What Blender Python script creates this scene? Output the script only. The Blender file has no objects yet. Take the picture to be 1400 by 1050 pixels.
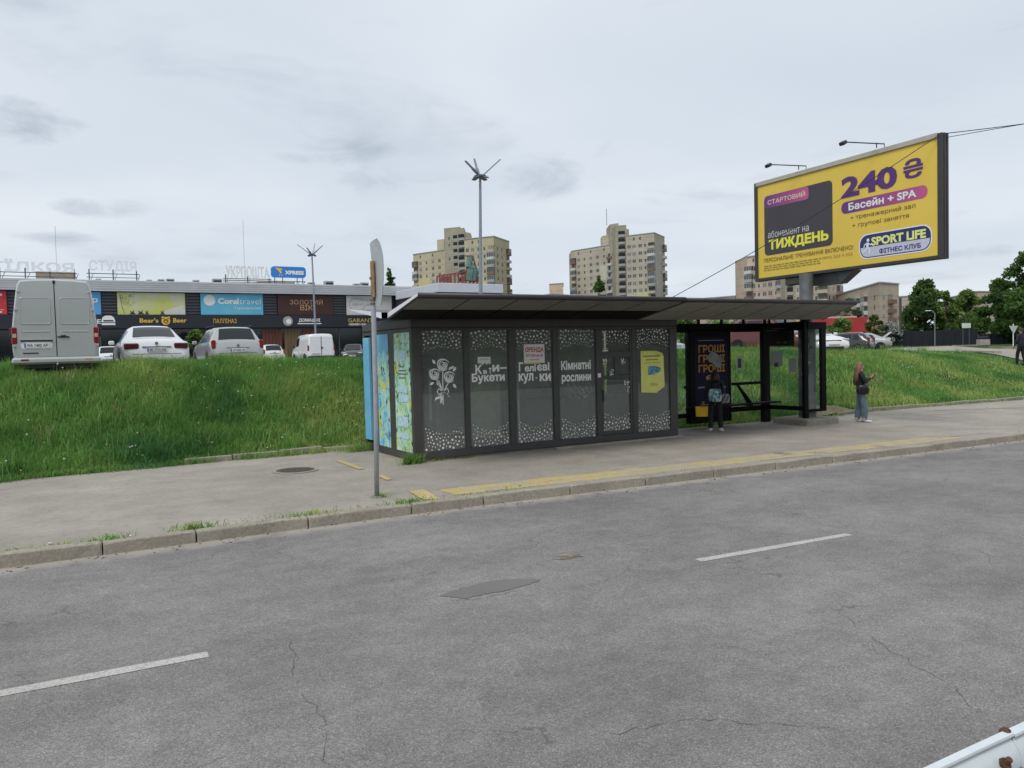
import bpy, math, random
import numpy as np
from mathutils import Vector, Matrix, noise as mnoise

random.seed(7)
rng = np.random.default_rng(7)
R = math.radians
scene = bpy.context.scene
COL = scene.collection

# ------------------------------------------------------------------ camera, sky, sun, exposure
FPX, CAM_H, PITCH, ROLL, YAW = 1080.0, 2.2, math.atan(43/1080.0), 0.025, R(29.7)
fw0 = Vector((math.sin(YAW), math.cos(YAW), 0)); rt0 = Vector((math.cos(YAW), -math.sin(YAW), 0))
fw = fw0*math.cos(PITCH) - Vector((0, 0, 1))*math.sin(PITCH)
up0 = rt0.cross(fw)
cr = rt0*math.cos(ROLL) - up0*math.sin(ROLL)
cu = cr.cross(fw)
cam_d = bpy.data.cameras.new('camera'); cam = bpy.data.objects.new('camera', cam_d); COL.objects.link(cam)
cam_d.sensor_fit = 'HORIZONTAL'; cam_d.sensor_width = 36.0; cam_d.lens = 36.0*FPX/1400.0
cam_d.clip_start = 0.05; cam_d.clip_end = 4000
cam.matrix_world = Matrix(((cr.x, cu.x, -fw.x, 0), (cr.y, cu.y, -fw.y, 0), (cr.z, cu.z, -fw.z, CAM_H), (0, 0, 0, 1)))
scene.camera = cam

SUN_EL, SUN_AZ = R(54), R(238)          # azimuth measured from +Y towards +X
world = bpy.data.worlds.new('World'); scene.world = world; world.use_nodes = True
wt = world.node_tree; wn = wt.nodes; wl = wt.links
for n in list(wn): wn.remove(n)
wout = wn.new('ShaderNodeOutputWorld'); bg = wn.new('ShaderNodeBackground'); bg.inputs[1].default_value = 0.1
sky = wn.new('ShaderNodeTexSky'); sky.sky_type = 'NISHITA'; sky.sun_disc = False
sky.sun_elevation = SUN_EL; sky.sun_rotation = SUN_AZ; sky.dust_density = 2.0; sky.air_density = 1.0
tc = wn.new('ShaderNodeTexCoord'); sep = wn.new('ShaderNodeSeparateXYZ'); wl.new(tc.outputs['Generated'], sep.inputs[0])
def wmath(op, a, b=None, c=None):
    n = wn.new('ShaderNodeMath'); n.operation = op
    for i, v in enumerate((a, b, c)):
        if v is None: continue
        if isinstance(v, (int, float)): n.inputs[i].default_value = v
        else: wl.new(v, n.inputs[i])
    return n.outputs[0]
zc = wmath('MAXIMUM', sep.outputs[2], 0.0)
zz = wmath('ADD', zc, 0.10)
cmb = wn.new('ShaderNodeCombineXYZ')
wl.new(wmath('DIVIDE', sep.outputs[0], zz), cmb.inputs[0]); wl.new(wmath('DIVIDE', sep.outputs[1], zz), cmb.inputs[1])
def wnoise(scale, detail, rough, dist, off, stretch=(1, 1, 1), rot=0.0):
    mp = wn.new('ShaderNodeMapping'); wl.new(cmb.outputs[0], mp.inputs[0])
    mp.inputs['Location'].default_value = off; mp.inputs['Scale'].default_value = stretch; mp.inputs['Rotation'].default_value = (0, 0, rot)
    n = wn.new('ShaderNodeTexNoise'); n.inputs['Scale'].default_value = scale; n.inputs['Detail'].default_value = detail
    n.inputs['Roughness'].default_value = rough; n.inputs['Distortion'].default_value = dist
    wl.new(mp.outputs[0], n.inputs['Vector']); return n.outputs[0]
def wramp(fac, stops):
    n = wn.new('ShaderNodeValToRGB'); wl.new(fac, n.inputs[0]); e = n.color_ramp.elements
    e[0].position, e[0].color = stops[0][0], (*stops[0][1], 1); e[1].position, e[1].color = stops[-1][0], (*stops[-1][1], 1)
    for p, c in stops[1:-1]:
        q = e.new(p); q.color = (*c, 1)
    return n.outputs[0]
def wmix(fac, a, b, mode='MIX'):
    n = wn.new('ShaderNodeMix'); n.data_type = 'RGBA'; n.blend_type = mode
    for i, v in ((0, fac), (6, a), (7, b)):
        if isinstance(v, (int, float)): n.inputs[i].default_value = v
        elif isinstance(v, tuple): n.inputs[i].default_value = (*v, 1)
        else: wl.new(v, n.inputs[i])
    return n.outputs[2]
broad = wramp(wnoise(0.55, 4, 0.5, 0.3, (3.1, 1.7, 0), (1, 1, 1)), [(0.30, (4.9, 5.5, 6.2)), (0.50, (5.4, 5.95, 6.6)), (0.70, (6.2, 6.6, 7.05))])
dark = wramp(wnoise(1.15, 6, 0.58, 0.4, (0.6, 4.3, 0), (1.0, 1.0, 1), 0.5), [(0.55, (0, 0, 0)), (0.72, (1, 1, 1))])
fine = wramp(wnoise(2.6, 6, 0.6, 0.6, (7.7, 2.2, 0), (1, 1, 1)), [(0.40, (1, 1, 1)), (0.75, (0, 0, 0))])
dk = wmix(1.0, dark, fine, 'MULTIPLY')
# a few separate darker scud clouds: (direction, half width, half height)
cl = None
for d_, w_, h_ in (((.303, .9208, .2457), .085, .026), ((.337, .917, .2134), .050, .026), ((.2469, .9399, .2358), .045, .013), ((.0473, .9843, .17), .062, .014), ((.5204, .8274, .2111), .065, .034), ((.0039, .9906, .1366), .06, .012),
                   ((.8074, .5829, .0915), .085, .010), ((.862, .4978, .0959), .075, .010), ((-.0241, .9673, .2524), .07, .03), ((-.5, .8, .2), .09, .03), ((-.75, .5, .25), .1, .04), ((.97, .1, .18), .09, .025), ((.5, -.8, .3), .1, .04), ((-.4, -.85, .2), .09, .025)):
    c_ = Vector(d_).normalized(); e1 = Vector((c_.y, -c_.x, 0)).normalized(); e2 = e1.cross(c_); terms = []
    for e_, s_ in ((e1, w_), (e2, h_)):
        n_ = wn.new('ShaderNodeVectorMath'); n_.operation = 'DOT_PRODUCT'; wl.new(tc.outputs['Generated'], n_.inputs[0]); n_.inputs[1].default_value = e_/s_; terms.append(wmath('POWER', wmath('ABSOLUTE', n_.outputs['Value']), 2.0))
    n_ = wn.new('ShaderNodeVectorMath'); n_.operation = 'DOT_PRODUCT'; wl.new(tc.outputs['Generated'], n_.inputs[0]); n_.inputs[1].default_value = c_
    b_ = wmath('MULTIPLY', wmath('MAXIMUM', wmath('SUBTRACT', 1.0, wmath('ADD', terms[0], terms[1])), 0.0), wmath('GREATER_THAN', n_.outputs['Value'], 0.3))
    cl = b_ if cl is None else wmath('MAXIMUM', cl, b_)
puff = wn.new('ShaderNodeTexNoise'); puff.inputs['Scale'].default_value = 26; puff.inputs['Detail'].default_value = 7; puff.inputs['Roughness'].default_value = .62; puff.inputs['Distortion'].default_value = .5
pm_ = wn.new('ShaderNodeMapping'); pm_.inputs['Scale'].default_value = (.55, .55, 1.5); wl.new(tc.outputs['Generated'], pm_.inputs[0]); wl.new(pm_.outputs[0], puff.inputs['Vector'])
scud = wn.new('ShaderNodeMapRange'); scud.interpolation_type = 'SMOOTHSTEP'; scud.inputs['From Min'].default_value = .47; scud.inputs['From Max'].default_value = 1.0; wl.new(wmath('ADD', puff.outputs[0], wmath('MULTIPLY', wmath('SUBTRACT', cl, .35), .45)), scud.inputs['Value'])
scd = wmath('MULTIPLY', scud.outputs[0], wmath('MINIMUM', wmath('MULTIPLY', cl, 4.0), 1.0))
broad = wmix(wmath('MULTIPLY', scd, .85), broad, (3.4, 3.9, 4.6))
c1 = wmix(wmath('MULTIPLY', dk, .6), broad, (3.3, 3.75, 4.4))
hz = wmath('POWER', wmath('SUBTRACT', 1.0, zc), 7.0)
c2 = wmix(wmath('MULTIPLY', hz, 0.45), c1, (6.6, 6.9, 7.25))
c3 = wmix(0.95, sky.outputs[0], c2)
wl.new(c3, bg.inputs[0]); wl.new(bg.outputs[0], wout.inputs[0])

sun_d = bpy.data.lights.new('sun', 'SUN'); sun = bpy.data.objects.new('sun', sun_d); COL.objects.link(sun)
sun_d.energy = 1.5; sun_d.angle = R(22); sun_d.color = (1.0, 0.965, 0.91)
sdir = Vector((math.cos(SUN_EL)*math.sin(SUN_AZ), math.cos(SUN_EL)*math.cos(SUN_AZ), math.sin(SUN_EL)))
sun.rotation_euler = sdir.to_track_quat('Z', 'Y').to_euler(); sun.location = sdir*60
vs = scene.view_settings
scene.display_settings.display_device = 'sRGB'; vs.view_transform = 'Standard'; vs.look = 'None'; vs.gamma = 1.0; vs.exposure = 0.37; vs.use_curve_mapping = False
scene.cycles.max_bounces = 8; scene.cycles.transparent_max_bounces = 24; scene.cycles.caustics_reflective = False; scene.cycles.caustics_refractive = False
try: scene.cycles.use_denoising = True
except Exception: pass

# ------------------------------------------------------------------ materials
MATS = {}
def new_mat(name):
    m = bpy.data.materials.new(name); m.use_nodes = True
    return m, m.node_tree.nodes, m.node_tree.links, m.node_tree.nodes['Principled BSDF']
def mat(name, col, rough=0.6, metal=0.0, var=0.12, scale=6.0, bump=0.0, bscale=40.0, coat=0.0, spec=0.5):
    """plain surface with a little procedural colour variation, dirt and relief"""
    if name in MATS: return MATS[name]
    m, n, l, p = new_mat(name)
    p.inputs['Roughness'].default_value = rough; p.inputs['Metallic'].default_value = metal
    p.inputs['Coat Weight'].default_value = coat; p.inputs['Coat Roughness'].default_value = 0.06
    p.inputs['Specular IOR Level'].default_value = spec
    t = n.new('ShaderNodeTexCoord')
    if var:
        nz = n.new('ShaderNodeTexNoise'); nz.inputs['Scale'].default_value = scale; nz.inputs['Detail'].default_value = 6; nz.inputs['Roughness'].default_value = .65
        l.new(t.outputs['Object'], nz.inputs['Vector'])
        r = n.new('ShaderNodeValToRGB'); e = r.color_ramp.elements
        e[0].position, e[1].position = .3, .7
        e[0].color = (*[c*(1-var) for c in col], 1); e[1].color = (*[min(1, c*(1+var)) for c in col], 1)
        l.new(nz.outputs[0], r.inputs[0]); l.new(r.outputs[0], p.inputs['Base Color'])
    else:
        p.inputs['Base Color'].default_value = (*col, 1)
    if bump:
        nb = n.new('ShaderNodeTexNoise'); nb.inputs['Scale'].default_value = bscale; nb.inputs['Detail'].default_value = 4
        l.new(t.outputs['Object'], nb.inputs['Vector'])
        b = n.new('ShaderNodeBump'); b.inputs['Strength'].default_value = bump; b.inputs['Distance'].default_value = .02
        l.new(nb.outputs[0], b.inputs['Height']); l.new(b.outputs[0], p.inputs['Normal'])
    MATS[name] = m; return m
def glass_mat(name, tint=(.85, .9, .88), f0=1.45, base=None, baseamt=0.0, rough=0.0):
    """thin pane: fresnel mirror over a tinted see-through layer (optionally partly coated)"""
    if name in MATS: return MATS[name]
    m, n, l, p = new_mat(name); n.remove(p)
    out = n['Material Output']
    tr = n.new('ShaderNodeBsdfTransparent'); tr.inputs[0].default_value = (*tint, 1)
    gl = n.new('ShaderNodeBsdfGlossy'); gl.inputs['Roughness'].default_value = rough; gl.inputs[0].default_value = (1, 1, 1, 1)
    r0 = ((f0-1)/(f0+1))**2*1.7; lw = n.new('ShaderNodeLayerWeight'); lw.inputs[0].default_value = .5
    pw = n.new('ShaderNodeMath'); pw.operation = 'POWER'; l.new(lw.outputs['Facing'], pw.inputs[0]); pw.inputs[1].default_value = 5
    ma = n.new('ShaderNodeMath'); ma.operation = 'MULTIPLY_ADD'; l.new(pw.outputs[0], ma.inputs[0]); ma.inputs[1].default_value = 1-r0; ma.inputs[2].default_value = r0
    mx = n.new('ShaderNodeMixShader'); l.new(ma.outputs[0], mx.inputs[0])
    if base:
        df = n.new('ShaderNodeBsdfDiffuse'); df.inputs[0].default_value = (*base, 1)
        m2 = n.new('ShaderNodeMixShader'); m2.inputs[0].default_value = baseamt
        l.new(tr.outputs[0], m2.inputs[1]); l.new(df.outputs[0], m2.inputs[2]); l.new(m2.outputs[0], mx.inputs[1])
    else: l.new(tr.outputs[0], mx.inputs[1])
    l.new(gl.outputs[0], mx.inputs[2]); l.new(mx.outputs[0], out.inputs[0])
    MATS[name] = m; return m
def ramp_mat(name, layers, rough=.8, spec=.4, bumps=()):
    """layers: list of (scale, detail, stretch, [(pos, colour)..], blend, fac) noise layers composed in order; bumps: (scale, strength, dist)"""
    m, n, l, p = new_mat(name)
    t = n.new('ShaderNodeTexCoord'); prev = None
    for sc, det, st, stops, mode, fac in layers:
        mp = n.new('ShaderNodeMapping'); mp.inputs['Scale'].default_value = st; l.new(t.outputs['Object'], mp.inputs[0])
        nz = n.new('ShaderNodeTexNoise'); nz.inputs['Scale'].default_value = sc; nz.inputs['Detail'].default_value = det; nz.inputs['Roughness'].default_value = .6
        l.new(mp.outputs[0], nz.inputs['Vector'])
        r = n.new('ShaderNodeValToRGB'); e = r.color_ramp.elements
        e[0].position, e[0].color = stops[0][0], (*stops[0][1], 1); e[1].position, e[1].color = stops[-1][0], (*stops[-1][1], 1)
        for q, c in stops[1:-1]:
            z = e.new(q); z.color = (*c, 1)
        l.new(nz.outputs[0], r.inputs[0])
        if prev is None: prev = r.outputs[0]
        else:
            mx = n.new('ShaderNodeMix'); mx.data_type = 'RGBA'; mx.blend_type = mode; mx.inputs[0].default_value = fac
            l.new(prev, mx.inputs[6]); l.new(r.outputs[0], mx.inputs[7]); prev = mx.outputs[2]
    l.new(prev, p.inputs['Base Color']); p.inputs['Roughness'].default_value = rough; p.inputs['Specular IOR Level'].default_value = spec
    nrm = None
    for sc, s, d in bumps:
        nz = n.new('ShaderNodeTexNoise'); nz.inputs['Scale'].default_value = sc; nz.inputs['Detail'].default_value = 3; l.new(t.outputs['Object'], nz.inputs['Vector'])
        b = n.new('ShaderNodeBump'); b.inputs['Strength'].default_value = s; b.inputs['Distance'].default_value = d; l.new(nz.outputs[0], b.inputs['Height'])
        if nrm: l.new(nrm, b.inputs['Normal'])
        nrm = b.outputs[0]
    if nrm: l.new(nrm, p.inputs['Normal'])
    MATS[name] = m; return m, n, l, p, t, prev
def g3(v, w=0.0): return (v*(1+w), v, v*(1-w))

# ------------------------------------------------------------------ mesh helpers
ORG = {}
class MB:
    """collects faces (several materials allowed) and links them as ONE mesh object"""
    def __init__(s): s.v, s.f, s.m = [], [], []
    def add(s, vs, fs, mi=0):
        o = len(s.v); s.v += [tuple(v) for v in vs]; s.f += [tuple(i+o for i in f) for f in fs]; s.m += [mi]*len(fs); return s
    def box(s, x0, x1, y0, y1, z0, z1, mi=0, M=None):
        vs = [(x, y, z) for z in (z0, z1) for y in (y0, y1) for x in (x0, x1)]
        if M: vs = [tuple(M @ Vector(v)) for v in vs]
        return s.add(vs, [(0, 2, 3, 1), (4, 5, 7, 6), (0, 1, 5, 4), (2, 6, 7, 3), (0, 4, 6, 2), (1, 3, 7, 5)], mi)
    def bbox(s, x0, x1, y0, y1, z0, z1, b=.01, mi=0, M=None):
        """box with chamfered edges"""
        pts, idx = [], {}
        xs, ys, zs = (x0, x1), (y0, y1), (z0, z1)
        sg = (1, -1)
        for i in (0, 1):
            for j in (0, 1):
                for k in (0, 1):
                    for a in range(3):
                        p = [xs[i]+sg[i]*b, ys[j]+sg[j]*b, zs[k]+sg[k]*b]
                        p[a] = (xs[i], ys[j], zs[k])[a]
                        idx[(i, j, k, a)] = len(pts); pts.append(tuple(M @ Vector(p)) if M else tuple(p))
        fs = []
        c = lambda i, j, k, a: idx[(i, j, k, a)]
        for i in (0, 1):
            q = [c(i, 0, 0, 0), c(i, 1, 0, 0), c(i, 1, 1, 0), c(i, 0, 1, 0)]; fs.append(q if i else q[::-1])
            q = [c(0, i, 0, 1), c(0, i, 1, 1), c(1, i, 1, 1), c(1, i, 0, 1)]; fs.append(q if i else q[::-1])
            q = [c(0, 0, i, 2), c(1, 0, i, 2), c(1, 1, i, 2), c(0, 1, i, 2)]; fs.append(q if i else q[::-1])
        for i in (0, 1):
            for j in (0, 1):
                q = [c(i, j, 0, 0), c(i, j, 0, 1), c(i, j, 1, 1), c(i, j, 1, 0)]; fs.append(q if (i ^ j) else q[::-1])
                q = [c(i, 0, j, 0), c(i, 1, j, 0), c(i, 1, j, 2), c(i, 0, j, 2)]; fs.append(q[::-1] if (i ^ j) else q)
                q = [c(0, i, j, 1), c(1, i, j, 1), c(1, i, j, 2), c(0, i, j, 2)]; fs.append(q if (i ^ j) else q[::-1])
        for i in (0, 1):
            for j in (0, 1):
                for k in (0, 1):
                    q = [c(i, j, k, 0), c(i, j, k, 1), c(i, j, k, 2)]; fs.append(q if (i ^ j ^ k) else q[::-1])
        return s.add(pts, fs, mi)
    def poly(s, pts, mi=0): return s.add(pts, [tuple(range(len(pts)))], mi)
    def prism(s, pts, ext, mi=0):
        """closed polygon (3D points) extruded by vector ext"""
        n = len(pts); e = Vector(ext); a = [Vector(p) for p in pts]; b = [p+e for p in a]
        return s.add(a+b, [tuple(range(n))[::-1], tuple(range(n, 2*n))]+[(i, (i+1) % n, n+(i+1) % n, n+i) for i in range(n)], mi)
    def tube(s, path, r, n=8, mi=0, cap=True):
        path = [Vector(p) for p in path]; rs = r if isinstance(r, (list, tuple)) else [r]*len(path)
        vs, fs = [], []
        ref = None
        for i, p in enumerate(path):
            d = (path[min(i+1, len(path)-1)]-path[max(i-1, 0)]).normalized()
            if ref is None: ref = d.orthogonal().normalized()
            a = (ref - d*ref.dot(d)).normalized(); ref = a; b = d.cross(a)
            for k in range(n):
                t = 2*math.pi*k/n; vs.append(p+(a*math.cos(t)+b*math.sin(t))*rs[i])
        for i in range(len(path)-1):
            for k in range(n): fs.append((i*n+k, i*n+(k+1) % n, (i+1)*n+(k+1) % n, (i+1)*n+k))
        if cap: fs += [tuple(range(n))[::-1], tuple(range((len(path)-1)*n, len(path)*n))]
        return s.add(vs, fs, mi)
    def lathe(s, c, prof, n=16, axis=(0, 0, 1), mi=0):
        """prof: (radius, height) pairs along axis"""
        ax = Vector(axis).normalized(); a = ax.orthogonal().normalized(); b = ax.cross(a); c = Vector(c)
        vs = [c+ax*h+(a*math.cos(2*math.pi*k/n)+b*math.sin(2*math.pi*k/n))*r for r, h in prof for k in range(n)]
        fs = [(i*n+k, i*n+(k+1) % n, (i+1)*n+(k+1) % n, (i+1)*n+k) for i in range(len(prof)-1) for k in range(n)]
        fs += [tuple(range(n))[::-1], tuple(range((len(prof)-1)*n, len(prof)*n))]
        return s.add(vs, fs, mi)
    def disc(s, c, rx, ry, ex, ey, n=10, mi=0, a0=0, a1=2*math.pi):
        c = Vector(c); ex = Vector(ex); ey = Vector(ey)
        full = abs(a1-a0-2*math.pi) < 1e-6
        k = n if full else n+1
        return s.poly([c+ex*(rx*math.cos(a0+(a1-a0)*i/n))+ey*(ry*math.sin(a0+(a1-a0)*i/n)) for i in range(k)], mi)
    def ribbon(s, pts, w, nrm, mi=0):
        """flat stroke of width w along pts, lying in the plane with normal nrm"""
        pts = [Vector(p) for p in pts]; nrm = Vector(nrm); L, Rr = [], []
        ws = w if isinstance(w, (list, tuple)) else [w]*len(pts)
        for i, p in enumerate(pts):
            d = (pts[min(i+1, len(pts)-1)]-pts[max(i-1, 0)]).normalized(); t = nrm.cross(d)
            L.append(p+t*ws[i]/2); Rr.append(p-t*ws[i]/2)
        n = len(pts)
        return s.add(L+Rr, [(i, n+i, n+i+1, i+1) for i in range(n-1)], mi)
    def build(s, name, mats, parent=None, smooth=False, world=False):
        me = bpy.data.meshes.new(name)
        vs = s.v
        if world and parent is not None and parent.name in ORG:
            o = ORG[parent.name]; vs = [(x-o[0], y-o[1], z-o[2]) for x, y, z in vs]
        me.from_pydata(vs, [], s.f)
        if not isinstance(mats, (list, tuple)): mats = [mats]
        for m in mats: me.materials.append(m)
        if len(mats) > 1: me.polygons.foreach_set('material_index', s.m)
        if smooth: me.polygons.foreach_set('use_smooth', [True]*len(me.polygons))
        me.update()
        return link(name, me, parent)
def link(name, me, parent=None):
    o = bpy.data.objects.new(name, me); COL.objects.link(o)
    if parent is not None:
        o.parent = parent
        if parent.name in ORG: ORG[o.name] = ORG[parent.name]
    return o
def tag(o, label=None, cat=None, group=None, kind=None):
    if label: o['label'] = label
    if cat: o['category'] = cat
    if group: o['group'] = group
    if kind: o['kind'] = kind
    return o
def thing(name, label, cat, loc=(0, 0, 0), rz=0.0, group=None):
    o = bpy.data.objects.new(name, None); COL.objects.link(o); o.empty_display_size = .1
    o.location = loc; o.rotation_euler = (0, 0, rz); ORG[o.name] = tuple(loc)
    return tag(o, label, cat, group)
def kids(o): return [c for c in bpy.data.objects if c.parent == o]
def copy_tree(o, parent=None, ch=None):
    """a thing, its parts and their sub-parts; mesh data shared"""
    if ch is None:
        ch = {}
        for c in bpy.data.objects:
            if c.parent: ch.setdefault(c.parent.name, []).append(c)
    c = o.copy(); COL.objects.link(c)
    if parent is not None: c.parent = parent
    for k in ch.get(o.name, []): copy_tree(k, c, ch)
    return c
def inst(name, me, parent, M):
    """another object on shared mesh data"""
    o = link(name, me, parent); o.matrix_local = M; return o
def shade_auto(o, ang=35):
    me = o.data
    me.polygons.foreach_set('use_smooth', [True]*len(me.polygons))
    try: me.set_sharp_from_angle(angle=R(ang))
    except Exception: pass
    return o
TXT = {}
def text_loops(body):
    """closed outlines of the lettering (unfilled)"""
    cd = bpy.data.curves.new('lettering', 'FONT'); cd.body = body; cd.size = 1.0; cd.resolution_u = 3; cd.align_x = 'CENTER'; cd.fill_mode = 'NONE'
    o = bpy.data.objects.new('lettering', cd); COL.objects.link(o)
    dg = bpy.context.evaluated_depsgraph_get(); me = bpy.data.meshes.new_from_object(o.evaluated_get(dg))
    co = [v.co.copy() for v in me.vertices]; nb = {}
    for e in me.edges:
        a, b = e.vertices; nb.setdefault(a, []).append(b); nb.setdefault(b, []).append(a)
    order = {(e.vertices[0], e.vertices[1]) for e in me.edges}
    bpy.data.objects.remove(o); bpy.data.curves.remove(cd); bpy.data.meshes.remove(me)
    seen, loops = set(), []
    for s0 in range(len(co)):
        if s0 in seen or s0 not in nb: continue
        lp, prev, cur = [s0], None, s0; seen.add(s0)
        while True:
            nx = [q for q in nb[cur] if q != prev and q not in seen]
            if prev is None: nx = [q for q in nb[cur] if q == cur+1] or nb[cur]
            else: nx = [q for q in nx if q == cur+1] or nx
            if not nx: break
            prev, cur = cur, nx[0]; seen.add(cur); lp.append(cur)
        if len(lp) >= 3:
            pts = [(co[i].x, co[i].y) for i in lp]
            q = [pts[0]]
            for p_ in pts[1:]:
                if abs(p_[0]-q[-1][0])+abs(p_[1]-q[-1][1]) > 1e-5: q.append(p_)
            if len(q) >= 3: loops.append(q)
    return loops
def _area(p): return .5*sum(p[i][0]*p[(i+1) % len(p)][1]-p[(i+1) % len(p)][0]*p[i][1] for i in range(len(p)))
def _offset(p, d):
    """shift a loop outwards (to the right of travel) by d with limited mitres"""
    n = len(p); out = []
    for i in range(n):
        a, b, c = p[i-1], p[i], p[(i+1) % n]
        e1 = Vector((b[0]-a[0], b[1]-a[1])); e2 = Vector((c[0]-b[0], c[1]-b[1]))
        if e1.length < 1e-9 or e2.length < 1e-9: out.append(b); continue
        e1.normalize(); e2.normalize(); n1 = Vector((e1.y, -e1.x)); n2 = Vector((e2.y, -e2.x)); m = n1+n2
        if m.length < .3: m = n1*1.0; k = 1
        else: m.normalize(); k = min(1.6, 1/max(.5, m.dot(n1)))
        out.append((b[0]+m.x*d*k, b[1]+m.y*d*k))
    return out
def fill_nonzero(loops):
    """fill overlapping outlines by the winding rule: flat bands between the heights where edges start, end or cross"""
    E = []
    for q in loops:
        for i in range(len(q)):
            (x0, y0), (x1, y1) = q[i-1], q[i]
            if abs(y1-y0) > 1e-7: E.append((x0, y0, x1, y1, 1) if y0 < y1 else (x1, y1, x0, y0, -1))
    if not E: return [], []
    A = np.array(E); ys = list(A[:, 1])+list(A[:, 3])
    sl = (A[:, 2]-A[:, 0])/(A[:, 3]-A[:, 1])
    for i in range(len(A)):           # crossings
        ds = sl[i]-sl; ok = np.abs(ds) > 1e-9
        yc = np.where(ok, ((A[:, 0]-sl*A[:, 1])-(A[i, 0]-sl[i]*A[i, 1]))/np.where(ok, ds, 1), 1e9)
        m = ok & (yc > np.maximum(A[:, 1], A[i, 1])+1e-6) & (yc < np.minimum(A[:, 3], A[i, 3])-1e-6)
        ys += list(yc[m])
    ys = np.unique(np.round(ys, 5)); vs, fs = [], []
    for y0, y1 in zip(ys[:-1], ys[1:]):
        if y1-y0 < 2e-5: continue
        ym = (y0+y1)/2; act = np.where((A[:, 1] < ym) & (A[:, 3] > ym))[0]
        act = act[np.argsort(A[act, 0]+sl[act]*(ym-A[act, 1]))]; w = 0
        for k in act:
            nw = w+int(A[k, 4])
            if w == 0: st = k
            elif nw == 0:
                xa, xb = [A[st, 0]+sl[st]*(y-A[st, 1]) for y in (y0, y1)]; xc, xd = [A[k, 0]+sl[k]*(y-A[k, 1]) for y in (y0, y1)]
                o = len(vs); vs += [(xa, y0, 0), (xc, y0, 0), (xd, y1, 0), (xb, y1, 0)]; fs.append((o, o+1, o+2, o+3))
            w = nw
    return vs, fs
def text_geo(body, bold=0.0):
    key = (body, bold)
    if key in TXT: return TXT[key]
    loops = text_loops(body); cl = []
    for q in sorted(loops, key=lambda q: min(p_[0] for p_ in q)):      # outlines sharing a span of x are filled together
        x0, x1 = min(p_[0] for p_ in q), max(p_[0] for p_ in q)
        if cl and x0 < cl[-1][0]-.002: cl[-1][1].append(q); cl[-1][0] = max(cl[-1][0], x1)
        else: cl.append([x1, [q]])
    vs, fs = [], []
    for _, ls in cl:
        sg = 1 if _area(max(ls, key=lambda q: abs(_area(q)))) > 0 else -1
        v_, f_ = fill_nonzero([_offset(q, bold*sg) for q in ls]); o = len(vs); vs += v_; fs += [tuple(i+o for i in f) for f in f_]
    TXT[key] = (vs, fs); return vs, fs
def text_into(mb, body, c, ex, ey, w=None, h=None, bold=.02, mi=0, slant=0.0, depth=0.0):
    """lettering fitted to w x h about centre c in the plane (ex, ey)"""
    vs, fs = text_geo(body, bold)
    if not vs: return mb
    x0 = min(v[0] for v in vs); x1 = max(v[0] for v in vs); y0 = min(v[1] for v in vs); y1 = max(v[1] for v in vs)
    sx = (w/(x1-x0)) if w else None; sy = (h/(y1-y0)) if h else None
    sx = sx or sy; sy = sy or sx
    c = Vector(c); ex = Vector(ex); ey = Vector(ey); nn = ex.cross(ey)
    P = [c+ex*((v[0]-(x0+x1)/2)*sx+slant*(v[1]-(y0+y1)/2)*sy)+ey*((v[1]-(y0+y1)/2)*sy)+nn*v[2] for v in vs]
    if depth:
        P = [p+nn*depth for p in P]
        n = len(P); B = [p-nn*depth for p in P]
        cnt = {}
        for f in fs:
            for i in range(len(f)):
                a, b = f[i], f[(i+1) % len(f)]; cnt[(a, b)] = 1
        side = [(a, n+a, n+b, b) for (a, b) in cnt if (b, a) not in cnt]
        return mb.add(P+B, list(fs)+side, mi)
    return mb.add(P, fs, mi)
def rrect(w, h, r, n=5):
    pts = []
    for cx, cy, a in ((w/2-r, h/2-r, 0), (-w/2+r, h/2-r, 90), (-w/2+r, -h/2+r, 180), (w/2-r, -h/2+r, 270)):
        for k in range(n+1):
            t = R(a+90*k/n); pts.append((cx+r*math.cos(t), cy+r*math.sin(t)))
    return pts
def plane_pts(pts, c, ex, ey):
    c = Vector(c); ex = Vector(ex); ey = Vector(ey); return [c+ex*x+ey*y for x, y in pts]
def fbm(x, y, s=1.0, o=4): return mnoise.fractal(Vector((x*s, y*s, 3.3)), 1.0, 2.0, o)
def sstep(t): t = min(1, max(0, t)); return t*t*(3-2*t)
def lerp(a, b, t): return a+(b-a)*min(1, max(0, t))
U_, V_, Z_ = (1, 0, 0), (0, 1, 0), (0, 0, 1)
# ------------------------------------------------------------------ setting: terrain, road, pavement, kerbs
def vk(u): return 10.72-0.05*max(0, u-5)-(0.0 if u > 0 else 0.02*u)      # road edge of the pavement
def ve(u): return float(np.interp(u, [-60, -2, 3, 12, 13.3, 14, 18, 19, 19.8, 21, 22.5, 25, 28, 31, 60, 200], [17.9, 17.65, 18.0, 18.1, 17.3, 16.6, 16.5, 16.15, 15.9, 16.25, 16.5, 16.42, 16.18, 15.93, 14.3, 7]))   # where pavement meets grass
def vc(u): return float(np.interp(u, [-60, 10, 30, 45, 200], [22.4, 22.6, 23.6, 26, 40]))   # crest of the grass bank
def zcrest(u, v):
    z = float(np.interp(u, [-200, 26, 38, 48, 60, 90], [2.07, 2.07, 1.72, 1.45, 1.5, 1.72]))
    return lerp(z, 2.0 if u < 60 else 1.75, (v-30)/40)
def DIP(u): return lerp(.28, 0.0, (u-36)/8)
def terr(u, v):
    a, b = ve(u), vc(u)
    if v <= a: return -0.05
    t = (v-a)/(b-a)
    z = zcrest(u, v)*sstep(t*.92+.03) if t < 1.09 else zcrest(u, v)
    z = min(z, zcrest(u, v)) - DIP(u)*sstep((v-b)/1.3)
    if 0 < t < 1: z += 0.05*fbm(u, v, .6)*math.sin(math.pi*t)+0.02
    return max(z, 0.02)
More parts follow.
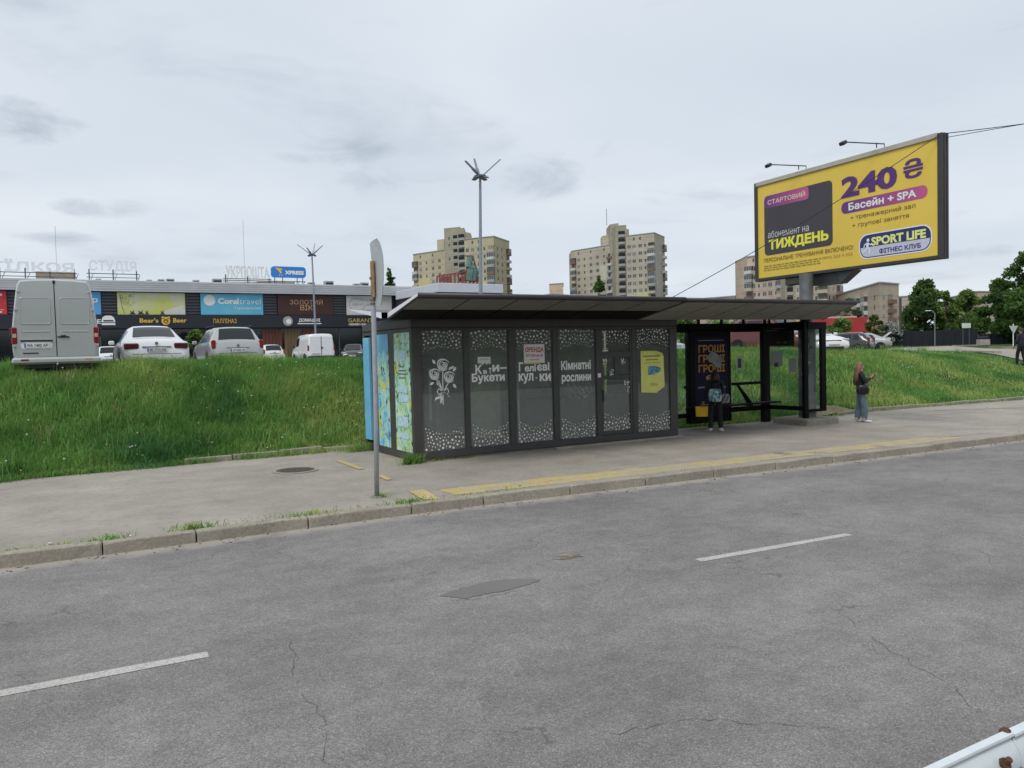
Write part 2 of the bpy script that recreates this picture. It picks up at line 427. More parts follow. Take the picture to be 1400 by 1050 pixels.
asphalt, n, l, p, t, prev = ramp_mat('aged_asphalt', [
    (0.35, 5, (1, 1, 1), [(.30, g3(.162, .045)), (.70, g3(.224, .045))], 'MIX', 1),
    (1.1, 7, (1, 2.2, 1), [(.32, g3(.38)), (.68, g3(.60))], 'OVERLAY', .4),
    (5, 6, (1, 1, 1), [(.36, g3(.38)), (.6, g3(.56))], 'OVERLAY', .4),
    (75, 2, (1, 1, 1), [(.30, g3(.25)), (.48, g3(.5)), (.72, g3(.82, .02))], 'OVERLAY', .6),
    (24, 3, (1, 1, 1), [(.35, g3(.38)), (.65, g3(.6))], 'OVERLAY', .45),
    (105, 1, (1, 1, 1), [(.585, g3(.5)), (.68, g3(.97))], 'OVERLAY', .7)], rough=.86, spec=.3, bumps=((75, .5, .012), (24, .25, .015)))
# dusty gutter beside the kerb and hairline cracks
sx = n.new('ShaderNodeSeparateXYZ'); l.new(t.outputs['Object'], sx.inputs[0])
def mnode(op, a, b=None):
    q = n.new('ShaderNodeMath'); q.operation = op
    for i, v in enumerate((a, b)):
        if v is None: continue
        if isinstance(v, (int, float)): q.inputs[i].default_value = v
        else: l.new(v, q.inputs[i])
    return q.outputs[0]
edge = mnode('ADD', mnode('MULTIPLY', mnode('MAXIMUM', mnode('SUBTRACT', sx.outputs[0], 5.0), 0.0), 0.05), sx.outputs[1])   # 10.72 at the kerb
nz = n.new('ShaderNodeTexNoise'); nz.inputs['Scale'].default_value = 2.5; nz.inputs['Detail'].default_value = 5; l.new(t.outputs['Object'], nz.inputs['Vector'])
wob = mnode('ADD', edge, mnode('MULTIPLY', mnode('SUBTRACT', nz.outputs[0], .5), .55))
gr = n.new('ShaderNodeMapRange'); gr.inputs['From Min'].default_value = 10.35; gr.inputs['From Max'].default_value = 10.66; l.new(wob, gr.inputs['Value'])
mx = n.new('ShaderNodeMix'); mx.data_type = 'RGBA'; l.new(gr.outputs[0], mx.inputs[0]); l.new(prev, mx.inputs[6]); mx.inputs[7].default_value = (.36, .325, .285, 1)
vo = n.new('ShaderNodeTexVoronoi'); vo.feature = 'DISTANCE_TO_EDGE'; vo.inputs['Scale'].default_value = .33
nw = n.new('ShaderNodeTexNoise'); nw.inputs['Scale'].default_value = 1.6; nw.inputs['Detail'].default_value = 6; l.new(t.outputs['Object'], nw.inputs['Vector'])
vm = n.new('ShaderNodeVectorMath'); vm.operation = 'ADD'; l.new(t.outputs['Object'], vm.inputs[0])
vs2 = n.new('ShaderNodeVectorMath'); vs2.operation = 'SCALE'; vs2.inputs[3].default_value = 1.3; l.new(nw.outputs['Color'], vs2.inputs[0]); l.new(vs2.outputs[0], vm.inputs[1])
l.new(vm.outputs[0], vo.inputs['Vector'])
ck = mnode('LESS_THAN', vo.outputs['Distance'], .0035)
gate = n.new('ShaderNodeTexNoise'); gate.inputs['Scale'].default_value = .55; l.new(t.outputs['Object'], gate.inputs['Vector'])
ck2 = mnode('MULTIPLY', mnode('MULTIPLY', ck, mnode('GREATER_THAN', gate.outputs[0], .57)), .4)
mx2 = n.new('ShaderNodeMix'); mx2.data_type = 'RGBA'; l.new(ck2, mx2.inputs[0]); l.new(mx.outputs[2], mx2.inputs[6]); mx2.inputs[7].default_value = (.05, .05, .05, 1)
# faint oil-dark wheel tracks down each lane
wv = mnode('MULTIPLY', mnode('ADD', mnode('SINE', mnode('MULTIPLY', edge, 3.3)), 1.0), .07)
mx3 = n.new('ShaderNodeMix'); mx3.data_type = 'RGBA'; mx3.blend_type = 'MULTIPLY'; l.new(wv, mx3.inputs[0]); l.new(mx2.outputs[2], mx3.inputs[6]); mx3.inputs[7].default_value = (.45, .45, .46, 1)
l.new(mx3.outputs[2], p.inputs['Base Color'])
pave = ramp_mat('pavement_asphalt', [
    (0.5, 5, (1, 1, 1), [(.3, (.28, .253, .216)), (.7, (.36, .328, .283))], 'MIX', 1),
    (1.3, 7, (1, 1, 1), [(.3, g3(.36)), (.5, g3(.5)), (.7, g3(.62))], 'OVERLAY', .5),
    (11, 5, (1, 1, 1), [(.34, g3(.30)), (.45, g3(.5)), (.7, g3(.55))], 'OVERLAY', .45),
    (80, 2, (1, 1, 1), [(.3, g3(.3)), (.7, g3(.7))], 'OVERLAY', .4)], rough=.9, spec=.25, bumps=((80, .35, .01),))[0]
lot_m = ramp_mat('lot_asphalt', [(0.3, 5, (1, 1, 1), [(.3, g3(.20)), (.7, g3(.28))], 'MIX', 1), (30, 2, (1, 1, 1), [(.3, g3(.35)), (.7, g3(.65))], 'OVERLAY', .4)], rough=.9, bumps=((60, .3, .01),))[0]
soil = ramp_mat('grassy_soil', [(0.8, 5, (1, 1, 1), [(.3, (.025, .05, .012)), (.55, (.04, .085, .018)), (.75, (.075, .075, .035))], 'MIX', 1),
    (14, 4, (1, 1, 1), [(.3, g3(.3)), (.7, g3(.7))], 'OVERLAY', .6)], rough=.95, spec=.1, bumps=((9, .6, .08), (40, .5, .03)))[0]
concrete = ramp_mat('worn_concrete', [(1.2, 6, (1, 1, 1), [(.3, (.26, .232, .19)), (.7, (.375, .338, .28))], 'MIX', 1),
    (22, 5, (1, 1, 1), [(.3, g3(.32)), (.7, g3(.68))], 'OVERLAY', .5)], rough=.92, spec=.2, bumps=((30, .5, .012), (6, .3, .03)))[0]

def grid_obj(name, us, vs, fz, m, kind='structure', parent=None):
    us = list(us); vs = list(vs); nv = len(vs)
    P = [(u, v, fz(u, v)) for u in us for v in vs]
    F = [(i*nv+j, (i+1)*nv+j, (i+1)*nv+j+1, i*nv+j+1) for i in range(len(us)-1) for j in range(nv-1)]
    o = MB().add(P, F).build(name, m, parent, smooth=True)
    if parent is None: tag(o, kind=kind)
    return o
# ground sheet reaching the horizon (grass bank included)
us = sorted(set([-1500, -600, -250, -120] + [x*2.0 for x in range(-35, -6)] + [x*.5 for x in range(-24, 122)] + [62, 66, 72, 80, 90, 110, 150, 250, 600, 1500]))
vs = sorted(set([-600, -100, -30, 8] + [14, 15] + [15.6+.25*k for k in range(0, 50)] + [28.5, 30, 33, 36, 40, 45, 50, 60, 70, 90, 130, 250, 600, 1500]))
def gz(u, v):
    if v < 14: return -0.5 if v < 9 else -.3
    z = terr(u, v); e = ve(u)
    return -0.08 if v < e-.05 else z
grid_obj('ground', us, vs, gz, soil)
# road, pavement
def road_z(u, v): return -0.13+0.0*v
grid_obj('road', [-70]+list(range(-40, 0, 4))+[x*1.0 for x in range(0, 30)]+list(range(30, 200, 8)), [-13, -7, -3, 0, 2, 4, 6, 8, 9.5, 10.9], road_z, asphalt)
grid_obj('pavement', [-70, -30, -10]+[x*1.0 for x in range(-8, 46)]+[50, 60, 80, 120, 200], [0, .12, .3, .5, .7, .9, 1.0],
         lambda u, q: 0, pave)
pv = bpy.data.objects['pavement'].data
for vtx in pv.vertices:
    u, q = vtx.co.x, vtx.co.y
    a, b = vk(u)+.14, ve(u)+.12
    vtx.co.y = a+(b-a)*q; vtx.co.z = 0.008*fbm(u, vtx.co.y, .35)
pv.update()
# the exit lane that climbs from the road to the car park, and the car park itself
def lane_pt(s, w):
    L = [(39.5, 15.6), (41, 20), (46, 27), (54, 36), (70, 50)]; Rr = [(50, 15.2), (51, 20), (56, 27), (64, 36), (82, 50)]
    k = s*(len(L)-1); i = min(int(k), len(L)-2); f = k-i
    a = [L[i][j]+(L[i+1][j]-L[i][j])*f for j in (0, 1)]; b = [Rr[i][j]+(Rr[i+1][j]-Rr[i][j])*f for j in (0, 1)]
    return a[0]+(b[0]-a[0])*w, a[1]+(b[1]-a[1])*w
mb = MB(); N = 40
P = [(*lane_pt(i/N, w/6),) for i in range(N+1) for w in range(7)]
mb.add([(x, y, terr(x, y)+.035) for x, y in P], [(i*7+j, i*7+j+1, (i+1)*7+j+1, (i+1)*7+j) for i in range(N) for j in range(6)])
tag(mb.build('side_road', pave, smooth=True), kind='structure')
grid_obj('parking_lot', [-120, -60, -30]+list(range(-20, 50, 2)), [0, .05, .1, .3, .6, 1], lambda u, q: 0, lot_m)
pl = bpy.data.objects['parking_lot'].data
for vtx in pl.vertices:
    u, q = vtx.co.x, vtx.co.y; vtx.co.y = vc(u)+1.35+(75-vc(u))*q; vtx.co.z = terr(u, vtx.co.y)+.03
pl.update()

# kerb: separate stones with worn corners
kerb = thing('kerb', None, None); kerb['kind'] = 'structure'
def kerb_stone(u0, u1, k):
    a, b = Vector((u0, vk(u0), 0)), Vector((u1, vk(u1), 0)); d = (b-a); L = d.length; d.normalize(); nrm = Vector((-d.y, d.x, 0))
    random.seed(k*13+5)
    tz = random.uniform(-.006, .010); ty = random.uniform(-.008, .008); sag = random.uniform(.0, .012)
    prof = [(.0, -.30), (.0, -.02), (.004, -.006), (.018, .004), (.035, .008), (.15, .006), (.15, -.3)]
    st = [0.0, .012, .05, .3, .5, .7, .95, .988, 1.0]
    vs = []
    for s in st:
        e = .014 if s in (0.0, 1.0) else 0
        for y, z in prof:
            j = random.uniform(-.004, .004)
            q = a+d*(.008+s*(L-.016))+nrm*(y+ty+(e if y < .05 else -e*.3)+j)
            vs.append((q.x, q.y, (z+tz+.012+sag*math.sin(s*3)-(e if z > -.1 else 0)+j*.5)))
    n = len(prof)
    fs = [(i*n+k2, (i+1)*n+k2, (i+1)*n+k2+1, i*n+k2+1) for i in range(len(st)-1) for k2 in range(n-1)]+[tuple(range(n)), tuple(range((len(st)-1)*n, len(st)*n))[::-1]]
    MB().add(vs, fs).build('kerb_stone', concrete, kerb)
cuts = [-9.2, -7.7, -6.2, -4.75, -3.3, -1.75, .35, 1.42, 2.86, 4.38, 5.55, 7.1, 8.6, 10.1]
u = 10.1
while u < 60: u += 1.5; cuts.append(u)
for k in range(len(cuts)-1): kerb_stone(cuts[k], cuts[k+1], k)
mb = MB(); 
for i in range(60):
    u0, u1 = -70+i, -69+i
    if u1 <= -9: mb.box(u0, u1-.02, vk(-9), vk(-9)+.15, -.3, .012)
mb.build('kerb_run', concrete, kerb)

# low edging stones between pavement and grass
edging = thing('edging', None, None); edging['kind'] = 'structure'
def edge_stone(u0, u1, z, k):
    a, b = Vector((u0, ve(u0)-.02, 0)), Vector((u1, ve(u1)-.02, 0)); d = (b-a).normalized(); L = (b-a).length
    M = Matrix.Translation(a) @ Matrix(((d.x, -d.y, 0, 0), (d.y, d.x, 0, 0), (0, 0, 1, 0), (0, 0, 0, 1))) @ Matrix.Rotation(random.uniform(-.02, .02), 4, 'Y')
    MB().bbox(.01, L-.01, 0, .09, -.2, z, .012, M=M).build('edging_stone', concrete, edging)
random.seed(3)
u = 2.2
while u < 6.0: edge_stone(u, u+.98, .13+random.uniform(-.02, .02), u); u += 1.0
u = 20.9
while u < 40: edge_stone(u, u+.98, .10+random.uniform(-.03, .02), u); u += 1.0

# painted markings and repairs
white_paint = ramp_mat('worn_white_paint', [(1.5, 6, (1, 1, 1), [(.3, (.40, .39, .36)), (.7, (.49, .475, .44))], 'MIX', 1), (60, 3, (1, 1, 1), [(.30, g3(.12)), (.46, g3(.5)), (.7, g3(.6))], 'OVERLAY', .8)], rough=.8, bumps=((75, .4, .01),))[0]
yellow_paint = ramp_mat('worn_yellow_paint', [(1.5, 6, (1, 1, 1), [(.3, (.44, .34, .15)), (.7, (.54, .43, .21))], 'MIX', 1), (45, 3, (1, 1, 1), [(.32, g3(.2)), (.5, g3(.5)), (.7, g3(.58))], 'OVERLAY', .7)], rough=.85, bumps=((75, .3, .01),))[0]
def strip(name, pts, w, z, m, par=None):
    mb = MB(); sub = []
    for i in range(len(pts)-1):
        for k in range(8):
            f = k/8; sub.append((pts[i][0]+(pts[i+1][0]-pts[i][0])*f, pts[i][1]+(pts[i+1][1]-pts[i][1])*f, z))
    sub.append((*pts[-1], z))
    ws = [w*(1+.10*fbm(q[0]*9, q[1]*9)) for q in sub]
    o = mb.ribbon(sub, ws, (0, 0, 1)).build(name, m, par)
    if par is None: tag(o, kind='structure')
    return o
rd = bpy.data.objects['road']; pvo = bpy.data.objects['pavement']
strip('lane_marking', [(-1.9, 6.67), (.92, 6.58)], .13, -.126, white_paint)
strip('lane_marking', [(5.98, 6.46), (8.3, 6.31)], .12, -.126, white_paint)
strip('lane_marking', [(13.2, 6.02), (15.6, 5.86)], .12, -.126, white_paint)
for a, b, w in (((5.03, 16.35), (5.0, 14.75), .13), ((5.0, 13.8), (4.96, 13.15), .12), ((4.92, 11.85), (4.80, 10.95), .26)):
    strip('stop_marking', [a, b], w, .012, yellow_paint)
# tactile strip of small yellow paving tiles, sunk a little into the asphalt
tact = thing('tactile_strip', None, None); tact['kind'] = 'structure'
tile_m = [ramp_mat('tactile_tile_%s' % k, [(3, 5, (1, 1, 1), [(.3, tuple(c*.86 for c in col)), (.7, col)], 'MIX', 1), (60, 3, (1, 1, 1), [(.3, g3(.3)), (.7, g3(.65))], 'OVERLAY', .5)], rough=.9, bumps=((80, .3, .01),))[0]
          for k, col in (('warm', (.49, .395, .19)), ('pale', (.46, .395, .235)), ('worn', (.42, .37, .25)))]
tm = MB().bbox(-.148, .148, -.145, .145, -.03, .016, .006)
for i in range(4):
    for j in range(4): tm.lathe((-.105+.07*i, -.105+.07*j, .015), [(.02, 0), (.014, .005)], 6)
tiles = []
for m in tile_m:
    o = tm.build('tile', m, tact); tiles.append(o.data); bpy.data.objects.remove(o)
random.seed(11); u = 5.25; cnt = 0; mb_far = MB()
while u < 17.6:
    for r_ in (0, 1):
        v = vk(u)+.36+.3*r_
        if random.random() < .03: continue
        wgt = [2.4, 1, .5] if u < 8.5 else [.5, 2, 2]
        inst('tile', random.choices(tiles, wgt)[0], tact, Matrix.Translation((u+.15, v+.15, random.uniform(-.004, .003))) @ Matrix.Rotation(-.05+random.uniform(-.015, .015), 4, 'Z'))
    u += .302
tag(MB().ribbon([(5.2+.4*i, vk(5.2+.4*i)+.985+.012*fbm(i*.7, 3), .0115) for i in range(32)], [.012+.012*abs(fbm(i*.9, 1)) for i in range(32)], (0, 0, 1)).build('joint_line', mat('joint_dark', (.07, .062, .052), .95)), kind='structure')
# repairs and damage in the road
def irregular(pts, z, seed, n=5):
    random.seed(seed); out = []
    for i in range(len(pts)):
        a, b = pts[i], pts[(i+1) % len(pts)]
        for k in range(n):
            f = k/n; j = .03
            out.append((a[0]+(b[0]-a[0])*f+random.uniform(-j, j), a[1]+(b[1]-a[1])*f+random.uniform(-j, j), z))
    return out
smooth_ash = ramp_mat('smooth_repair_asphalt', [(2, 5, (1, 1, 1), [(.3, g3(.14, .05)), (.7, g3(.172, .05))], 'MIX', 1), (70, 2, (1, 1, 1), [(.3, g3(.38)), (.7, g3(.62))], 'OVERLAY', .5)], rough=.75, bumps=((70, .2, .008),))[0]
pale_ash = ramp_mat('pale_repair_asphalt', [(2, 5, (1, 1, 1), [(.3, g3(.185, .04)), (.7, g3(.235, .04))], 'MIX', 1), (70, 2, (1, 1, 1), [(.3, g3(.35)), (.7, g3(.65))], 'OVERLAY', .5)], rough=.85, bumps=((70, .25, .01),))[0]
dirt_m = ramp_mat('pothole_dirt', [(9, 5, (1, 1, 1), [(.3, (.09, .07, .05)), (.5, (.2, .16, .12)), (.75, (.42, .4, .37))], 'MIX', 1)], rough=.95, bumps=((30, 1, .03),))[0]
tag(MB().poly(irregular([(3.08, 6.92), (3.25, 6.7), (3.95, 6.72), (4.2, 6.85), (3.86, 7.05), (3.4, 7.04)], -.1255, 6, 9)).build('road_repair', smooth_ash), kind='structure')
tag(MB().poly(irregular([(4.72, 7.42), (4.86, 7.32), (5.1, 7.34), (5.06, 7.48), (4.88, 7.54)], -.1255, 8, 4)).build('pothole', dirt_m), kind='structure')
crack_m = mat('crack_dark', (.085, .08, .075), .95)
random.seed(21)
for k, C_ in enumerate([[(5.87, 4.63), (5.42, 3.87), (5.19, 3.2), (4.85, 2.72)], [(1.53, 6.46), (1.39, 5.69), (1.35, 4.91), (1.22, 4.3)], [(8.43, 6.01), (8.34, 5.23), (8.39, 4.47)], [(2.78, 3.82), (3.36, 3.68), (3.73, 3.38), (4.1, 3.03)], [(9.81, 6.88), (11.14, 6.87), (12.59, 6.74)], [(12.6, 6.7), (14.4, 6.5)], [(4.9, 7.5), (6.4, 7.7), (7.6, 7.5)], [(5.25, 6.72), (5.0, 6.52), (4.6, 6.4), (4.2, 6.42)], [(3.1, 6.72), (3.4, 6.62), (3.9, 6.66)]]):
    pts = []
    for i in range(len(C_)-1):
        for q in range(9):
            f = q/9; pts.append((C_[i][0]+(C_[i+1][0]-C_[i][0])*f+random.uniform(-.035, .035), C_[i][1]+(C_[i+1][1]-C_[i][1])*f+random.uniform(-.035, .035), -.1262))
    o = MB().ribbon(pts, [random.uniform(.0005, .0065) for _ in pts], (0, 0, 1)).build('crack', crack_m, rd)
# pavement edge crack lines and loose stones in the gutter
tag(MB().ribbon([(14.5+.35*i, vk(14.5)+.72+.02*fbm(i, 2)-.017*i+(.0 if i < 9 else -.03*(i-8)), .011) for i in range(14)], .02, (0, 0, 1)).build('crack', crack_m), kind='structure')
tag(MB().ribbon([(24.2, 15.2, .012), (25.5, 14.6, .012), (26.8, 14.0, .012), (28.0, 13.55, .012)], [.05, .06, .05, .02], (0, 0, 1)).build('crack', crack_m), kind='structure')
random.seed(5); mb = MB()
for k in range(260):
    u = random.uniform(-2, 20); v = vk(u)-abs(random.gauss(.03, .14)); s = random.uniform(.006, .02)
    M = Matrix.Translation((u, v, -.128+s*.4)) @ Matrix.Rotation(random.uniform(0, 6), 4, 'Z') @ Matrix.Rotation(random.uniform(0, 1), 4, 'X')
    mb.bbox(-s, s, -s*.8, s*.8, -s*.5, s*.5, s*.35, mi=random.choice((0, 0, 1)), M=M)
tag(mb.build('gravel', [concrete, dirt_m]), kind='stuff')
mb = MB(); random.seed(33)
for k in range(46):
    u = random.choice((random.uniform(-2, 5.5), random.uniform(13.5, 30))); v = random.choice((ve(u)-abs(random.gauss(0, .12)), vk(u)+.2+abs(random.gauss(0, .2)))); s = random.uniform(.012, .04); a = random.uniform(0, 6)
    mb.add([(u+s*math.cos(a+q)*random.uniform(.5, 1.1), v+s*math.sin(a+q)*random.uniform(.5, 1.1), .016+random.uniform(0, .012)) for q in (0, 1.5, 3, 4.6)], [(0, 1, 2, 3)], random.choice((0, 0, 1)))
tag(mb.build('litter', [mat('litter_paper', (.55, .55, .52), .8), mat('litter_brown', (.16, .10, .06), .8)]), kind='stuff')
# manhole
mh = thing('manhole', 'round cast iron manhole cover set in the pavement left of the kiosk', 'manhole cover', (3.9, 15.45, 0))
iron = mat('cast_iron', (.10, .085, .075), .7, .3, .3, 20, .4, 60)
MB().lathe((0, 0, 0), [(.43, 0), (.43, .016), (.37, .018), (.37, .006)], 28).build('ring', concrete, mh)
mb = MB().lathe((0, 0, 0), [(.36, 0), (.36, .014)], 28)
for i in range(-6, 7):
    for j in range(-6, 7):
        if (i*i+j*j) < 36: mb.box(i*.053-.018, i*.053+.018, j*.053-.018, j*.053+.018, .013, .019)
mb.build('lid', iron, mh)

# ------------------------------------------------------------------ grass, flowers, weeds
grass_m, n, l, p = new_mat('grass_blades')
at_ = n.new('ShaderNodeAttribute'); at_.attribute_name = 'tint'; at_.attribute_type = 'GEOMETRY'
l.new(at_.outputs['Color'], p.inputs['Base Color']); p.inputs['Roughness'].default_value = .6; p.inputs['Specular IOR Level'].default_value = .25
trl = n.new('ShaderNodeBsdfTranslucent'); l.new(at_.outputs['Color'], trl.inputs[0]); ms = n.new('ShaderNodeMixShader'); ms.inputs[0].default_value = .42
l.new(p.outputs[0], ms.inputs[1]); l.new(trl.outputs[0], ms.inputs[2]); l.new(ms.outputs[0], n['Material Output'].inputs[0])
def vnoise(x, y, seed=0, cell=1.0):
    r = np.random.default_rng(seed).random((64, 64)); x = x/cell; y = y/cell
    i = np.floor(x).astype(int); j = np.floor(y).astype(int); fx = x-i; fy = y-j; fx = fx*fx*(3-2*fx); fy = fy*fy*(3-2*fy)
    g_ = lambda a, b: r[a % 64, b % 64]
    return (g_(i, j)*(1-fx)+g_(i+1, j)*fx)*(1-fy)+(g_(i, j+1)*(1-fx)+g_(i+1, j+1)*fx)*fy
def blades(name, P, H, W, lean, tint, kind='stuff', parent=None):
    """P (n,3) roots; each blade is a bent tapering strip of three faces"""
    n_ = len(P); az = rng.uniform(0, 2*np.pi, n_); fa = rng.uniform(0, 2*np.pi, n_)
    sx_, sy_ = np.cos(fa)*W/2, np.sin(fa)*W/2; dx, dy = np.cos(az)*lean*H, np.sin(az)*lean*H
    V = np.zeros((n_, 5, 3))
    V[:, 0] = P; V[:, 0, 0] -= sx_; V[:, 0, 1] -= sy_
    V[:, 1] = P; V[:, 1, 0] += sx_; V[:, 1, 1] += sy_
    mid = P+np.stack([dx*.35, dy*.35, H*.6], 1)
    V[:, 2] = mid; V[:, 2, 0] += sx_*.75; V[:, 2, 1] += sy_*.75
    V[:, 3] = mid; V[:, 3, 0] -= sx_*.75; V[:, 3, 1] -= sy_*.75
    V[:, 4] = P+np.stack([dx, dy, H*(1-.35*np.minimum(1, lean))], 1)
    b = (np.arange(n_)*5)[:, None]
    quads = (b+np.array([0, 1, 2, 3])); tris = (b+np.array([3, 2, 4]))
    li = np.concatenate([quads.ravel(), tris.ravel()]); ls = np.concatenate([np.arange(n_)*4, n_*4+np.arange(n_)*3]); lt = np.concatenate([np.full(n_, 4), np.full(n_, 3)])
    me = bpy.data.meshes.new(name); me.vertices.add(n_*5); me.vertices.foreach_set('co', V.ravel()); me.loops.add(len(li)); me.loops.foreach_set('vertex_index', li.astype(np.int32))
    me.polygons.add(len(ls)); me.polygons.foreach_set('loop_start', ls.astype(np.int32)); me.polygons.foreach_set('loop_total', lt.astype(np.int32))
    me.materials.append(grass_m); me.update(calc_edges=True)
    ca = me.color_attributes.new('tint', 'FLOAT_COLOR', 'POINT'); C4 = np.ones((n_, 5, 4)); C4[:, :, :3] = tint[:, None, :]
    ca.data.foreach_set('color', C4.ravel().astype(np.float32))
    return tag(link(name, me, parent), kind=kind)
def grass_tint(x, y, n_):
    a = vnoise(x, y, 1, 1.7); b = vnoise(x, y, 2, .45); c = vnoise(x, y, 3, 5.0)
    base = np.array([.185, .36, .085]); yel = np.array([.37, .46, .14]); drk = np.array([.075, .205, .06])
    t = np.clip(.5+((a*.55+b*.25+vnoise(x, y, 21, 2.6)*.2)-.5)*1.5, 0, 1)[:, None]; k = .35+.65*c[:, None]
    col = np.where(t > .5, base+(yel-base)*(t-.5)*1.9*k*1.5, base+(drk-base)*(.5-t)*2)
    col = col*rng.uniform(.7, 1.35, (n_, 1)); dry = rng.random(n_) < .025; col[dry] = np.array([.23, .20, .09])*rng.uniform(.7, 1.1, (dry.sum(), 1))
    return np.clip(col, 0, 1)
terrv = np.vectorize(terr); vev = np.vectorize(ve); vcv = np.vectorize(vc)
def scatter(n_, u0, u1, bias=1.0):
    u = rng.uniform(u0, u1, n_); q = rng.random(n_)**bias
    a, b = vev(u), vcv(u)+.6
    v = a+.02+(b-a)*q
    ok = ~((u > 6.1) & (u < 13.35) & (v < 18.0)) & ~((u > 37.5) & (v > 15) & (u-38 > (v-15)*.55)) & ~((u > 19.7) & (u < 22.4) & (v < vev(u)+1.15) & (rng.random(n_) < .85))
    u, v = u[ok], v[ok]; return u, v, terrv(u, v)
def lawn(name, n_, u0, u1, hmin, hmax, w):
    u, v, z = scatter(n_, u0, u1)
    m = len(u); tall = vnoise(u, v, 5, 1.3)*.6+vnoise(u, v, 6, .4)*.4
    keep = rng.random(m) < np.clip(.35+1.1*vnoise(u, v, 8, .8), 0, 1)
    u, v, z, tall = u[keep], v[keep], z[keep], tall[keep]; m = len(u)
    e = np.clip((v-vev(u))/.5, .35, 1)*np.where(u > 30, .7, 1)
    H = (hmin+(hmax-hmin)*tall**1.4)*rng.uniform(.55, 1.25, m)*e
    blades(name, np.stack([u, v, z-.02], 1), H, w*rng.uniform(.7, 1.4, m), rng.uniform(.1, 1.0, m), grass_tint(u, v, m))
lawn('grass', 210000, -7, 7.5, .10, .42, .013)
lawn('grass', 60000, -24, -7, .10, .40, .022)
lawn('grass', 30000, 7.5, 18, .10, .36, .018)
lawn('grass', 110000, 12.8, 42, .10, .34, .020)
# separate taller tussocks and dry tufts
random.seed(9); T = []
for k in range(420):
    u0 = random.choice((random.uniform(-6.5, 6), random.uniform(-6.5, 6), random.uniform(13.5, 40))); a, b = ve(u0), vc(u0)
    v0 = a+.3+(b-a)*random.random(); 
    if 6 < u0 < 13.4 and v0 < 18.3: continue
    T.append((u0, v0, random.uniform(.10, .28), random.uniform(.28, .55), random.randint(25, 60)))
u = np.concatenate([rng.normal(x, r_, c) for x, y, r_, h, c in T]); v = np.concatenate([rng.normal(y, r_, c) for x, y, r_, h, c in T]); h_ = np.concatenate([np.full(c, h) for x, y, r_, h, c in T])
kind_ = np.concatenate([np.full(c, random.random()) for x, y, r_, h, c in T]); ok = v > vev(u)+.05; u, v, h_, kind_ = u[ok], v[ok], h_[ok], kind_[ok]
tt = grass_tint(u, v, len(u)); tt = np.where((kind_ < .07)[:, None], np.array([.36, .37, .16])*rng.uniform(.7, 1.2, (len(u), 1)), np.where((kind_ > .7)[:, None], tt*np.array([.6, .8, .7]), tt*1.1))
blades('grass', np.stack([u, v, terrv(u, v)-.02], 1), h_*rng.uniform(.6, 1.15, len(u)), np.full(len(u), .014), rng.uniform(.15, .9, len(u)), np.clip(tt, 0, 1))
# ragged fringe spilling over the pavement edge
u = np.concatenate([rng.uniform(-7, 6, 9000), rng.uniform(13, 40, 7000)]); v = vev(u)+rng.normal(.0, .10, len(u)); k = rng.random(len(u)) < vnoise(u, v, 9, .5)
u, v = u[k], v[k]; blades('grass', np.stack([u, v, np.maximum(terrv(u, v), 0)-.01], 1), rng.uniform(.04, .16, len(u)), np.full(len(u), .014), rng.uniform(.3, 1.3, len(u)), grass_tint(u, v, len(u))*.9)
# weeds in the kerb joints and at the walls
def weed(name, spots):
    us_, vs_, zs, hs = [], [], [], []
    for (x, y, z, rad, h, c) in spots:
        us_.append(rng.normal(x, rad, c)); vs_.append(rng.normal(y, rad*.35, c)); zs.append(np.full(c, z)); hs.append(rng.uniform(.35, 1.1, c)*h)
    u, v, z, h = map(np.concatenate, (us_, vs_, zs, hs))
    blades(name, np.stack([u, v, z], 1), h, np.full(len(u), .012), rng.uniform(.4, 1.4, len(u)), grass_tint(u, v, len(u))*np.array([1.15, 1.05, 1]))
mb = MB(); us_ = [19.8+.22*i for i in range(12)]; P = []
for a in us_:
    for k in range(6): P.append((a, ve(a)+.12+k*.24*(1-.3*abs(a-21)), 0))
mb.add([(x, y, terr(x, y)+.035) for x, y, _ in P], [(i*6+j, (i+1)*6+j, (i+1)*6+j+1, i*6+j+1) for i in range(11) for j in range(5)])
tag(mb.build('bare_soil', ramp_mat('bare_soil_brown', [(3, 6, (1, 1, 1), [(.3, (.16, .115, .07)), (.7, (.33, .25, .16))], 'MIX', 1)], rough=.95, bumps=((20, .6, .03),))[0], smooth=True), kind='structure')
weed('weeds', [(x, vk(x)+.16+o_, .005, r_, h, c) for x, o_, r_, h, c in ((-.6, .03, .2, .07, 60), (.4, .02, .16, .13, 90), (.0, .02, .3, .05, 80), (1.45, .05, .14, .14, 150), (2.0, .06, .5, .04, 90), (2.9, .03, .2, .11, 120), (3.3, .02, .4, .05, 90), (4.4, .02, .16, .12, 120), (4.8, .02, .35, .05, 80), (5.7, .04, .3, .05, 100), (6.5, .3, .3, .04, 60), (-2, .03, .4, .06, 80), (9.2, .02, .3, .04, 50))]
     + [(4.25, 11.62, 0, .05, .12, 40), (6.08, 14.82, 0, .12, .34, 260), (6.0, 17.6, 0, .25, .32, 300)] + [(x, 14.9, 0, .12, .10, 40) for x in (6.3, 6.7, 7.3)] + [(x, 16.62, 0, .3, .26, 140) for x in (13.6, 14.1, 14.6, 15.2, 15.8, 16.4, 17, 17.6, 18.2)]
     + [(x, 17.9, 0, .2, .25, 100) for x in (2.5, 3.6, 4.3, 5.0)])
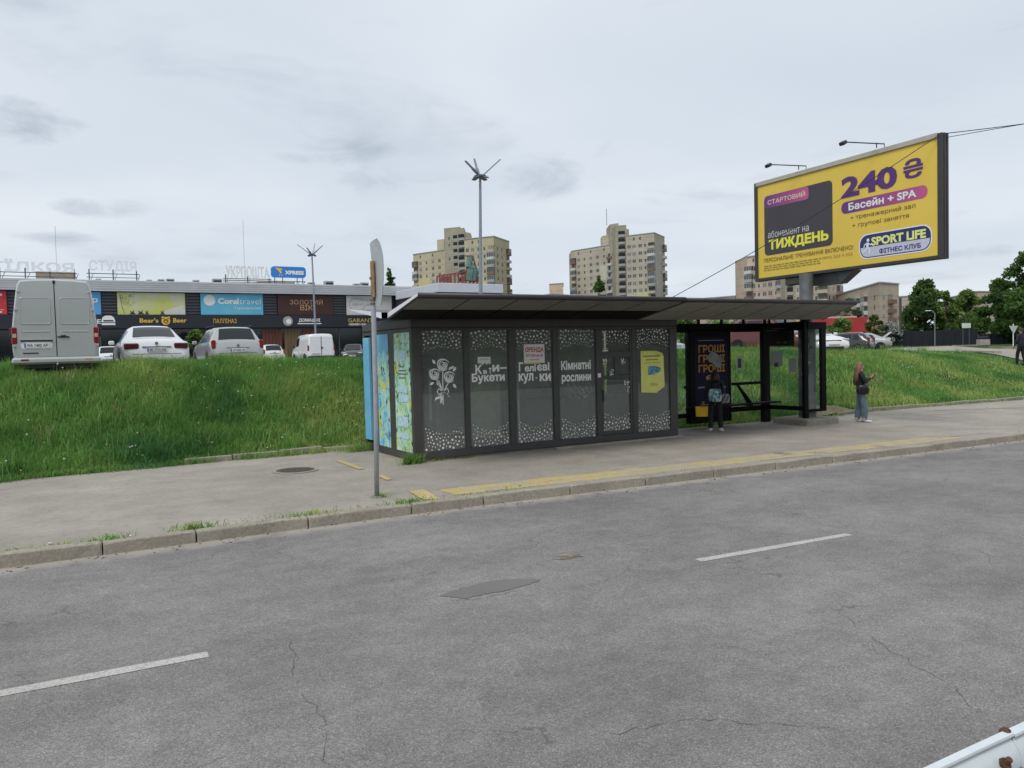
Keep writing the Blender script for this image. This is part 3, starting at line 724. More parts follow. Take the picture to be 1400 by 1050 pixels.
def flowers(name, n_, u0, u1, m, r_, up):
    u, v, z = scatter(n_, u0, u1); mb = MB()
    for a, b, c in zip(u, v, z):
        if vnoise(np.array([a]), np.array([b]), 12, 1.1)[0] < .5: continue
        h = random.uniform(*up); s = r_*random.uniform(.7, 1.2)
        mb.lathe((a, b, c+h), [(s*.3, -s*.8), (s, -s*.1), (s*.8, s*.6), (s*.2, s*.8)], 6); mb.tube([(a, b, c), (a, b, c+h)], .004, 3, 1, False)
    tag(mb.build(name, [m, MATS['stalk']]), kind='stuff')
mat('stalk', (.07, .14, .03), .7)
random.seed(2)
flowers('dandelion_clocks', 520, -6, 40, mat('dandelion_seed', (.6, .6, .56), .9), .018, (.16, .36))
flowers('dandelion_flowers', 170, -6, 40, mat('dandelion_yellow', (.6, .42, .03), .7), .016, (.12, .3))
# ------------------------------------------------------------------ kiosk
frame_m = mat('anthracite_frame', (.062, .060, .060), .5, .1, .12, 5, .05, 60)
frame_d = mat('anthracite_dark', (.022, .022, .023), .55, .1, .15, 5)
black_m = mat('black_steel', (.004, .004, .0045), .6, 0, .2, 5, spec=.15)
fascia_m = mat('pale_fascia_sheet', (.78, .77, .82), .5, .1, .06, 3)
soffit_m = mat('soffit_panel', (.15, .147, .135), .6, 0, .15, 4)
soffit_l = mat('soffit_panel_pale', (.24, .235, .21), .6, 0, .15, 4); soffit_d = mat('soffit_shade', (.005, .005, .005), .8, 0, .2, 4, spec=.15)
edge_m = mat('dark_roof_edge', (.055, .052, .060), .45, .3, .1, 4)
glass_k = glass_mat('kiosk_glass', (.88, .92, .90), 1.5, (.44, .46, .44), .17)
glass_s = glass_mat('shelter_glass', (.945, .965, .955), 1.42, (.35, .4, .38), .03)
film = mat('white_film', (.88, .88, .87), .5, 0, .04, 8)
kx0, kx1, kv0, kv1 = 6.2, 13.25, 14.95, 17.9
ki = thing('kiosk', 'dark grey glazed flower kiosk with white dotted window film and flat canopy roof', 'kiosk', (9.7, 16.4, 0))
mb = MB().bbox(6.26, 13.2, 15.0, 17.86, -.05, .05, .01)
mb.build('foundation', concrete, ki, world=True)
mb = MB().bbox(9.6, 13.36, 14.86, 15.0, -.05, .045, .012); mb.build('sill_slab', concrete, ki, world=True)
# frame members
mb = MB()
mb.bbox(kx0, kx1, kv0, kv0+.10, .05, .205, .008)
mb.bbox(kx0, kx0+.10, kv0+.1, kv1, .05, .185, .008)
mb.bbox(kx1-.1, kx1, kv0+.1, kv1, .05, .205, .008)
mb.bbox(kx0, kx1, kv1-.1, kv1, .05, .205, .008)
mb.build('base_rail', frame_m, ki, world=True)
mb = MB()
mb.bbox(kx0-.012, kx1+.012, kv0-.012, kv0+.10, 2.765, 2.93, .008)
mb.bbox(kx0-.012, kx0+.10, kv0+.1, kv1, 2.765, 2.93, .008)
mb.bbox(kx1-.1, kx1+.012, kv0+.1, kv1, 2.765, 2.93, .008)
mb.bbox(kx0, kx1, kv1-.1, kv1+.012, 2.765, 2.93, .008)
mb.build('top_beam', frame_m, ki, world=True)
MB().box(kx0+.01, kx1-.01, kv0+.012, kv0+.08, 2.742, 2.765).box(kx0+.012, kx0+.08, kv0+.08, kv1, 2.742, 2.765).build('shadow_gap', frame_d, ki, world=True)
mb = MB().bbox(kx0, kx1, kv0+.006, kv0+.10, 2.69, 2.742, .004).bbox(kx0+.004, kx0+.10, kv0+.1, kv1, 2.67, 2.742, .004); mb.build('head_rail', frame_m, ki, world=True)
mull = [(6.2, 6.41), (7.39, 7.51), (8.47, 8.64), (9.61, 9.77), (10.80, 10.94), (11.85, 12.01), (13.02, 13.25)]
for a, b in mull: MB().bbox(a, b, kv0, kv0+.10, .205, 2.69, .006).build('mullion', frame_m, ki, world=True)
side = [(14.98, 15.10), (15.93, 16.27), (16.98, 17.36), (17.80, 17.9)]
for a, b in side[1:]: MB().bbox(kx0+.0, kx0+.10, a, b, .185, 2.67, .006).build('mullion', frame_m, ki, world=True)
MB().box(kx0+.1, kx1-.1, kv1-.06, kv1-.01, .2, 2.76).build('back_wall', mat('kiosk_inner_wall', (.52, .53, .50), .8), ki, world=True)
MB().box(kx1-.06, kx1-.01, kv0+.1, kv1-.1, .2, 2.76).build('side_wall', frame_m, ki, world=True)
MB().box(kx0+.1, kx1-.1, kv0+.1, kv1-.1, .06, .10).build('floor', mat('kiosk_floor', (.42, .42, .40), .6), ki, world=True)
MB().box(kx0+.1, kx1-.1, kv0+.1, kv1-.1, 2.77, 2.80).build('ceiling', mat('kiosk_ceiling', (.3, .3, .3), .8), ki, world=True)
MB().box(7.55, 8.45, 15.35, 15.38, .35, 1.75).build('cardboard_screen', mat('beige_board', (.5, .47, .40), .85), ki, world=True)
MB().tube([(8.87, 15.25, .1), (8.84, 15.25, 1.72)], .022, 8).build('inner_pole', mat('white_pole', (.75, .75, .73), .5), ki, world=True)
MB().bbox(9.75, 13.1, 17.0, 17.6, .1, 1.0, .01).build('counter', mat('kiosk_counter', (.2, .21, .2), .7), ki, world=True)
MB().box(7.0, 7.06, 15.6, 17.2, .1, 2.2).build('inner_partition', mat('kiosk_partition', (.2, .21, .2), .7), ki, world=True)
MB().box(6.80, 6.86, 15.5, 15.53, .8, 1.9).build('inner_strip', mat('pale_strip', (.5, .5, .48), .6), ki, world=True)

def dots(mb, x0, x1, z0, z1, edge, y, up, gaps=()):
    """blue-noise dots thinning out towards one edge; y = plane just before the pane"""
    pts = []; tries = 0
    while tries < 1500:
        tries += 1
        x = random.uniform(x0, x1); z = random.uniform(z0, z1); xm = (x-x0)/(x1-x0)
        f = (z-z0)/(z1-z0); f = f if up else 1-f          # 1 at the dense outer edge
        lim = .18+.5*math.sin(math.pi*xm)**1.3*edge
        if f < lim: continue
        r = random.choice((.013, .017, .021, .025)) if f > lim+.2 else random.choice((.009, .012, .015))
        if any((x-a)**2+(z-b)**2 < (r+c+.03)**2 for a, b, c in pts): continue
        if any(a <= x <= b and c <= z <= d for a, b, c, d in gaps): continue
        pts.append((x, z, r))
        mb.disc((x, y, z), r, r, U_, Z_, 8)
random.seed(31)
PY = kv0+.040; FY = PY-.004
def pane(x0, x1, z0, z1, name='window_pane'):
    return MB().box(x0, x1, PY, PY+.012, z0, z1).build(name, glass_k, ki, world=True)
P = [pane(a[1], b[0], .205, 2.69) for a, b in zip(mull[:4], mull[1:5])]
for q, (a, b) in enumerate(zip(mull[:4], mull[1:5])):
    mb = MB(); x0, x1 = a[1]+.06, b[0]-.05
    dots(mb, x0, x1, 2.16, 2.68, .35, FY, True, ((8.84, 9.42, 1.9, 2.40),) if q == 2 else ())
    dots(mb, x0, x1, .22, .78, .5, FY, False)
    tag(mb.build('dot_film', film, P[q], world=True), kind='stuff')
# pane 1: rose bouquet
def rose(mb, cx, cz, r):
    for k, (ra, tw) in enumerate(((1.0, 0.3), (.68, 1.7), (.38, 3.2))):
        pts = [(cx+r*ra*(1+.09*math.sin(3*t+tw))*math.cos(t), FY, cz+r*ra*(1+.08*math.cos(2*t+tw))*math.sin(t)) for t in [tw+i*5.4/22 for i in range(23)]]
        mb.ribbon(pts, [.012+.018*math.sin(math.pi*i/22) for i in range(23)], (0, -1, 0))
    mb.disc((cx, FY, cz), r*.17, r*.14, U_, Z_, 10)
def leaf(mb, cx, cz, s, a):
    e1 = Vector((math.cos(a), 0, math.sin(a))); e2 = Vector((-math.sin(a), 0, math.cos(a))); c = Vector((cx, FY, cz))
    mb.poly([c+e1*(s*x)+e2*(s*y) for x, y in ((-1, 0), (-.5, .42), (.1, .5), (.6, .3), (1, 0), (.6, -.3), (.1, -.5), (-.5, -.42))])
mb = MB()
rose(mb, 6.91, 1.98, .125); rose(mb, 6.72, 1.79, .115); rose(mb, 7.05, 1.72, .115)
for a in ((6.70, 2.05, .06, 2.2), (7.12, 1.92, .05, .6), (7.17, 1.88, .06, .9), (6.64, 1.60, .055, 3.6), (6.77, 1.60, .045, 4.6), (7.16, 1.53, .06, 5.4), (7.06, 1.9, .04, 1.0)): leaf(mb, *a)
for p_ in ([(6.90, 1.85), (6.89, 1.6), (6.885, 1.15)], [(6.75, 1.68), (6.83, 1.52), (6.88, 1.42)], [(7.02, 1.6), (6.95, 1.5), (6.9, 1.42)], [(6.80, 1.66), (6.86, 1.5)]):
    mb.ribbon([(x, FY, z) for x, z in p_], .022, (0, -1, 0))
for s in (-1, 1):
    mb.ribbon([(6.89, FY, 1.42), (6.89+s*.10, FY, 1.49), (6.89+s*.13, FY, 1.43), (6.89+s*.10, FY, 1.36), (6.89, FY, 1.42)], .024, (0, -1, 0))
mb.ribbon([(6.88, FY, 1.40), (6.82, FY, 1.31), (6.73, FY, 1.29), (6.70, FY, 1.24)], [.02, .05, .05, .01], (0, -1, 0))
mb.ribbon([(6.88, FY, 1.40), (6.85, FY, 1.27), (6.83, FY, 1.18)], [.02, .05, .02], (0, -1, 0))
mb.ribbon([(6.91, FY, 1.40), (6.99, FY, 1.36), (7.04, FY, 1.30)], [.012, .012, .008], (0, -1, 0))
mb.build('bouquet_drawing', film, P[0], world=True)
def letter(pane_, items, name='lettering', m=film):
    for s, x0, x1, zc, h, b in items: text_into(MB(), s, ((x0+x1)/2, FY, zc), U_, Z_, x1-x0, h, b).build(name, m, pane_, world=True)
letter(P[1], [('К', 7.66, 7.82, 1.86, .20, .035), ('в', 7.85, 7.94, 1.80, .08, .03), ('т', 7.98, 8.05, 1.82, .13, .03), ('и', 8.07, 8.24, 1.87, .15, .035), ('-', 8.26, 8.43, 1.87, .03, .02), ('Букети', 7.57, 8.37, 1.66, .23, .035)])
letter(P[2], [('Г', 8.73, 8.84, 1.88, .20, .035), ('елі', 8.88, 9.17, 1.85, .16, .035), ('єві', 9.20, 9.53, 1.87, .19, .035), ('кул', 8.72, 9.10, 1.62, .23, .035), ('ь', 9.16, 9.20, 1.63, .05, .01), ('ки', 9.26, 9.56, 1.63, .17, .035)])
letter(P[3], [('Кімнатні', 9.84, 10.66, 1.88, .215, .032), ('рослини', 9.85, 10.66, 1.56, .205, .032)])
# scratched tag under the lettering
mb = MB(); random.seed(8)
for k in range(7):
    x = 9.95+.1*k; z = 1.32+random.uniform(-.08, .06); pts = []
    for i in range(14): pts.append((x+.10*math.sin(i*.55+k)+.008*i, FY, z+.11*math.cos(i*.7+k*1.3)-.004*i))
    mb.ribbon(pts, .007, (0, -1, 0))
mb.build('scratched_scribble', mat('scratch_grey', (.42, .43, .42), .7), P[3], world=True)
# notices on the glass
sheet = mat('paper_white', (.74, .75, .75), .8, 0, .05, 3)
red_t = mat('red_print', (.55, .03, .03), .6, 0, .05); grey_t = mat('grey_print', (.25, .25, .26), .7, 0, .05)
nt = thing('rental_notice', 'white sheet with red lettering taped to the kiosk glass', 'notice', (9.12, FY, 1.95))
MB().box(8.865, 9.40, FY-.006, FY-.003, 1.955, 2.375).build('sheet', sheet, nt, world=True)
text_into(MB(), 'ОРЕНДА', (9.135, FY-.009, 2.245), U_, Z_, .48, .125, .035).build('lettering', red_t, nt, world=True)
mb = text_into(MB(), '077-020-66-20', (9.135, FY-.009, 2.125), U_, Z_, .44, .06, .02); text_into(mb, 'без комісії', (9.135, FY-.009, 2.035), U_, Z_, .24, .04, .01); mb.build('lettering', red_t, nt, world=True)
MB().box(8.86, 9.30, FY-.009, FY-.006, 1.935, 1.965).build('tape', mat('yellow_tape', (.6, .5, .12), .5), nt, world=True)
n2 = thing('torn_notice', 'small torn white paper stuck above the lettering on the second pane', 'notice', (7.9, FY, 1.95))
MB().poly([(7.72, FY-.004, 1.98), (7.72, FY-.004, 2.125), (8.03, FY-.004, 2.12), (8.03, FY-.004, 1.96), (7.96, FY-.004, 1.985), (7.93, FY-.004, 1.94), (7.89, FY-.004, 2.0), (7.84, FY-.004, 1.95), (7.78, FY-.004, 1.99)]).build('sheet', sheet, n2, world=True)
text_into(MB(), 'ОРЕНДА', (7.875, FY-.007, 2.07), U_, Z_, .2, .035, .02).build('lettering', grey_t, n2, world=True)
# door
dr = MB()
dr.bbox(10.945, 10.99, kv0+.012, kv0+.08, .21, 2.69, .004); dr.bbox(11.79, 11.845, kv0+.012, kv0+.08, .21, 2.69, .004)
for a, b in ((.21, .30), (1.53, 1.60), (2.02, 2.16), (2.655, 2.69)): dr.bbox(10.99, 11.79, kv0+.012, kv0+.08, a, b, .004)
dr.bbox(11.335, 11.50, kv0+.012, kv0+.08, 1.60, 2.02, .004)
door = dr.build('door', frame_m, ki, world=True)
random.seed(44)
for x0, x1, z0, z1 in ((10.99, 11.79, .30, 1.53), (10.99, 11.335, 1.60, 2.02), (11.50, 11.79, 1.60, 2.02), (10.99, 11.79, 2.16, 2.655)):
    MB().box(x0, x1, PY+.004, PY+.014, z0, z1).build('pane', glass_k, door, world=True)
mb = MB(); dots(mb, 11.0, 11.78, 2.25, 2.645, .4, PY, True); dots(mb, 11.0, 11.78, .31, .82, .5, PY, False)
for cx, cz, sx_, sz in ((11.03, 1.93, .16, .09), (11.26, 1.68, .09, .12), (11.60, 1.93, .1, .1), (11.70, 1.42, .12, .1), (11.75, 1.25, .05, .14)):
    for k in range(14):
        mb.disc((cx+random.uniform(-sx_, sx_)*.6, PY, cz+random.uniform(-sz, sz)*.6), random.choice((.012, .018, .024)), .018, U_, Z_, 7)
tag(mb.build('dot_film', film, door, world=True), kind='stuff')
mb = text_into(MB(), 'ГРАФІК', (11.08, PY, 2.235), U_, Z_, .14, .03, .02); mb.box(11.0, 11.17, PY-.001, PY, 2.175, 2.20); mb.build('lettering', film, door, world=True)
MB().bbox(10.955, 10.98, kv0-.03, kv0-.005, 1.0, 1.28, .006).bbox(10.955, 10.98, kv0-.005, kv0+.012, 1.03, 1.06, .003).bbox(10.955, 10.98, kv0-.005, kv0+.012, 1.22, 1.25, .003).build('handle', frame_d, door, world=True)
MB().box(10.825, 10.915, kv0-.006, kv0-.002, 1.57, 1.67).build('sticker', sheet, ki, world=True)
# right hand pane with poster
a, b = mull[5], mull[6]
pr = pane(a[1], b[0], .205, 2.69); mb = MB(); dots(mb, a[1]+.03, b[0]-.02, 2.16, 2.68, .35, FY, True); dots(mb, a[1]+.03, b[0]-.02, .22, .82, .5, FY, False); tag(mb.build('dot_film', film, pr, world=True), kind='stuff')
ps = thing('yellow_poster', 'yellow poster with a blue picture and curling corners on the kiosk window', 'poster', (12.5, FY, 1.1))
yel = mat('yellow_poster_paper', (.74, .76, .20), .6, 0, .12, 2.5)
MB().prism([(12.13, FY-.004, 2.16), (12.13, FY-.004, 1.16), (12.60, FY-.004, 1.13), (12.86, FY-.004, 1.28), (12.84, FY-.004, 2.02), (12.80, FY-.004, 2.1), (12.60, FY-.004, 2.155)], (0, .003, 0)).build('sheet', yel, ps, world=True)
MB().add([(12.60, FY-.005, 2.155), (12.82, FY-.005, 2.06), (12.78, FY-.04, 2.03), (12.68, FY-.05, 2.05), (12.58, FY-.03, 2.10)], [(0, 1, 2, 3, 4)]).build('curled_corner', yel, ps, world=True)
MB().poly([(12.35, FY-.008, 1.78), (12.35, FY-.008, 1.58), (12.55, FY-.008, 1.57), (12.74, FY-.008, 1.66), (12.74, FY-.008, 1.74), (12.55, FY-.008, 1.79)]).build('picture', ramp_mat('blue_photo_print', [(7, 4, (1, 1, 2.5), [(.35, (.03, .06, .09)), (.48, (.10, .25, .42)), (.6, (.25, .45, .55)), (.7, (.5, .7, .5))], 'MIX', 1)])[0], ps, world=True)
gold_t = mat('ochre_print', (.35, .3, .05), .7, 0, .05)
mb = MB()
mb.box(12.2, 12.72, FY-.0085, FY-.008, 2.01, 2.045); mb.box(12.28, 12.66, FY-.0085, FY-.008, 1.93, 1.955); mb.box(12.22, 12.74, FY-.0085, FY-.008, 1.862, 1.872)
for k in range(3): mb.box(12.4, 12.64, FY-.0085, FY-.008, 1.36-.03*k, 1.37-.03*k)
mb.build('print_lines', gold_t, ps, world=True)
# left side posters (flower prints)
def floral(name, seed, blue):
    """printed garden picture: washes of green and blue, yellow blossom and dark leaves in fine flecks"""
    c0 = [(.30, (.12, .32, .24)), (.45, (.36, .66, .44)), (.55, (.50, .80, .74)), (.68, (.60, .82, .48))] if not blue else [(.30, (.10, .38, .62)), (.45, (.24, .60, .80)), (.56, (.42, .74, .78)), (.7, (.52, .72, .36))]
    m, n, l, p, t, prev = ramp_mat(name, [(2.6+seed, 6, (1, 1.4, 1), c0, 'MIX', 1), (13, 5, (1, 1.3, .8), [(.35, g3(.30)), (.65, g3(.72))], 'OVERLAY', .6)], rough=.35, spec=.5)
    for sc, det, lo, hi, col, off in ((3.1, 7, .54, .60, (.66, .66, .07), 3+seed), (5.5, 7, .56, .61, (.025, .06, .03), 9+seed), (8.5, 6, .60, .64, (.36, .20, .10), 17+seed), (9.5, 6, .61, .65, (.68, .78, .80), 23+seed)):
        mp = n.new('ShaderNodeMapping'); mp.inputs['Location'].default_value = (off, off*1.7, off*.6); mp.inputs['Scale'].default_value = (1, 1.5, 1); l.new(t.outputs['Object'], mp.inputs[0])
        z = n.new('ShaderNodeTexNoise'); z.inputs['Scale'].default_value = sc; z.inputs['Detail'].default_value = det; z.inputs['Roughness'].default_value = .68; l.new(mp.outputs[0], z.inputs['Vector'])
        r = n.new('ShaderNodeMapRange'); r.inputs['From Min'].default_value = lo; r.inputs['From Max'].default_value = hi; l.new(z.outputs[0], r.inputs['Value'])
        x = n.new('ShaderNodeMix'); x.data_type = 'RGBA'; l.new(r.outputs[0], x.inputs[0]); l.new(prev, x.inputs[6]); x.inputs[7].default_value = (*col, 1); prev = x.outputs[2]
    l.new(prev, p.inputs['Base Color']); return m
fl_g, fl_b = floral('floral_print_green', .2, False), floral('floral_print_blue', .6, True)
skyb = mat('sky_blue_print', (.17, .48, .72), .4, 0, .12, 2); pale_l = mat('pale_blue_label', (.46, .66, .76), .5, 0, .35, 16); bark = ramp_mat('dark_trunk_print', [(6, 5, (1, 1, .4), [(.3, (.01, .012, .01)), (.6, (.05, .06, .04)), (.8, (.22, .16, .10))], 'MIX', 1)])[0]
yflow = ramp_mat('yellow_blossom_print', [(16, 4, (1, 1, 1), [(.38, (.04, .08, .02)), (.47, (.55, .58, .04)), (.62, (.72, .70, .12))], 'MIX', 1)])[0]
xs = kx0-.004
def vpoly(pts, m, par, name, dx=0.0): return MB().poly([(xs-dx, v, z) for v, z in pts]).build(name, m, par, world=True)
s1 = MB().box(kx0, kx0+.03, 15.07, 15.93, .185, 2.67).build('poster_panel', fl_g, ki, world=True)
for v0, v1, z0, z1 in ((15.25, 15.66, 2.12, 2.30), (15.22, 15.75, 1.42, 1.56), (15.15, 15.7, 1.22, 1.38), (15.22, 15.8, .70, .92), (15.18, 15.7, .45, .58)): vpoly([(v1, z1), (v1, z0), (v0, z0), (v0, z1)], pale_l, s1, 'label_print', .003)
mb = MB()
for z, w in ((1.95, .12), (1.87, .2), (1.80, .24), (1.72, .16)): mb.box(xs-.005, xs-.004, 15.48-w, 15.48+w, z, z+.02)
mb.build('print_lines', mat('dark_print', (.12, .1, .14), .7), s1, world=True)
s2 = MB().box(kx0, kx0+.03, 16.27, 16.98, .185, 2.67).build('poster_panel', fl_b, ki, world=True)
vpoly([(16.98, 2.67), (16.98, 2.22), (16.85, 2.30), (16.72, 2.2), (16.55, 2.33), (16.4, 2.25), (16.27, 2.36), (16.27, 2.67)], skyb, s2, 'sky_print', .001)
MB().bbox(kx0-.05, kx0+.02, 17.40, 17.78, .26, 2.62, .01).build('poster_panel', [skyb], ki, world=True)

# roofs: a folded canopy, the front leaf rising towards the road
def canopy(par, u0f, u1f, u0b, u1b, dz, n_pan, dark_row, name='roof'):
    """front edge from u0f..u1f at v 12.9, fold line u0b..u1b at v 14.72"""
    zf, zb, zf0, zb0 = 3.285+dz, 3.04+dz, 3.215+dz, 2.92+dz
    mb = MB()
    F = [(u0f, 12.9), (u1f, 12.9), (u1b, 14.72), (u0b, 14.72)]
    top = [(F[0][0], F[0][1], zf), (F[1][0], F[1][1], zf), (F[2][0], F[2][1], zb), (F[3][0], F[3][1], zb)]
    bot = [(F[0][0], F[0][1]+.03, zf0), (F[1][0], F[1][1]+.03, zf0), (F[2][0], F[2][1], zb0), (F[3][0], F[3][1], zb0)]
    mb.add(top+bot, [(0, 1, 2, 3), (7, 6, 5, 4)], 0); mb.add(top+bot, [(0, 4, 5, 1), (2, 6, 7, 3)], 0)
    mb.add(top+bot, [(0, 3, 7, 4), (1, 5, 6, 2)], 1)
    o = mb.build(name, [edge_m, fascia_m], par, world=True)
    # rounded nose along the front edge and trim under the ends
    MB().tube([(u0f+.005, 12.9, (zf+zf0)/2+.005), (u1f-.005, 12.9, (zf+zf0)/2+.005)], .042, 10).build('front_trim', edge_m, par, smooth=True, world=True)
    for a, b in ((0, 3), (1, 2)):
        p0, p1 = Vector(bot[a]), Vector(bot[b]); MB().tube([p0+Vector((0, 0, -.006)), p1+Vector((0, 0, -.006))], .022, 6).build('end_trim', frame_d, par, world=True)
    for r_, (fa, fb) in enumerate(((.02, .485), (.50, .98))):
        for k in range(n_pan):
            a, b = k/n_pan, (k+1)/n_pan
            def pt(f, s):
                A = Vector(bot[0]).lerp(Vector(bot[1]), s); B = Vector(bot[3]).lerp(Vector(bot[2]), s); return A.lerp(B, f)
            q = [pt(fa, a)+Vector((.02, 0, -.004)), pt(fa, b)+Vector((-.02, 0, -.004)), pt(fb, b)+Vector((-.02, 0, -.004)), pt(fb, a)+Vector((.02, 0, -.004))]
            m = soffit_d if (dark_row and r_ == 1) else (soffit_m if dark_row else soffit_l)  # kiosk row by the fold is near black: shade put into the panel colour
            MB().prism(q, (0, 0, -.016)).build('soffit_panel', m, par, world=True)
    return o
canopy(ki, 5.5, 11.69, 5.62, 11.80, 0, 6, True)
mb = MB()   # rear leaf rising to the back
mb.add([(5.5, 14.735, 2.93), (5.5, 14.735, 3.05), (5.48, 16.55, 3.22), (5.48, 16.55, 3.19), (13.2, 14.735, 2.935), (13.2, 14.735, 3.05), (13.2, 18.1, 3.22), (13.2, 18.1, 3.18)],
       [(0, 1, 2, 3)], 1); mb.add(mb.v, [(1, 5, 6, 2), (0, 3, 7, 4), (2, 6, 7, 3), (4, 7, 6, 5)], 0)
mb.build('rear_roof', [edge_m, fascia_m], ki, world=True)
MB().bbox(6.26, 13.2, 14.985, 17.85, 2.93, 2.98, .01).build('roof_deck', frame_d, ki, world=True)

# ------------------------------------------------------------------ bus shelter
sh = thing('bus_shelter', 'black steel bus shelter with glass walls, bench and advertising box beside the kiosk', 'bus shelter', (15.8, 15.8, 0))
canopy(sh, 11.71, 17.35, 11.82, 18.3, -.012, 6, False)
mb = MB(); mb.add([(13.25, 14.76, 2.915), (13.25, 14.76, 3.03), (13.25, 16.8, 3.2), (13.25, 16.8, 3.17), (18.3, 14.76, 2.915), (18.3, 14.76, 3.03), (18.9, 16.8, 3.2), (18.9, 16.8, 3.17)], [(1, 5, 6, 2), (0, 3, 7, 4), (2, 6, 7, 3), (0, 1, 2, 3), (4, 7, 6, 5)]); mb.build('rear_roof', edge_m, sh, world=True)
V0 = 16.3
MB().bbox(13.3, 17.93, V0-.06, V0+.06, 2.62, 2.86, .008).bbox(17.80, 17.93, 15.05, V0-.06, 2.62, 2.86, .008).bbox(17.93, 18.77, 14.95, 15.06, 2.64, 2.84, .008).build('top_beam', black_m, sh, world=True)
for k in range(6): MB().box(13.5+.85*k, 13.56+.85*k, V0-.03, V0+.03, 2.86, 3.16).build('roof_bracket', black_m, sh, world=True)
MB().bbox(17.64, 17.92, V0-.07, V0+.07, 0, 2.62, .01).build('post', black_m, sh, world=True)
MB().bbox(17.86, 18.01, 14.95, 15.06, .1, 2.9, .01).build('post', black_m, sh, world=True)
MB().bbox(18.56, 18.76, 14.96, 15.05, .33, 2.64, .008).bbox(18.04, 18.56, 14.97, 15.04, .33, .41, .006).build('wing_frame', black_m, sh, world=True)
MB().bbox(13.3, 14.78, V0-.03, V0+.03, .30, .42, .006).build('bottom_rail', black_m, sh, world=True); MB().bbox(16.38, 17.64, V0-.03, V0+.03, .36, .50, .006).build('bottom_rail', black_m, sh, world=True)
def beam(mb, a, b, w, z0, z1):
    a = Vector((*a, 0)); b = Vector((*b, 0)); d = (b-a).normalized(); n_ = Vector((-d.y, d.x, 0))*w/2
    return mb.prism([(*(a+n_).xy, z0), (*(a-n_).xy, z0), (*(b-n_).xy, z0), (*(b+n_).xy, z0)], (0, 0, z1-z0))
beam(MB(), (17.8, V0-.07), (17.92, 15.08), .06, .38, .50).build('bottom_rail', black_m, sh, world=True)
def glass_v(a, b, z0, z1, name='glass_pane', m=glass_s):
    o = beam(MB(), a, b, .012, z0, z1); return o.build(name, m, sh, world=True)
g1 = glass_v((13.3, V0), (14.78, V0), .42, 2.62); g2 = glass_v((16.38, V0), (17.64, V0), .50, 2.62)
g3_ = glass_v((17.8, V0-.07), (17.92, 15.08), .50, 2.62); g4 = glass_v((18.04, 15.0), (18.56, 15.0), .41, 2.64)
# shatter star in the end glass
random.seed(15); mb = MB(); c0 = Vector((17.845, 15.55, .78))
for k in range(13):
    a = R(20+k*27+random.uniform(-10, 10)); L = random.choice((.12, .2, .3, .4)) if k != 3 else 1.05
    if k == 3: a = R(112)
    pts = [c0+Vector((.0, -math.cos(a)*L*f+random.uniform(-.012, .012), math.sin(a)*L*f)) for f in (0, .3, .6, 1)]
    mb.ribbon([p_+Vector((-.02-.04*(p_.y-15.55)*-.3, 0, 0)) for p_ in pts], [.014, .010, .008, .004], (1, 0, 0))
mb.build('glass_crack', mat('crack_sparkle', (.55, .62, .35), .5), g3_, world=True)
MB().box(16.63, 16.86, V0-.015, V0-.009, 1.55, 1.92).box(16.67, 16.82, V0-.018, V0-.015, 1.6, 1.87, 1).build('sticker', [mat('pale_sticker', (.5, .55, .5), .6), mat('dark_sticker', (.06, .07, .06), .6)], g2, world=True)
tm_ = glass_mat('translucent_paper', (.7, .7, .72), 1.3, (.5, .5, .53), .6)
mb = beam(MB(), (17.785, 16.1), (17.83, 15.7), .004, 1.62, 2.05); mb.build('timetable_sheet', tm_, g3_, world=True)
mb = beam(MB(), (17.86, 15.5), (17.88, 15.25), .004, 1.45, 1.85); mb.build('timetable_sheet', tm_, g3_, world=True)
beam(MB(), (17.775, 15.95), (17.79, 15.82), .004, 1.6, 1.72).build('sticker', MATS['dark_sticker'], g3_, world=True)
# advertising light box with its poster
lb = MB().bbox(14.80, 16.34, V0-.10, V0+.10, .13, 2.68, .02).build('advert_box', black_m, sh, world=True)
navy = mat('navy_poster', (.008, .007, .032), .6, 0, .1, 2, spec=.2); orange = mat('orange_print', (.50, .22, .015), .5, 0, .05)
LY = V0-.104
MB().box(14.98, 16.20, LY, LY+.003, .32, 2.5).build('poster_sheet', navy, lb, world=True)
mb = MB()
for z in (2.17, 1.90, 1.63): text_into(MB(), 'ГРОШІ', (15.60, LY-.004, z), U_, Z_, .98, .215, .03).build('lettering', orange, lb, world=True)
text_into(MB(), 'Є!', (15.62, LY-.004, 1.37), U_, Z_, .5, .16, .03).build('lettering', orange, lb, world=True)
for x0, x1, z0, z1 in ((15.1, 16.05, 2.385, 2.41), (15.07, 15.42, 1.09, 1.14), (15.9, 16.1, 1.06, 1.13), (15.15, 16.0, .62, .65)): MB().box(x0, x1, LY-.005, LY-.003, z0, z1).build('print_line', mat('dim_print', (.18, .18, .26), .6), lb, world=True)
MB().prism([(15.38, LY-.007, 1.93), (15.62, LY-.007, 2.10), (15.98, LY-.007, 1.92), (15.94, LY-.007, 1.62), (15.75, LY-.007, 1.66)], (0, .002, 0)).build('phone_picture', mat('grey_phone_print', (.20, .22, .22), .5, 0, .4, 6), lb, world=True)
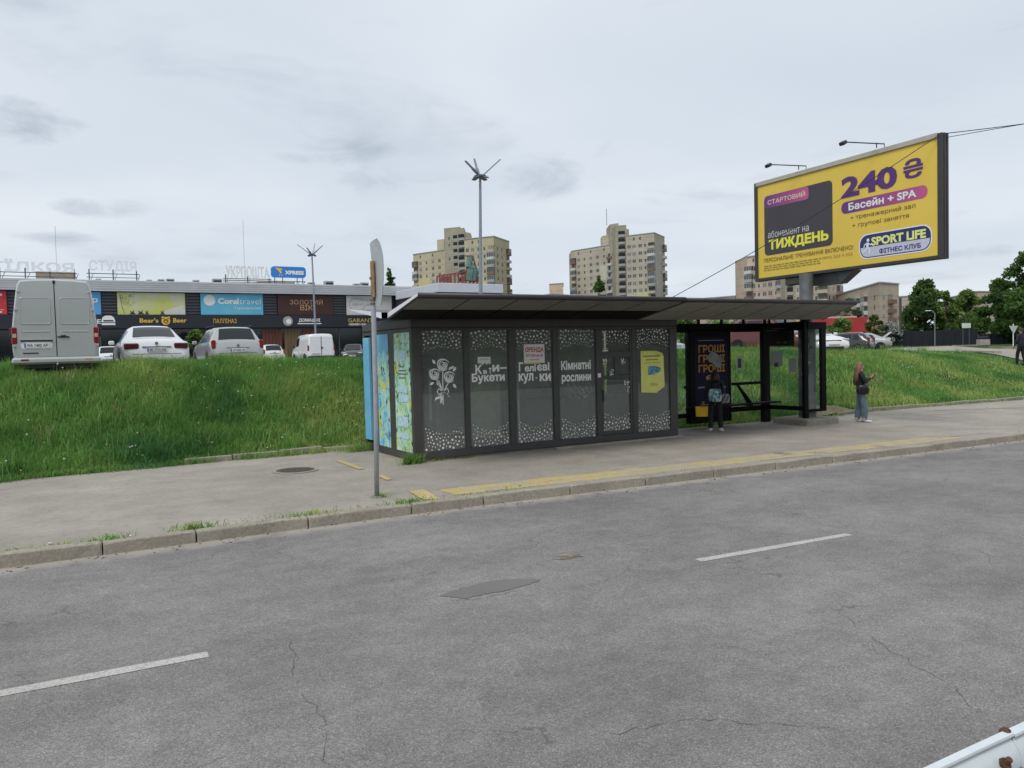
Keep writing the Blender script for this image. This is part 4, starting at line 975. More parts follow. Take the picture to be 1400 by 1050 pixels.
# bench: slatted seat and back on brackets, through the box front
bn = MB()
for k in range(3): bn.bbox(14.6, 17.62, 15.58+.13*k, 15.69+.13*k, .60, .645, .006)
bn.build('bench_seat', black_m, sh, world=True)
MB().bbox(14.62, 14.79, V0-.09, V0-.05, 1.1, 1.18, .006).bbox(16.36, 17.64, V0-.12, V0-.07, 1.12, 1.20, .006).build('bench_back', black_m, sh, world=True)
for u in (16.5,): MB().prism([(u, V0-.1, 1.15), (u, V0-.16, 1.15), (u, 15.62, .64), (u, 15.62, .56), (u, 16.2, .56), (u, 16.2, .62), (u, 15.80, .64)], (.05, 0, 0)).build('bench_bracket', black_m, sh, world=True)
MB().bbox(14.62, 14.68, 15.62, 16.2, .5, .6, .005).build('bench_bracket', black_m, sh, world=True)
# arrivals display hung under the beam
ds = MB().bbox(16.92, 18.16, 15.55, 15.68, 2.2, 2.74, .015).build('arrivals_display', black_m, sh, world=True)
mb = MB(); text_into(mb, '14', (17.5, 15.546, 2.29), U_, Z_, .1, .07, .01); text_into(mb, '118', (17.75, 15.546, 2.29), U_, Z_, .16, .07, .01); mb.box(17.0, 17.5, 15.545, 15.546, 2.62, 2.63); mb.box(17.3, 18.0, 15.545, 15.546, 2.68, 2.69)
mb.build('lettering', mat('dim_amber', (.14, .10, .03), .5), ds, world=True)
MB().box(17.2, 17.25, 15.6, 15.64, 2.74, 3.0).box(17.84, 17.89, 15.6, 15.64, 2.74, 3.0).build('hanger', black_m, ds, world=True)

# ------------------------------------------------------------------ billboard beyond the shelter
bl = thing('billboard', 'large yellow roadside billboard on a thick steel pole', 'billboard', (18.62, 15.5, 0))
pole_m = mat('galvanised_pole', (.15, .155, .155), .55, .4, .2, 5, .1, 30)
MB().bbox(17.55, 18.85, 14.62, 15.85, -.1, .17, .03).build('footing', concrete, bl, world=True)
MB().lathe((18.42, 15.34, .17), [(.24, 0), (.24, 2.5), (.19, 2.6), (.19, 4.05)], 20).build('pole', pole_m, bl, smooth=False, world=True)
shade_auto(bpy.data.objects['pole'])
BO = Vector((18.80, 17.55, 0)); BE = Vector((18.50, 11.42, 0)); bx = (BE-BO).normalized(); LEN = (BE-BO).length; nb_ = Vector((bx.y, -bx.x, 0))
if nb_.x > 0: nb_ = -nb_
bz0, bz1 = 4.2, 7.20
bgrey = mat('billboard_frame', (.055, .052, .048), .5, .3, .15, 3); bcream = mat('billboard_top_trim', (.45, .42, .36), .6, .1, .1, 3); byel = ramp_mat('yellow_vinyl', [(.6, 4, (1, 1, 1), [(.3, (.74, .53, .075)), (.7, (.80, .58, .10))], 'MIX', 1)], rough=.55)[0]
M_ = Matrix(((bx.x, -nb_.x, 0, BO.x), (bx.y, -nb_.y, 0, BO.y), (0, 0, 1, 0), (0, 0, 0, 1)))     # x along board, y into it, z up
def bbx(*a, **k): return MB().bbox(*a, M=M_, **k)
bbx(.02, LEN-.02, .03, .22, bz0+.02, bz1-.02, b=.01).build('case', bgrey, bl, world=True)
fr_ = MB(); fr_.bbox(-.02, .10, -.03, .24, bz0, bz1, .01, M=M_); fr_.bbox(LEN-.11, LEN+.02, -.02, .24, bz0, bz1, .012, M=M_); fr_.bbox(.10, LEN-.11, -.03, .22, bz0, bz0+.09, .01, M=M_); fr_.build('frame', bgrey, bl, world=True)
mb = MB(); mb.bbox(LEN+.021, LEN+.035, .06, .10, bz0, bz1, .004, M=M_); mb.bbox(LEN+.021, LEN+.035, .16, .19, bz0, bz1, .004, M=M_); mb.build('side_rib', mat('dark_rib', (.05, .05, .048), .5), bl, world=True)
bbx(-.02, LEN-.11, -.03, .22, bz1-.11, bz1+.02, b=.01).build('top_trim', bcream, bl, world=True)
px0, px1, pz0, pz1 = .10, LEN-.11, bz0+.09, bz1-.11
face = MB().add([M_ @ Vector(q) for q in ((px0, .012, pz0), (px1, .012, pz0), (px1, .012, pz1), (px0, .012, pz1))], [(0, 1, 2, 3)]).build('poster', byel, bl, world=True)
PW, PH = px1-px0, pz1-pz0
ex, ey = bx, Vector(Z_)
def bp(fx, fz, d=.0): return M_ @ Vector((px0+PW*fx, .008-d, pz0+PH*fz))
def grad_mat(name, a, b, x0, x1):
    m, n, l, p = new_mat(name); t = n.new('ShaderNodeTexCoord'); s = n.new('ShaderNodeSeparateXYZ'); l.new(t.outputs['Object'], s.inputs[0])
    mr = n.new('ShaderNodeMapRange'); mr.inputs['From Min'].default_value = x0; mr.inputs['From Max'].default_value = x1; l.new(s.outputs[1], mr.inputs['Value'])
    mx = n.new('ShaderNodeMix'); mx.data_type = 'RGBA'; l.new(mr.outputs[0], mx.inputs[0]); mx.inputs[6].default_value = (*a, 1); mx.inputs[7].default_value = (*b, 1); l.new(mx.outputs[2], p.inputs['Base Color']); p.inputs['Roughness'].default_value = .5
    return m
purple, pink = (.11, .035, .20), (.52, .10, .26)
charc = mat('charcoal_print', (.055, .05, .06), .55, 0, .05); pur_m = mat('purple_print', (.095, .028, .17), .55, 0, .05)
def bshape(pts, m, name, d, par=None): return MB().poly([bp(fx, fz, d) for fx, fz in pts]).build(name, m, par or face, world=True)
def brr(fx0, fx1, fz0, fz1, r, m, name, d):
    w, h = (fx1-fx0)*PW, (fz1-fz0)*PH; c = bp((fx0+fx1)/2, (fz0+fz1)/2, d)
    return MB().poly(plane_pts(rrect(w, h, r), c, ex, ey)).build(name, m, face, world=True)
def btext(items, m, d=.006, name='lettering'):
    for s, fx0, fx1, fz, fh, b in items: text_into(MB(), s, bp((fx0+fx1)/2, fz, d), ex, ey, (fx1-fx0)*PW, fh*PH, b).build(name, m, face, world=True)
brr(.045, .475, .235, .875, .14, charc, 'dark_card', .001)
by0 = bp(.045, 0).y-15.5; by1 = bp(.335, 0).y-15.5
brr(.047, .335, .742, .872, .10, grad_mat('purple_pink_tab', purple, pink, by0, by1), 'title_tab', .003)
btext([('СТАРТОВИЙ', .07, .315, .808, .062, .02)], mat('peach_print', (.78, .55, .42), .5, 0, .03))
btext([('абонемент на', .07, .335, .455, .075, .0)], mat('pale_print', (.62, .60, .62), .5, 0, .03))
btext([('ТИЖДЕНЬ', .075, .452, .335, .125, .05)], mat('lemon_print', (.80, .78, .08), .5, 0, .03))
btext([('240', .525, .815, .765, .20, .045), ('₴', .845, .935, .795, .17, .01)], pur_m)
by0 = bp(.53, 0).y-15.5; by1 = bp(.955, 0).y-15.5
brr(.525, .955, .515, .628, .145, grad_mat('purple_pink_pill', purple, pink, by0, by1), 'pill', .001)
wht = mat('white_print', (.80, .80, .82), .5, 0, .03)
btext([('Басейн + SPA', .565, .905, .575, .075, .03)], wht)
brn = mat('brown_print', (.16, .10, .02), .6, 0, .03); ybrn = mat('faint_brown_print', (.36, .27, .06), .6, 0, .03)
btext([('+ тренажерний зал', .575, .900, .462, .052, .0), ('+ групові заняття', .585, .870, .385, .052, .0)], brn)
btext([('ПЕРСОНАЛЬНЕ ТРЕНУВАННЯ ВКЛЮЧЕНО!', .04, .588, .185, .042, .006)], brn)
btext([('(044) 222 4 222', .415, .585, .118, .036, .0)], ybrn)
mb = MB(); random.seed(77)
for fz, x1 in ((.118, .40), (.095, .395), (.072, .385)):
    fx = .04
    while fx < x1:
        w_ = random.uniform(.012, .035); q = [bp(fx, fz, .006), bp(fx+w_, fz, .006), bp(fx+w_, fz+.010, .006), bp(fx, fz+.010, .006)]; mb.poly(q); fx += w_+.006
tag(mb.build('fine_print', ybrn, face, world=True), kind='stuff')
# club badge
navy2 = mat('badge_navy', (.02, .03, .14), .5, 0, .05)
w_, h_ = .345*PW, .215*PH; bc = bp(.797, .168, .001)
MB().poly(plane_pts(rrect(w_+.06, h_+.06, .26), bc, ex, ey)).build('badge_border', wht, face, world=True)
MB().poly(plane_pts(rrect(w_, h_, .24), bc-nb_*-.002, ex, ey)).build('badge_field', navy2, face, world=True)
half = [q for q in rrect(w_-.05, h_-.05, .22)]
low = [(x, min(z, -.02)) for x, z in half]
MB().poly(plane_pts(low, bc+nb_*.004, ex, ey)).build('badge_band', mat('badge_lilac', (.55, .56, .68), .5, 0, .05), face, world=True)
btext([('SPORT LIFE', .685, .948, .207, .080, .045)], mat('badge_lemon', (.78, .80, .25), .5, 0, .03), .009)
btext([('ФІТНЕС КЛУБ', .725, .925, .108, .048, .03)], navy2, .009)
mb = MB(); rc = bp(.665, .165, .010)
def bs(pts, w): mb.ribbon([rc+ex*x+ey*z for x, z in pts], w, nb_)
mb.disc(rc+ex*.02+ey*.17, .045, .045, ex, ey, 12); bs([(.0, .11), (.0, -.01)], [.09, .07]); bs([(.0, -.01), (.07, -.08), (.05, -.18)], .04); bs([(-.01, -.01), (-.06, -.1), (-.15, -.12)], .04); bs([(.02, .09), (.10, .04), (.14, .08)], .03); bs([(-.02, .09), (-.09, .06), (-.11, -.01)], .03)
mb.build('runner_figure', wht, face, world=True)
# floodlights on arms over the board, bracket below
for k, fx in enumerate((.30, .735)):
    a = M_ @ Vector((px0+PW*fx+.0, .15, bz1+.02)); h = a+nb_*1.05+Vector((0, .35, .16))
    ar = MB().tube([a, a+Vector((0, 0, .13)), h], .016, 6).tube([a+Vector((0, 0, .13))+nb_*.3, a+nb_*.3-Vector((0, 0, .0))], .015, 5).build('lamp_arm', bgrey, bl, world=True)
    Mh = Matrix.Translation(h) @ nb_.to_track_quat('X', 'Z').to_matrix().to_4x4() @ Matrix.Rotation(.5, 4, 'Y')
    MB().bbox(-.02, .13, -.08, .08, -.05, .04, .015, M=Mh).build('floodlight', mat('lamp_black', (.03, .03, .03), .5), ar, world=True)
bk = MB(); bk.bbox(2.0, 3.1, .05, .34, bz0-.30, bz0, .02, M=M_); bk.bbox(1.15, 1.75, .02, .3, bz0-.22, bz0-.001, .02, M=M_); bk.prism([M_ @ Vector(q) for q in ((1.9, .05, bz0), (3.6, .05, bz0), (3.1, .05, bz0-.32), (2.2, .05, bz0-.32))], nb_*-.3)
bk.build('bracket', mat('bracket_grey', (.06, .065, .065), .5, .3), bl, world=True)
mb = MB(); random.seed(12)     # old bills pasted round the pole
for k in range(16):
    a = R(195+random.uniform(-60, 60)); z = random.uniform(1.2, 2.3); w = random.uniform(.05, .12); h = random.uniform(.05, .2)
    e_ = Vector((-math.sin(a), math.cos(a), 0)); c_ = Vector((18.42, 15.34, z))+Vector((math.cos(a), math.sin(a), 0))*.2445
    mb.add([c_-e_*w/2, c_+e_*w/2, c_+e_*w/2*random.uniform(.6, 1)+Vector((0, 0, h)), c_-e_*w/2*random.uniform(.5, 1)+Vector((0, 0, h*random.uniform(.7, 1)))], [(0, 1, 2, 3)], random.choice((0, 0, 1)))
mb.build('paper_scrap', [mat('old_paper', (.38, .38, .36), .8), MATS['dark_sticker']], bl, world=True)
# overhead cables from the board
def cable(name, label, a, b, sag, r=.010, n_=24):
    a, b = Vector(a), Vector(b); pts = [a.lerp(b, i/n_)-Vector((0, 0, sag*4*(i/n_)*(1-i/n_))) for i in range(n_+1)]
    return tag(MB().tube(pts, r, 5).build(name, mat('cable_black', (.02, .02, .02), .6)), label, 'cable')
corner = M_ @ Vector((LEN-.06, -.03, bz1-.06))
cable('cable', 'black cable drooping from the billboard corner down to the shelter roof', corner, (13.45, 16.35, 3.2), .14)
c_end = Vector((24.5, 3.0, 7.85))
cable('cable', 'upper of two thin wires leaving the billboard corner towards the road', M_ @ Vector((LEN, .1, bz1-.02)), (21.5, 4.0, 7.05), .10)
cable('cable', 'lower of two thin wires leaving the billboard corner towards the road', M_ @ Vector((LEN, .1, bz1-.12)), (21.5, 4.0, 6.95), -.05, .008)

# ------------------------------------------------------------------ bus stop flag sign on its post
sg = thing('bus_stop_sign', 'bus stop sign seen nearly edge on, on a thin grey post at the kerb', 'sign', (4.19, 11.68, 0))
gpost = mat('grey_post_paint', (.36, .38, .41), .5, .2, .15, 8)
MB().tube([(4.19, 11.68, -.05), (4.215, 11.68, 1.2), (4.235, 11.68, 3.0), (4.25, 11.68, 3.15)], .038, 12).build('post', gpost, sg, smooth=True, world=True)
MB().lathe((4.19, 11.68, 0), [(.11, 0), (.09, .025), (.045, .03)], 12).build('collar', mat('mortar', (.2, .19, .17), .9, 0, .3, 20), sg, world=True)
pm = mat('sign_back_grey', (.40, .42, .43), .45, .1, .08, 3)
out = [(11.842, 3.953), (11.70, 3.968), (11.479, 3.985), (11.40, 3.92), (11.364, 3.858), (11.33, 3.76), (11.316, 3.698), (11.306, 3.55), (11.314, 3.37), (11.35, 3.16), (11.414, 2.955), (11.702, 2.966), (11.715, 3.2), (11.725, 3.464), (11.76, 3.7)]
pl_ = MB().prism([(4.268-.03*math.sin((v-11.3)*5.6), v, z) for v, z in out], (.014, 0, 0)).build('sign_plate', pm, sg, world=True)
MB().bbox(4.205, 4.232, 11.575, 11.70, 3.10, 3.66, .004).build('timber_batten', ramp_mat('rusty_timber', [(5, 5, (3, 3, .5), [(.35, (.14, .09, .05)), (.55, (.36, .24, .11)), (.7, (.33, .26, .18))], 'MIX', 1)])[0], sg, world=True)
for z in (3.05, 3.38, 2.99): MB().lathe((4.235, 11.68, z), [(.05, 0), (.05, .035)], 10).build('clamp', mat('rusty_clamp', (.18, .12, .09), .7, .3), sg, world=True)

# ------------------------------------------------------------------ guard rail in the near corner
zinc = ramp_mat('zinc_rail', [(1.2, 5, (1, 1, 1), [(.3, (.55, .60, .63)), (.7, (.66, .70, .72))], 'MIX', 1), (25, 4, (1, 1, 1), [(.35, g3(.42)), (.65, g3(.56))], 'OVERLAY', .5)], rough=.45)[0]
rust = ramp_mat('rusty_bolt_iron', [(30, 4, (1, 1, 1), [(.3, (.05, .028, .02)), (.7, (.15, .07, .04))], 'MIX', 1)], rough=.9, bumps=((60, .6, .004),))[0]
rl = thing('guard_rail', 'galvanised guard rail with rusty bolts crossing the bottom corner of the view', 'guard rail', (3.2, 1.75, -.13))
prof = [(-.02, .0), (-.025, .03), (.005, .06), (.022, .10), (.017, .13), (-.025, .165), (-.025, .195), (.005, .225), (.005, .255), (-.012, .29), (-.034, .318), (-.033, .330), (-.024, .337), (-.027, .346), (-.056, .350), (-.06, .335)]
def rail(u0, u1, dy):
    mb = MB(); k = 24
    vs_ = []
    for i in range(k+1):
        u = u0+(u1-u0)*i/k
        for y, z in prof: vs_.append((u, 1.69-y+dy+.003*fbm(u*2, z*9), .275+z))
    n_ = len(prof); b_ = [(x, y+.004, z-.003) for x, y, z in vs_]
    fs_ = [(i*n_+j, i*n_+j+1, (i+1)*n_+j+1, (i+1)*n_+j) for i in range(k) for j in range(n_-1)]
    m_ = len(vs_); fs2 = [tuple(reversed([q+m_ for q in f])) for f in fs_]
    rim = [(i*n_, (i+1)*n_, (i+1)*n_+m_, i*n_+m_) for i in range(k)]+[(i*n_+n_-1, i*n_+n_-1+m_, (i+1)*n_+n_-1+m_, (i+1)*n_+n_-1) for i in range(k)]+[(j, j+m_, j+1+m_, j+1) for j in range(n_-1)]+[(k*n_+j, k*n_+j+1, k*n_+j+1+m_, k*n_+j+m_) for j in range(n_-1)]
    o = mb.add(vs_+b_, fs_+fs2+rim).build('rail_beam', zinc, rl, world=True); shade_auto(o, 40); return o
rail(-6, 3.42, .006); rail(3.26, 11, 0)
for u in (-4.7, -.7, 5.3, 9.3): MB().bbox(u-.05, u+.05, 1.72, 1.82, -.6, .58, .01).build('post', zinc, rl, world=True)
MB().lathe((3.255, 1.752, .618), [(.022, 0), (.021, .007), (.014, .014), (.004, .016)], 10, axis=(0, .2, 1)).build('bolt', rust, rl, smooth=True, world=True)
bt = Vector((3.135, 1.692, .545)); MB().lathe(bt, [(.024, 0), (.024, .012), (.013, .013), (.013, .04), (.010, .042)], 6, axis=(-.1, -.6, .8)).build('bolt', rust, rl, world=True)
# ------------------------------------------------------------------ vehicles
tyre_m = mat('tyre_rubber', (.018, .018, .018), .85, 0, .2, 10); rim_m = mat('alloy_rim', (.35, .36, .37), .35, .8, .1, 8)
under_m = mat('underbody_black', (.012, .012, .012), .9); trim_m = mat('black_trim', (.02, .02, .02), .6)
car_glass = mat('car_window', (.016, .020, .021), .08, 0, .1, 1, spec=.45)
tail_red = mat('tail_lamp_red', (.20, .012, .014), .2, 0, .25, 12, coat=.6); tail_dark = mat('tail_lamp_smoked', (.085, .010, .014), .2, 0, .2, 12, coat=.6); lamp_clear = mat('head_lamp_clear', (.5, .53, .56), .12, .3, .2, 10, coat=.6); lamp_amber = mat('lamp_amber', (.5, .3, .2), .3)
plate_m = mat('plate_white', (.66, .66, .66), .5, 0, .03); plate_blue = mat('plate_blue', (.05, .12, .42), .5, 0, .03); plate_ink = mat('plate_ink', (.03, .03, .03), .6, 0, 0)
chrome = mat('chrome_badge', (.45, .46, .47), .2, .9, .05)
def paint(name, c, metal=0.0): return mat('car_paint_'+name, c, .28, metal, .04, 1.5, coat=.8)
def plate(par, x, zc, text, sgn=-1, w=.52, h=.115, y=0):
    """number plate on the end face at x; sgn -1 = facing backwards"""
    ex = Vector((0, -1, 0)) if sgn < 0 else Vector((0, 1, 0)); d = .012*sgn
    p_ = MB().bbox(min(x, x+d), max(x, x+d), y-w/2, y+w/2, zc-h/2, zc+h/2, .004).build('number_plate', plate_m, par)
    X = x+d*1.15
    e0 = Vector((X, y, zc))-ex*(w/2-.025)
    MB().add([e0-ex*.02-Vector((0, 0, h*.42)), e0+ex*.02-Vector((0, 0, h*.42)), e0+ex*.02+Vector((0, 0, h*.42)), e0-ex*.02+Vector((0, 0, h*.42))], [(0, 1, 2, 3)]).build('plate_band', plate_blue, p_)
    text_into(MB(), text, Vector((X+d*.1, y, zc))+ex*.025, ex, Vector(Z_), w*.80, h*.6, .02).build('plate_lettering', plate_ink, p_)
def wheel(par, x, y, r, w=.2):
    s = 1 if y > 0 else -1
    wo = MB().lathe((x, y-s*w, r), [(r*.72, 0), (r*.93, .0), (r, .03), (r, w-.03), (r*.93, w), (r*.70, w)], 20, axis=(0, s, 0)).build('wheel', tyre_m, par); shade_auto(wo)
    mb = MB().lathe((x, y-s*.03, r), [(r*.70, 0), (r*.70, .02), (r*.62, .022), (r*.58, .0)], 18, axis=(0, s, 0))
    mb.lathe((x, y-s*.03, r), [(r*.2, 0), (r*.18, .03), (r*.05, .035)], 12, axis=(0, s, 0))
    for k in range(5):
        a = k*2*math.pi/5; e = Vector((math.cos(a), 0, math.sin(a))); t = Vector((-math.sin(a), 0, math.cos(a))); c = Vector((x, y-s*.02, r))
        mb.prism([c+e*r*.1+t*r*.09, c+e*r*.64+t*r*.07, c+e*r*.64-t*r*.07, c+e*r*.1-t*r*.09], (0, s*.02, 0))
    mb.build('rim', rim_m, wo)
    MB().lathe((x, y-s*.012, r+.02), [(r*1.16, 0), (r*1.14, .016), (r*1.0, .016)], 22, axis=(0, s, 0)).build('wheel_arch', under_m, wo)
class Shell:
    """car body lofted through stations (x, sill z, belt z, top z, half width, roof half width)"""
    def __init__(s, st): s.st = np.array(st, float)
    def at(s, x): return [float(np.interp(x, s.st[:, 0], s.st[:, k])) for k in range(1, 6)]
    def half(s, x):
        zl, zb, zt, w, wr = s.at(x); zt = max(zt, zb+.03); g = min(.06, (zt-zb)*.35)
        return [(0, zl), (w*.80, zl), (w*.955, zl+.07), (w, zl+(zb-zl)*.42), (w*.995, zl+(zb-zl)*.72), (w*.955, zb), (lerp(w*.955, wr, .5)+.012, (zb+zt-g)/2), (wr, zt-g), (wr*.80, zt), (wr*.4, zt+.018), (0, zt+.022)]
    def build(s, par, m, n_=34):
        xs_ = sorted(set([float(x) for x in s.st[:, 0]]+list(np.linspace(s.st[0, 0], s.st[-1, 0], n_))))
        vs_, fs_ = [], []; h = len(s.half(xs_[0])); k = 2*h-2
        for x in xs_:
            hp = s.half(x); vs_ += [(x, y, z) for y, z in hp]+[(x, -y, z) for y, z in hp[-2:0:-1]]
        for i in range(len(xs_)-1):
            for j in range(k): fs_.append((i*k+j, i*k+(j+1) % k, (i+1)*k+(j+1) % k, (i+1)*k+j))
        fs_ += [tuple(range(k))[::-1], tuple(range((len(xs_)-1)*k, len(xs_)*k))]
        o = MB().add(vs_, fs_).build('body', m, par, smooth=True)
        return o
    def side_glass(s, par, xa, xb, y_s, slant0=0, slant1=0, n_=6, lo=.10, hi=.86, name='side_window'):
        vs_, fs_ = [], []
        for i in range(n_+1):
            for j in range(4):
                f = lo+(hi-lo)*j/3; x = lerp(xa+slant0*f, xb-slant1*f, i/n_); hp = s.half(x); a, m_, b = hp[5], hp[6], hp[7]
                q = (lerp(a[0], m_[0], f*2), lerp(a[1], m_[1], f*2)) if f < .5 else (lerp(m_[0], b[0], f*2-1), lerp(m_[1], b[1], f*2-1))
                vs_.append((x, (q[0]+.008)*y_s, q[1]))
        for i in range(n_):
            for j in range(3):
                q = (i*4+j, (i+1)*4+j, (i+1)*4+j+1, i*4+j+1); fs_.append(q if y_s > 0 else q[::-1])
        return MB().add(vs_, fs_).build(name, car_glass, par, smooth=True)
    def end_glass(s, par, xa, xb, f0=.06, f1=.94, off=.012, name='rear_window', m=None, wk=.86, n_=5):
        """pane on the sloping end of the cabin between x = xa (low) and xb (high)"""
        vs_, fs_ = [], []
        A = (xa, s.at(xa)[2]); B = (xb, s.at(xb)[2]); d = Vector((B[0]-A[0], B[1]-A[1])); L = d.length; d.normalize(); nn = Vector((-d.y, d.x)) if xb > xa else Vector((d.y, -d.x))
        for i in range(n_+1):
            f = lerp(f0, f1, i/n_); x = lerp(xa, xb, f); zl, zb, zt, w, wr = s.at(x); z = max(lerp(A[1], B[1], f), zt)
            for j in range(9):
                t_ = -1+2*j/8; y = t_*wr*wk; zz_ = z+.022*(1-t_*t_)
                vs_.append((x+nn.x*off, y, zz_+nn.y*off))
        for i in range(n_):
            for j in range(8): fs_.append((i*9+j, i*9+j+1, (i+1)*9+j+1, (i+1)*9+j))
        return MB().add(vs_, fs_).build(name, m or car_glass, par, smooth=True)
def mirrors(par, x, z, w, m):
    for s in (-1, 1):
        a, b = sorted((s*(w+.03), s*(w+.20)))
        MB().bbox(x-.05, x+.06, a, b, z, z+.13, .03).build('mirror', m, par)
def sedan(name, label, cat, loc, rz, m, L=4.8, W=1.85, H=1.45, kind='sedan', rearlamp=None, front=True, plate_t='АА 4471 КР', group='parked cars'):
    """saloon, estate or hatchback; local +x is forwards, origin on the ground under the middle of the rear bumper"""
    w = W/2; zb = .62*H if kind != 'suv' else .60*H; rw = w*{'sedan': .63, 'estate': .66}.get(kind, .69)
    t = thing(name, label, cat, loc, rz, group)
    if kind == 'sedan':
        st = [(0, .42, .58, .66, w*.78, w*.55), (.06, .30, .80, .92, w*.90, w*.66), (.20, .26, .93, 1.02, w*.965, w*.72), (.55, .24, .95, 1.05, w, w*.74), (.62, .23, .95, 1.07, w, w*.73), (1.28, .22, .95, H-.07, w, rw), (1.75, .22, .95, H, w, rw*1.02), (2.5, .22, .94, H, w, rw*1.02), (2.95, .22, .93, H-.05, w, rw), (3.75, .22, .92, 1.0, w, w*.76), (4.35, .24, .80, .90, w*.97, w*.70), (L-.12, .26, .68, .76, w*.88, w*.6), (L, .36, .55, .60, w*.74, w*.5)]
        rg, fg, sw = (.62, 1.38), (3.72, 2.98), ((1.2, 2.25, .25, 0), (2.33, 3.35, 0, .55))
    elif kind == 'estate':
        st = [(0, .42, .58, .70, w*.80, w*.6), (.05, .32, .86, .95, w*.93, w*.74), (.12, .28, .95, 1.0, w*.97, w*.8), (.16, .26, .97, 1.03, w*.98, w*.80), (.52, .24, .97, H-.07, w, rw*1.04), (.75, .22, .97, H-.01, w, rw*1.06), (1.5, .22, .96, H+.01, w, rw*1.06), (2.6, .22, .94, H, w, rw*1.04), (3.0, .22, .93, H-.05, w, rw), (3.75, .22, .92, 1.0, w, w*.78), (4.3, .24, .80, .90, w*.97, w*.70), (L-.12, .26, .68, .76, w*.88, w*.6), (L, .36, .55, .60, w*.74, w*.5)]
        rg, fg, sw = (.16, .56), (3.72, 3.02), ((.62, 1.35, .15, 0), (1.42, 2.3, 0, 0), (2.38, 3.35, 0, .55))
    else:   # hatch / suv
        st = [(0, .42, .60, .74, w*.80, w*.62), (.05, .32, zb-.04, zb+.04, w*.92, w*.74), (.12, .28, zb, zb+.06, w*.97, w*.80), (.17, .26, zb+.02, zb+.08, w*.98, w*.80), (.50, .24, zb+.02, H-.08, w, rw*1.02), (.80, .22, zb+.01, H-.01, w, rw*1.04), (1.6, .22, zb, H, w, rw*1.04), (L*.56, .22, zb-.01, H-.04, w, rw), (L*.74, .22, zb-.02, zb+.06, w, w*.78), (L*.90, .24, zb-.12, zb-.03, w*.97, w*.72), (L-.10, .26, zb-.26, zb-.16, w*.88, w*.62), (L, .36, .52, .58, w*.76, w*.5)]
        rg, fg, sw = (.17, .54), (L*.735, L*.57), ((.62, 1.15, .12, 0), (1.22, L*.47, 0, 0), (L*.485, L*.665, 0, .35))
    S_ = Shell(st); S_.build(t, m)
    for z_ in (.60,): MB().bbox(-.004, .02, -w*.70, w*.70, z_-.006, z_+.006, .002).build('panel_gap', trim_m, t)
    S_.end_glass(t, *rg); S_.end_glass(t, *fg, name='windscreen')
    for ys in (-1, 1):
        for xa, xb, s0, s1 in sw: S_.side_glass(t, xa, xb, ys, s0, s1)
        for xw in (L*.19, L*.79): wheel(t, xw, ys*(w+.006), .315 if kind != 'suv' else .37)
    mirrors(t, L*.66, zb+.03, w*.955, m)
    MB().bbox(.12, L-.12, -w*.9, w*.9, .14, .3, .04).build('underbody', under_m, t)
    MB().bbox(-.012, .06, -w*.66, w*.66, .30, .40, .02).build('rear_valance', trim_m, t)
    lz = zb-.02
    for ys in (-1, 1):
        a, b = sorted((ys*w*.50, ys*w*.915)) if kind == 'sedan' else sorted((ys*w*.80, ys*w*.955))
        lo, hi = (lz-.14, lz+.03) if kind == 'sedan' else ((lz-.16, lz+.14) if kind == 'estate' else (lz-.12, lz+.22))
        x0 = .035 if kind == 'sedan' else .045
        MB().bbox(x0-.03, x0+.16, a, b, lo, hi, .03).build('tail_lamp', tail_dark if kind == 'sedan' else tail_red, t)
        a, b = sorted((ys*w*.50, ys*w*.90))
        MB().bbox(L-.34, L-.10, a, b, zb-.24, zb-.12, .04).build('headlamp', lamp_clear, t)
    if kind == 'sedan': plate(t, -.012 if True else 0, lz-.16, plate_t)
    else: plate(t, -.008, .70 if kind == 'estate' else .62, plate_t)
    MB().bbox(-.01, .03, -w*.42, w*.42, lz-.08 if kind == 'sedan' else .775, lz-.06 if kind == 'sedan' else .80, .008).build('trim_strip', chrome if kind != 'hatch' else trim_m, t)
    MB().lathe((-.0, 0, lz+.02 if kind == 'sedan' else .86), [(.05, 0), (.045, .012), (.03, .012)], 14, axis=(-1, 0, 0)).build('badge', chrome, t)
    MB().bbox(L-.10, L+.012, -w*.52, w*.52, .33, .45, .02).build('bumper_intake', trim_m, t)
    MB().bbox(L-.22, L-.045, -w*.42, w*.42, zb-.28, zb-.19, .02).build('grille', trim_m, t)
    plate(t, L-.004, .50, plate_t, 1)
    return t
GZ = lambda u, v: terr(u, v)+.03
N90 = R(90)
silver = paint('silver', (.40, .405, .405), .3); white_p = paint('white', (.72, .73, .74)); grey_s = paint('light_grey', (.42, .46, .50), .3); cream = paint('cream_white', (.66, .65, .60))
black_p = paint('black', (.010, .010, .012)); red_p = paint('dark_red', (.13, .018, .018)); blk2 = paint('dark_grey', (.02, .022, .026))
sd = sedan('parked_car', 'white saloon with tinted rear window backed up to the grass bank', 'car', (2.42, 24.75, GZ(2.4, 25.2)), N90, white_p, plate_t='ВС 7713 АМ')
es = sedan('parked_car', 'silver estate car with roof rails and tall red rear lamps', 'car', (5.28, 28.0, GZ(5.3, 28.5)-.0), N90, silver, L=4.6, W=1.78, H=1.50, kind='estate', plate_t='АІ 5402 НС')
for s in (-1, 1): MB().tube([(.8, s*.62, 1.53), (1.0, s*.62, 1.57), (2.5, s*.62, 1.57), (2.7, s*.62, 1.51)], .014, 6).build('roof_rail', trim_m, es)
sedan('parked_car', 'small cream hatchback parked between the silver estate and the white van', 'car', (13.2, 57.0, GZ(13, 57)), N90, cream, L=3.7, W=1.6, H=1.42, kind='hatch', plate_t='АА 1907 ІВ')
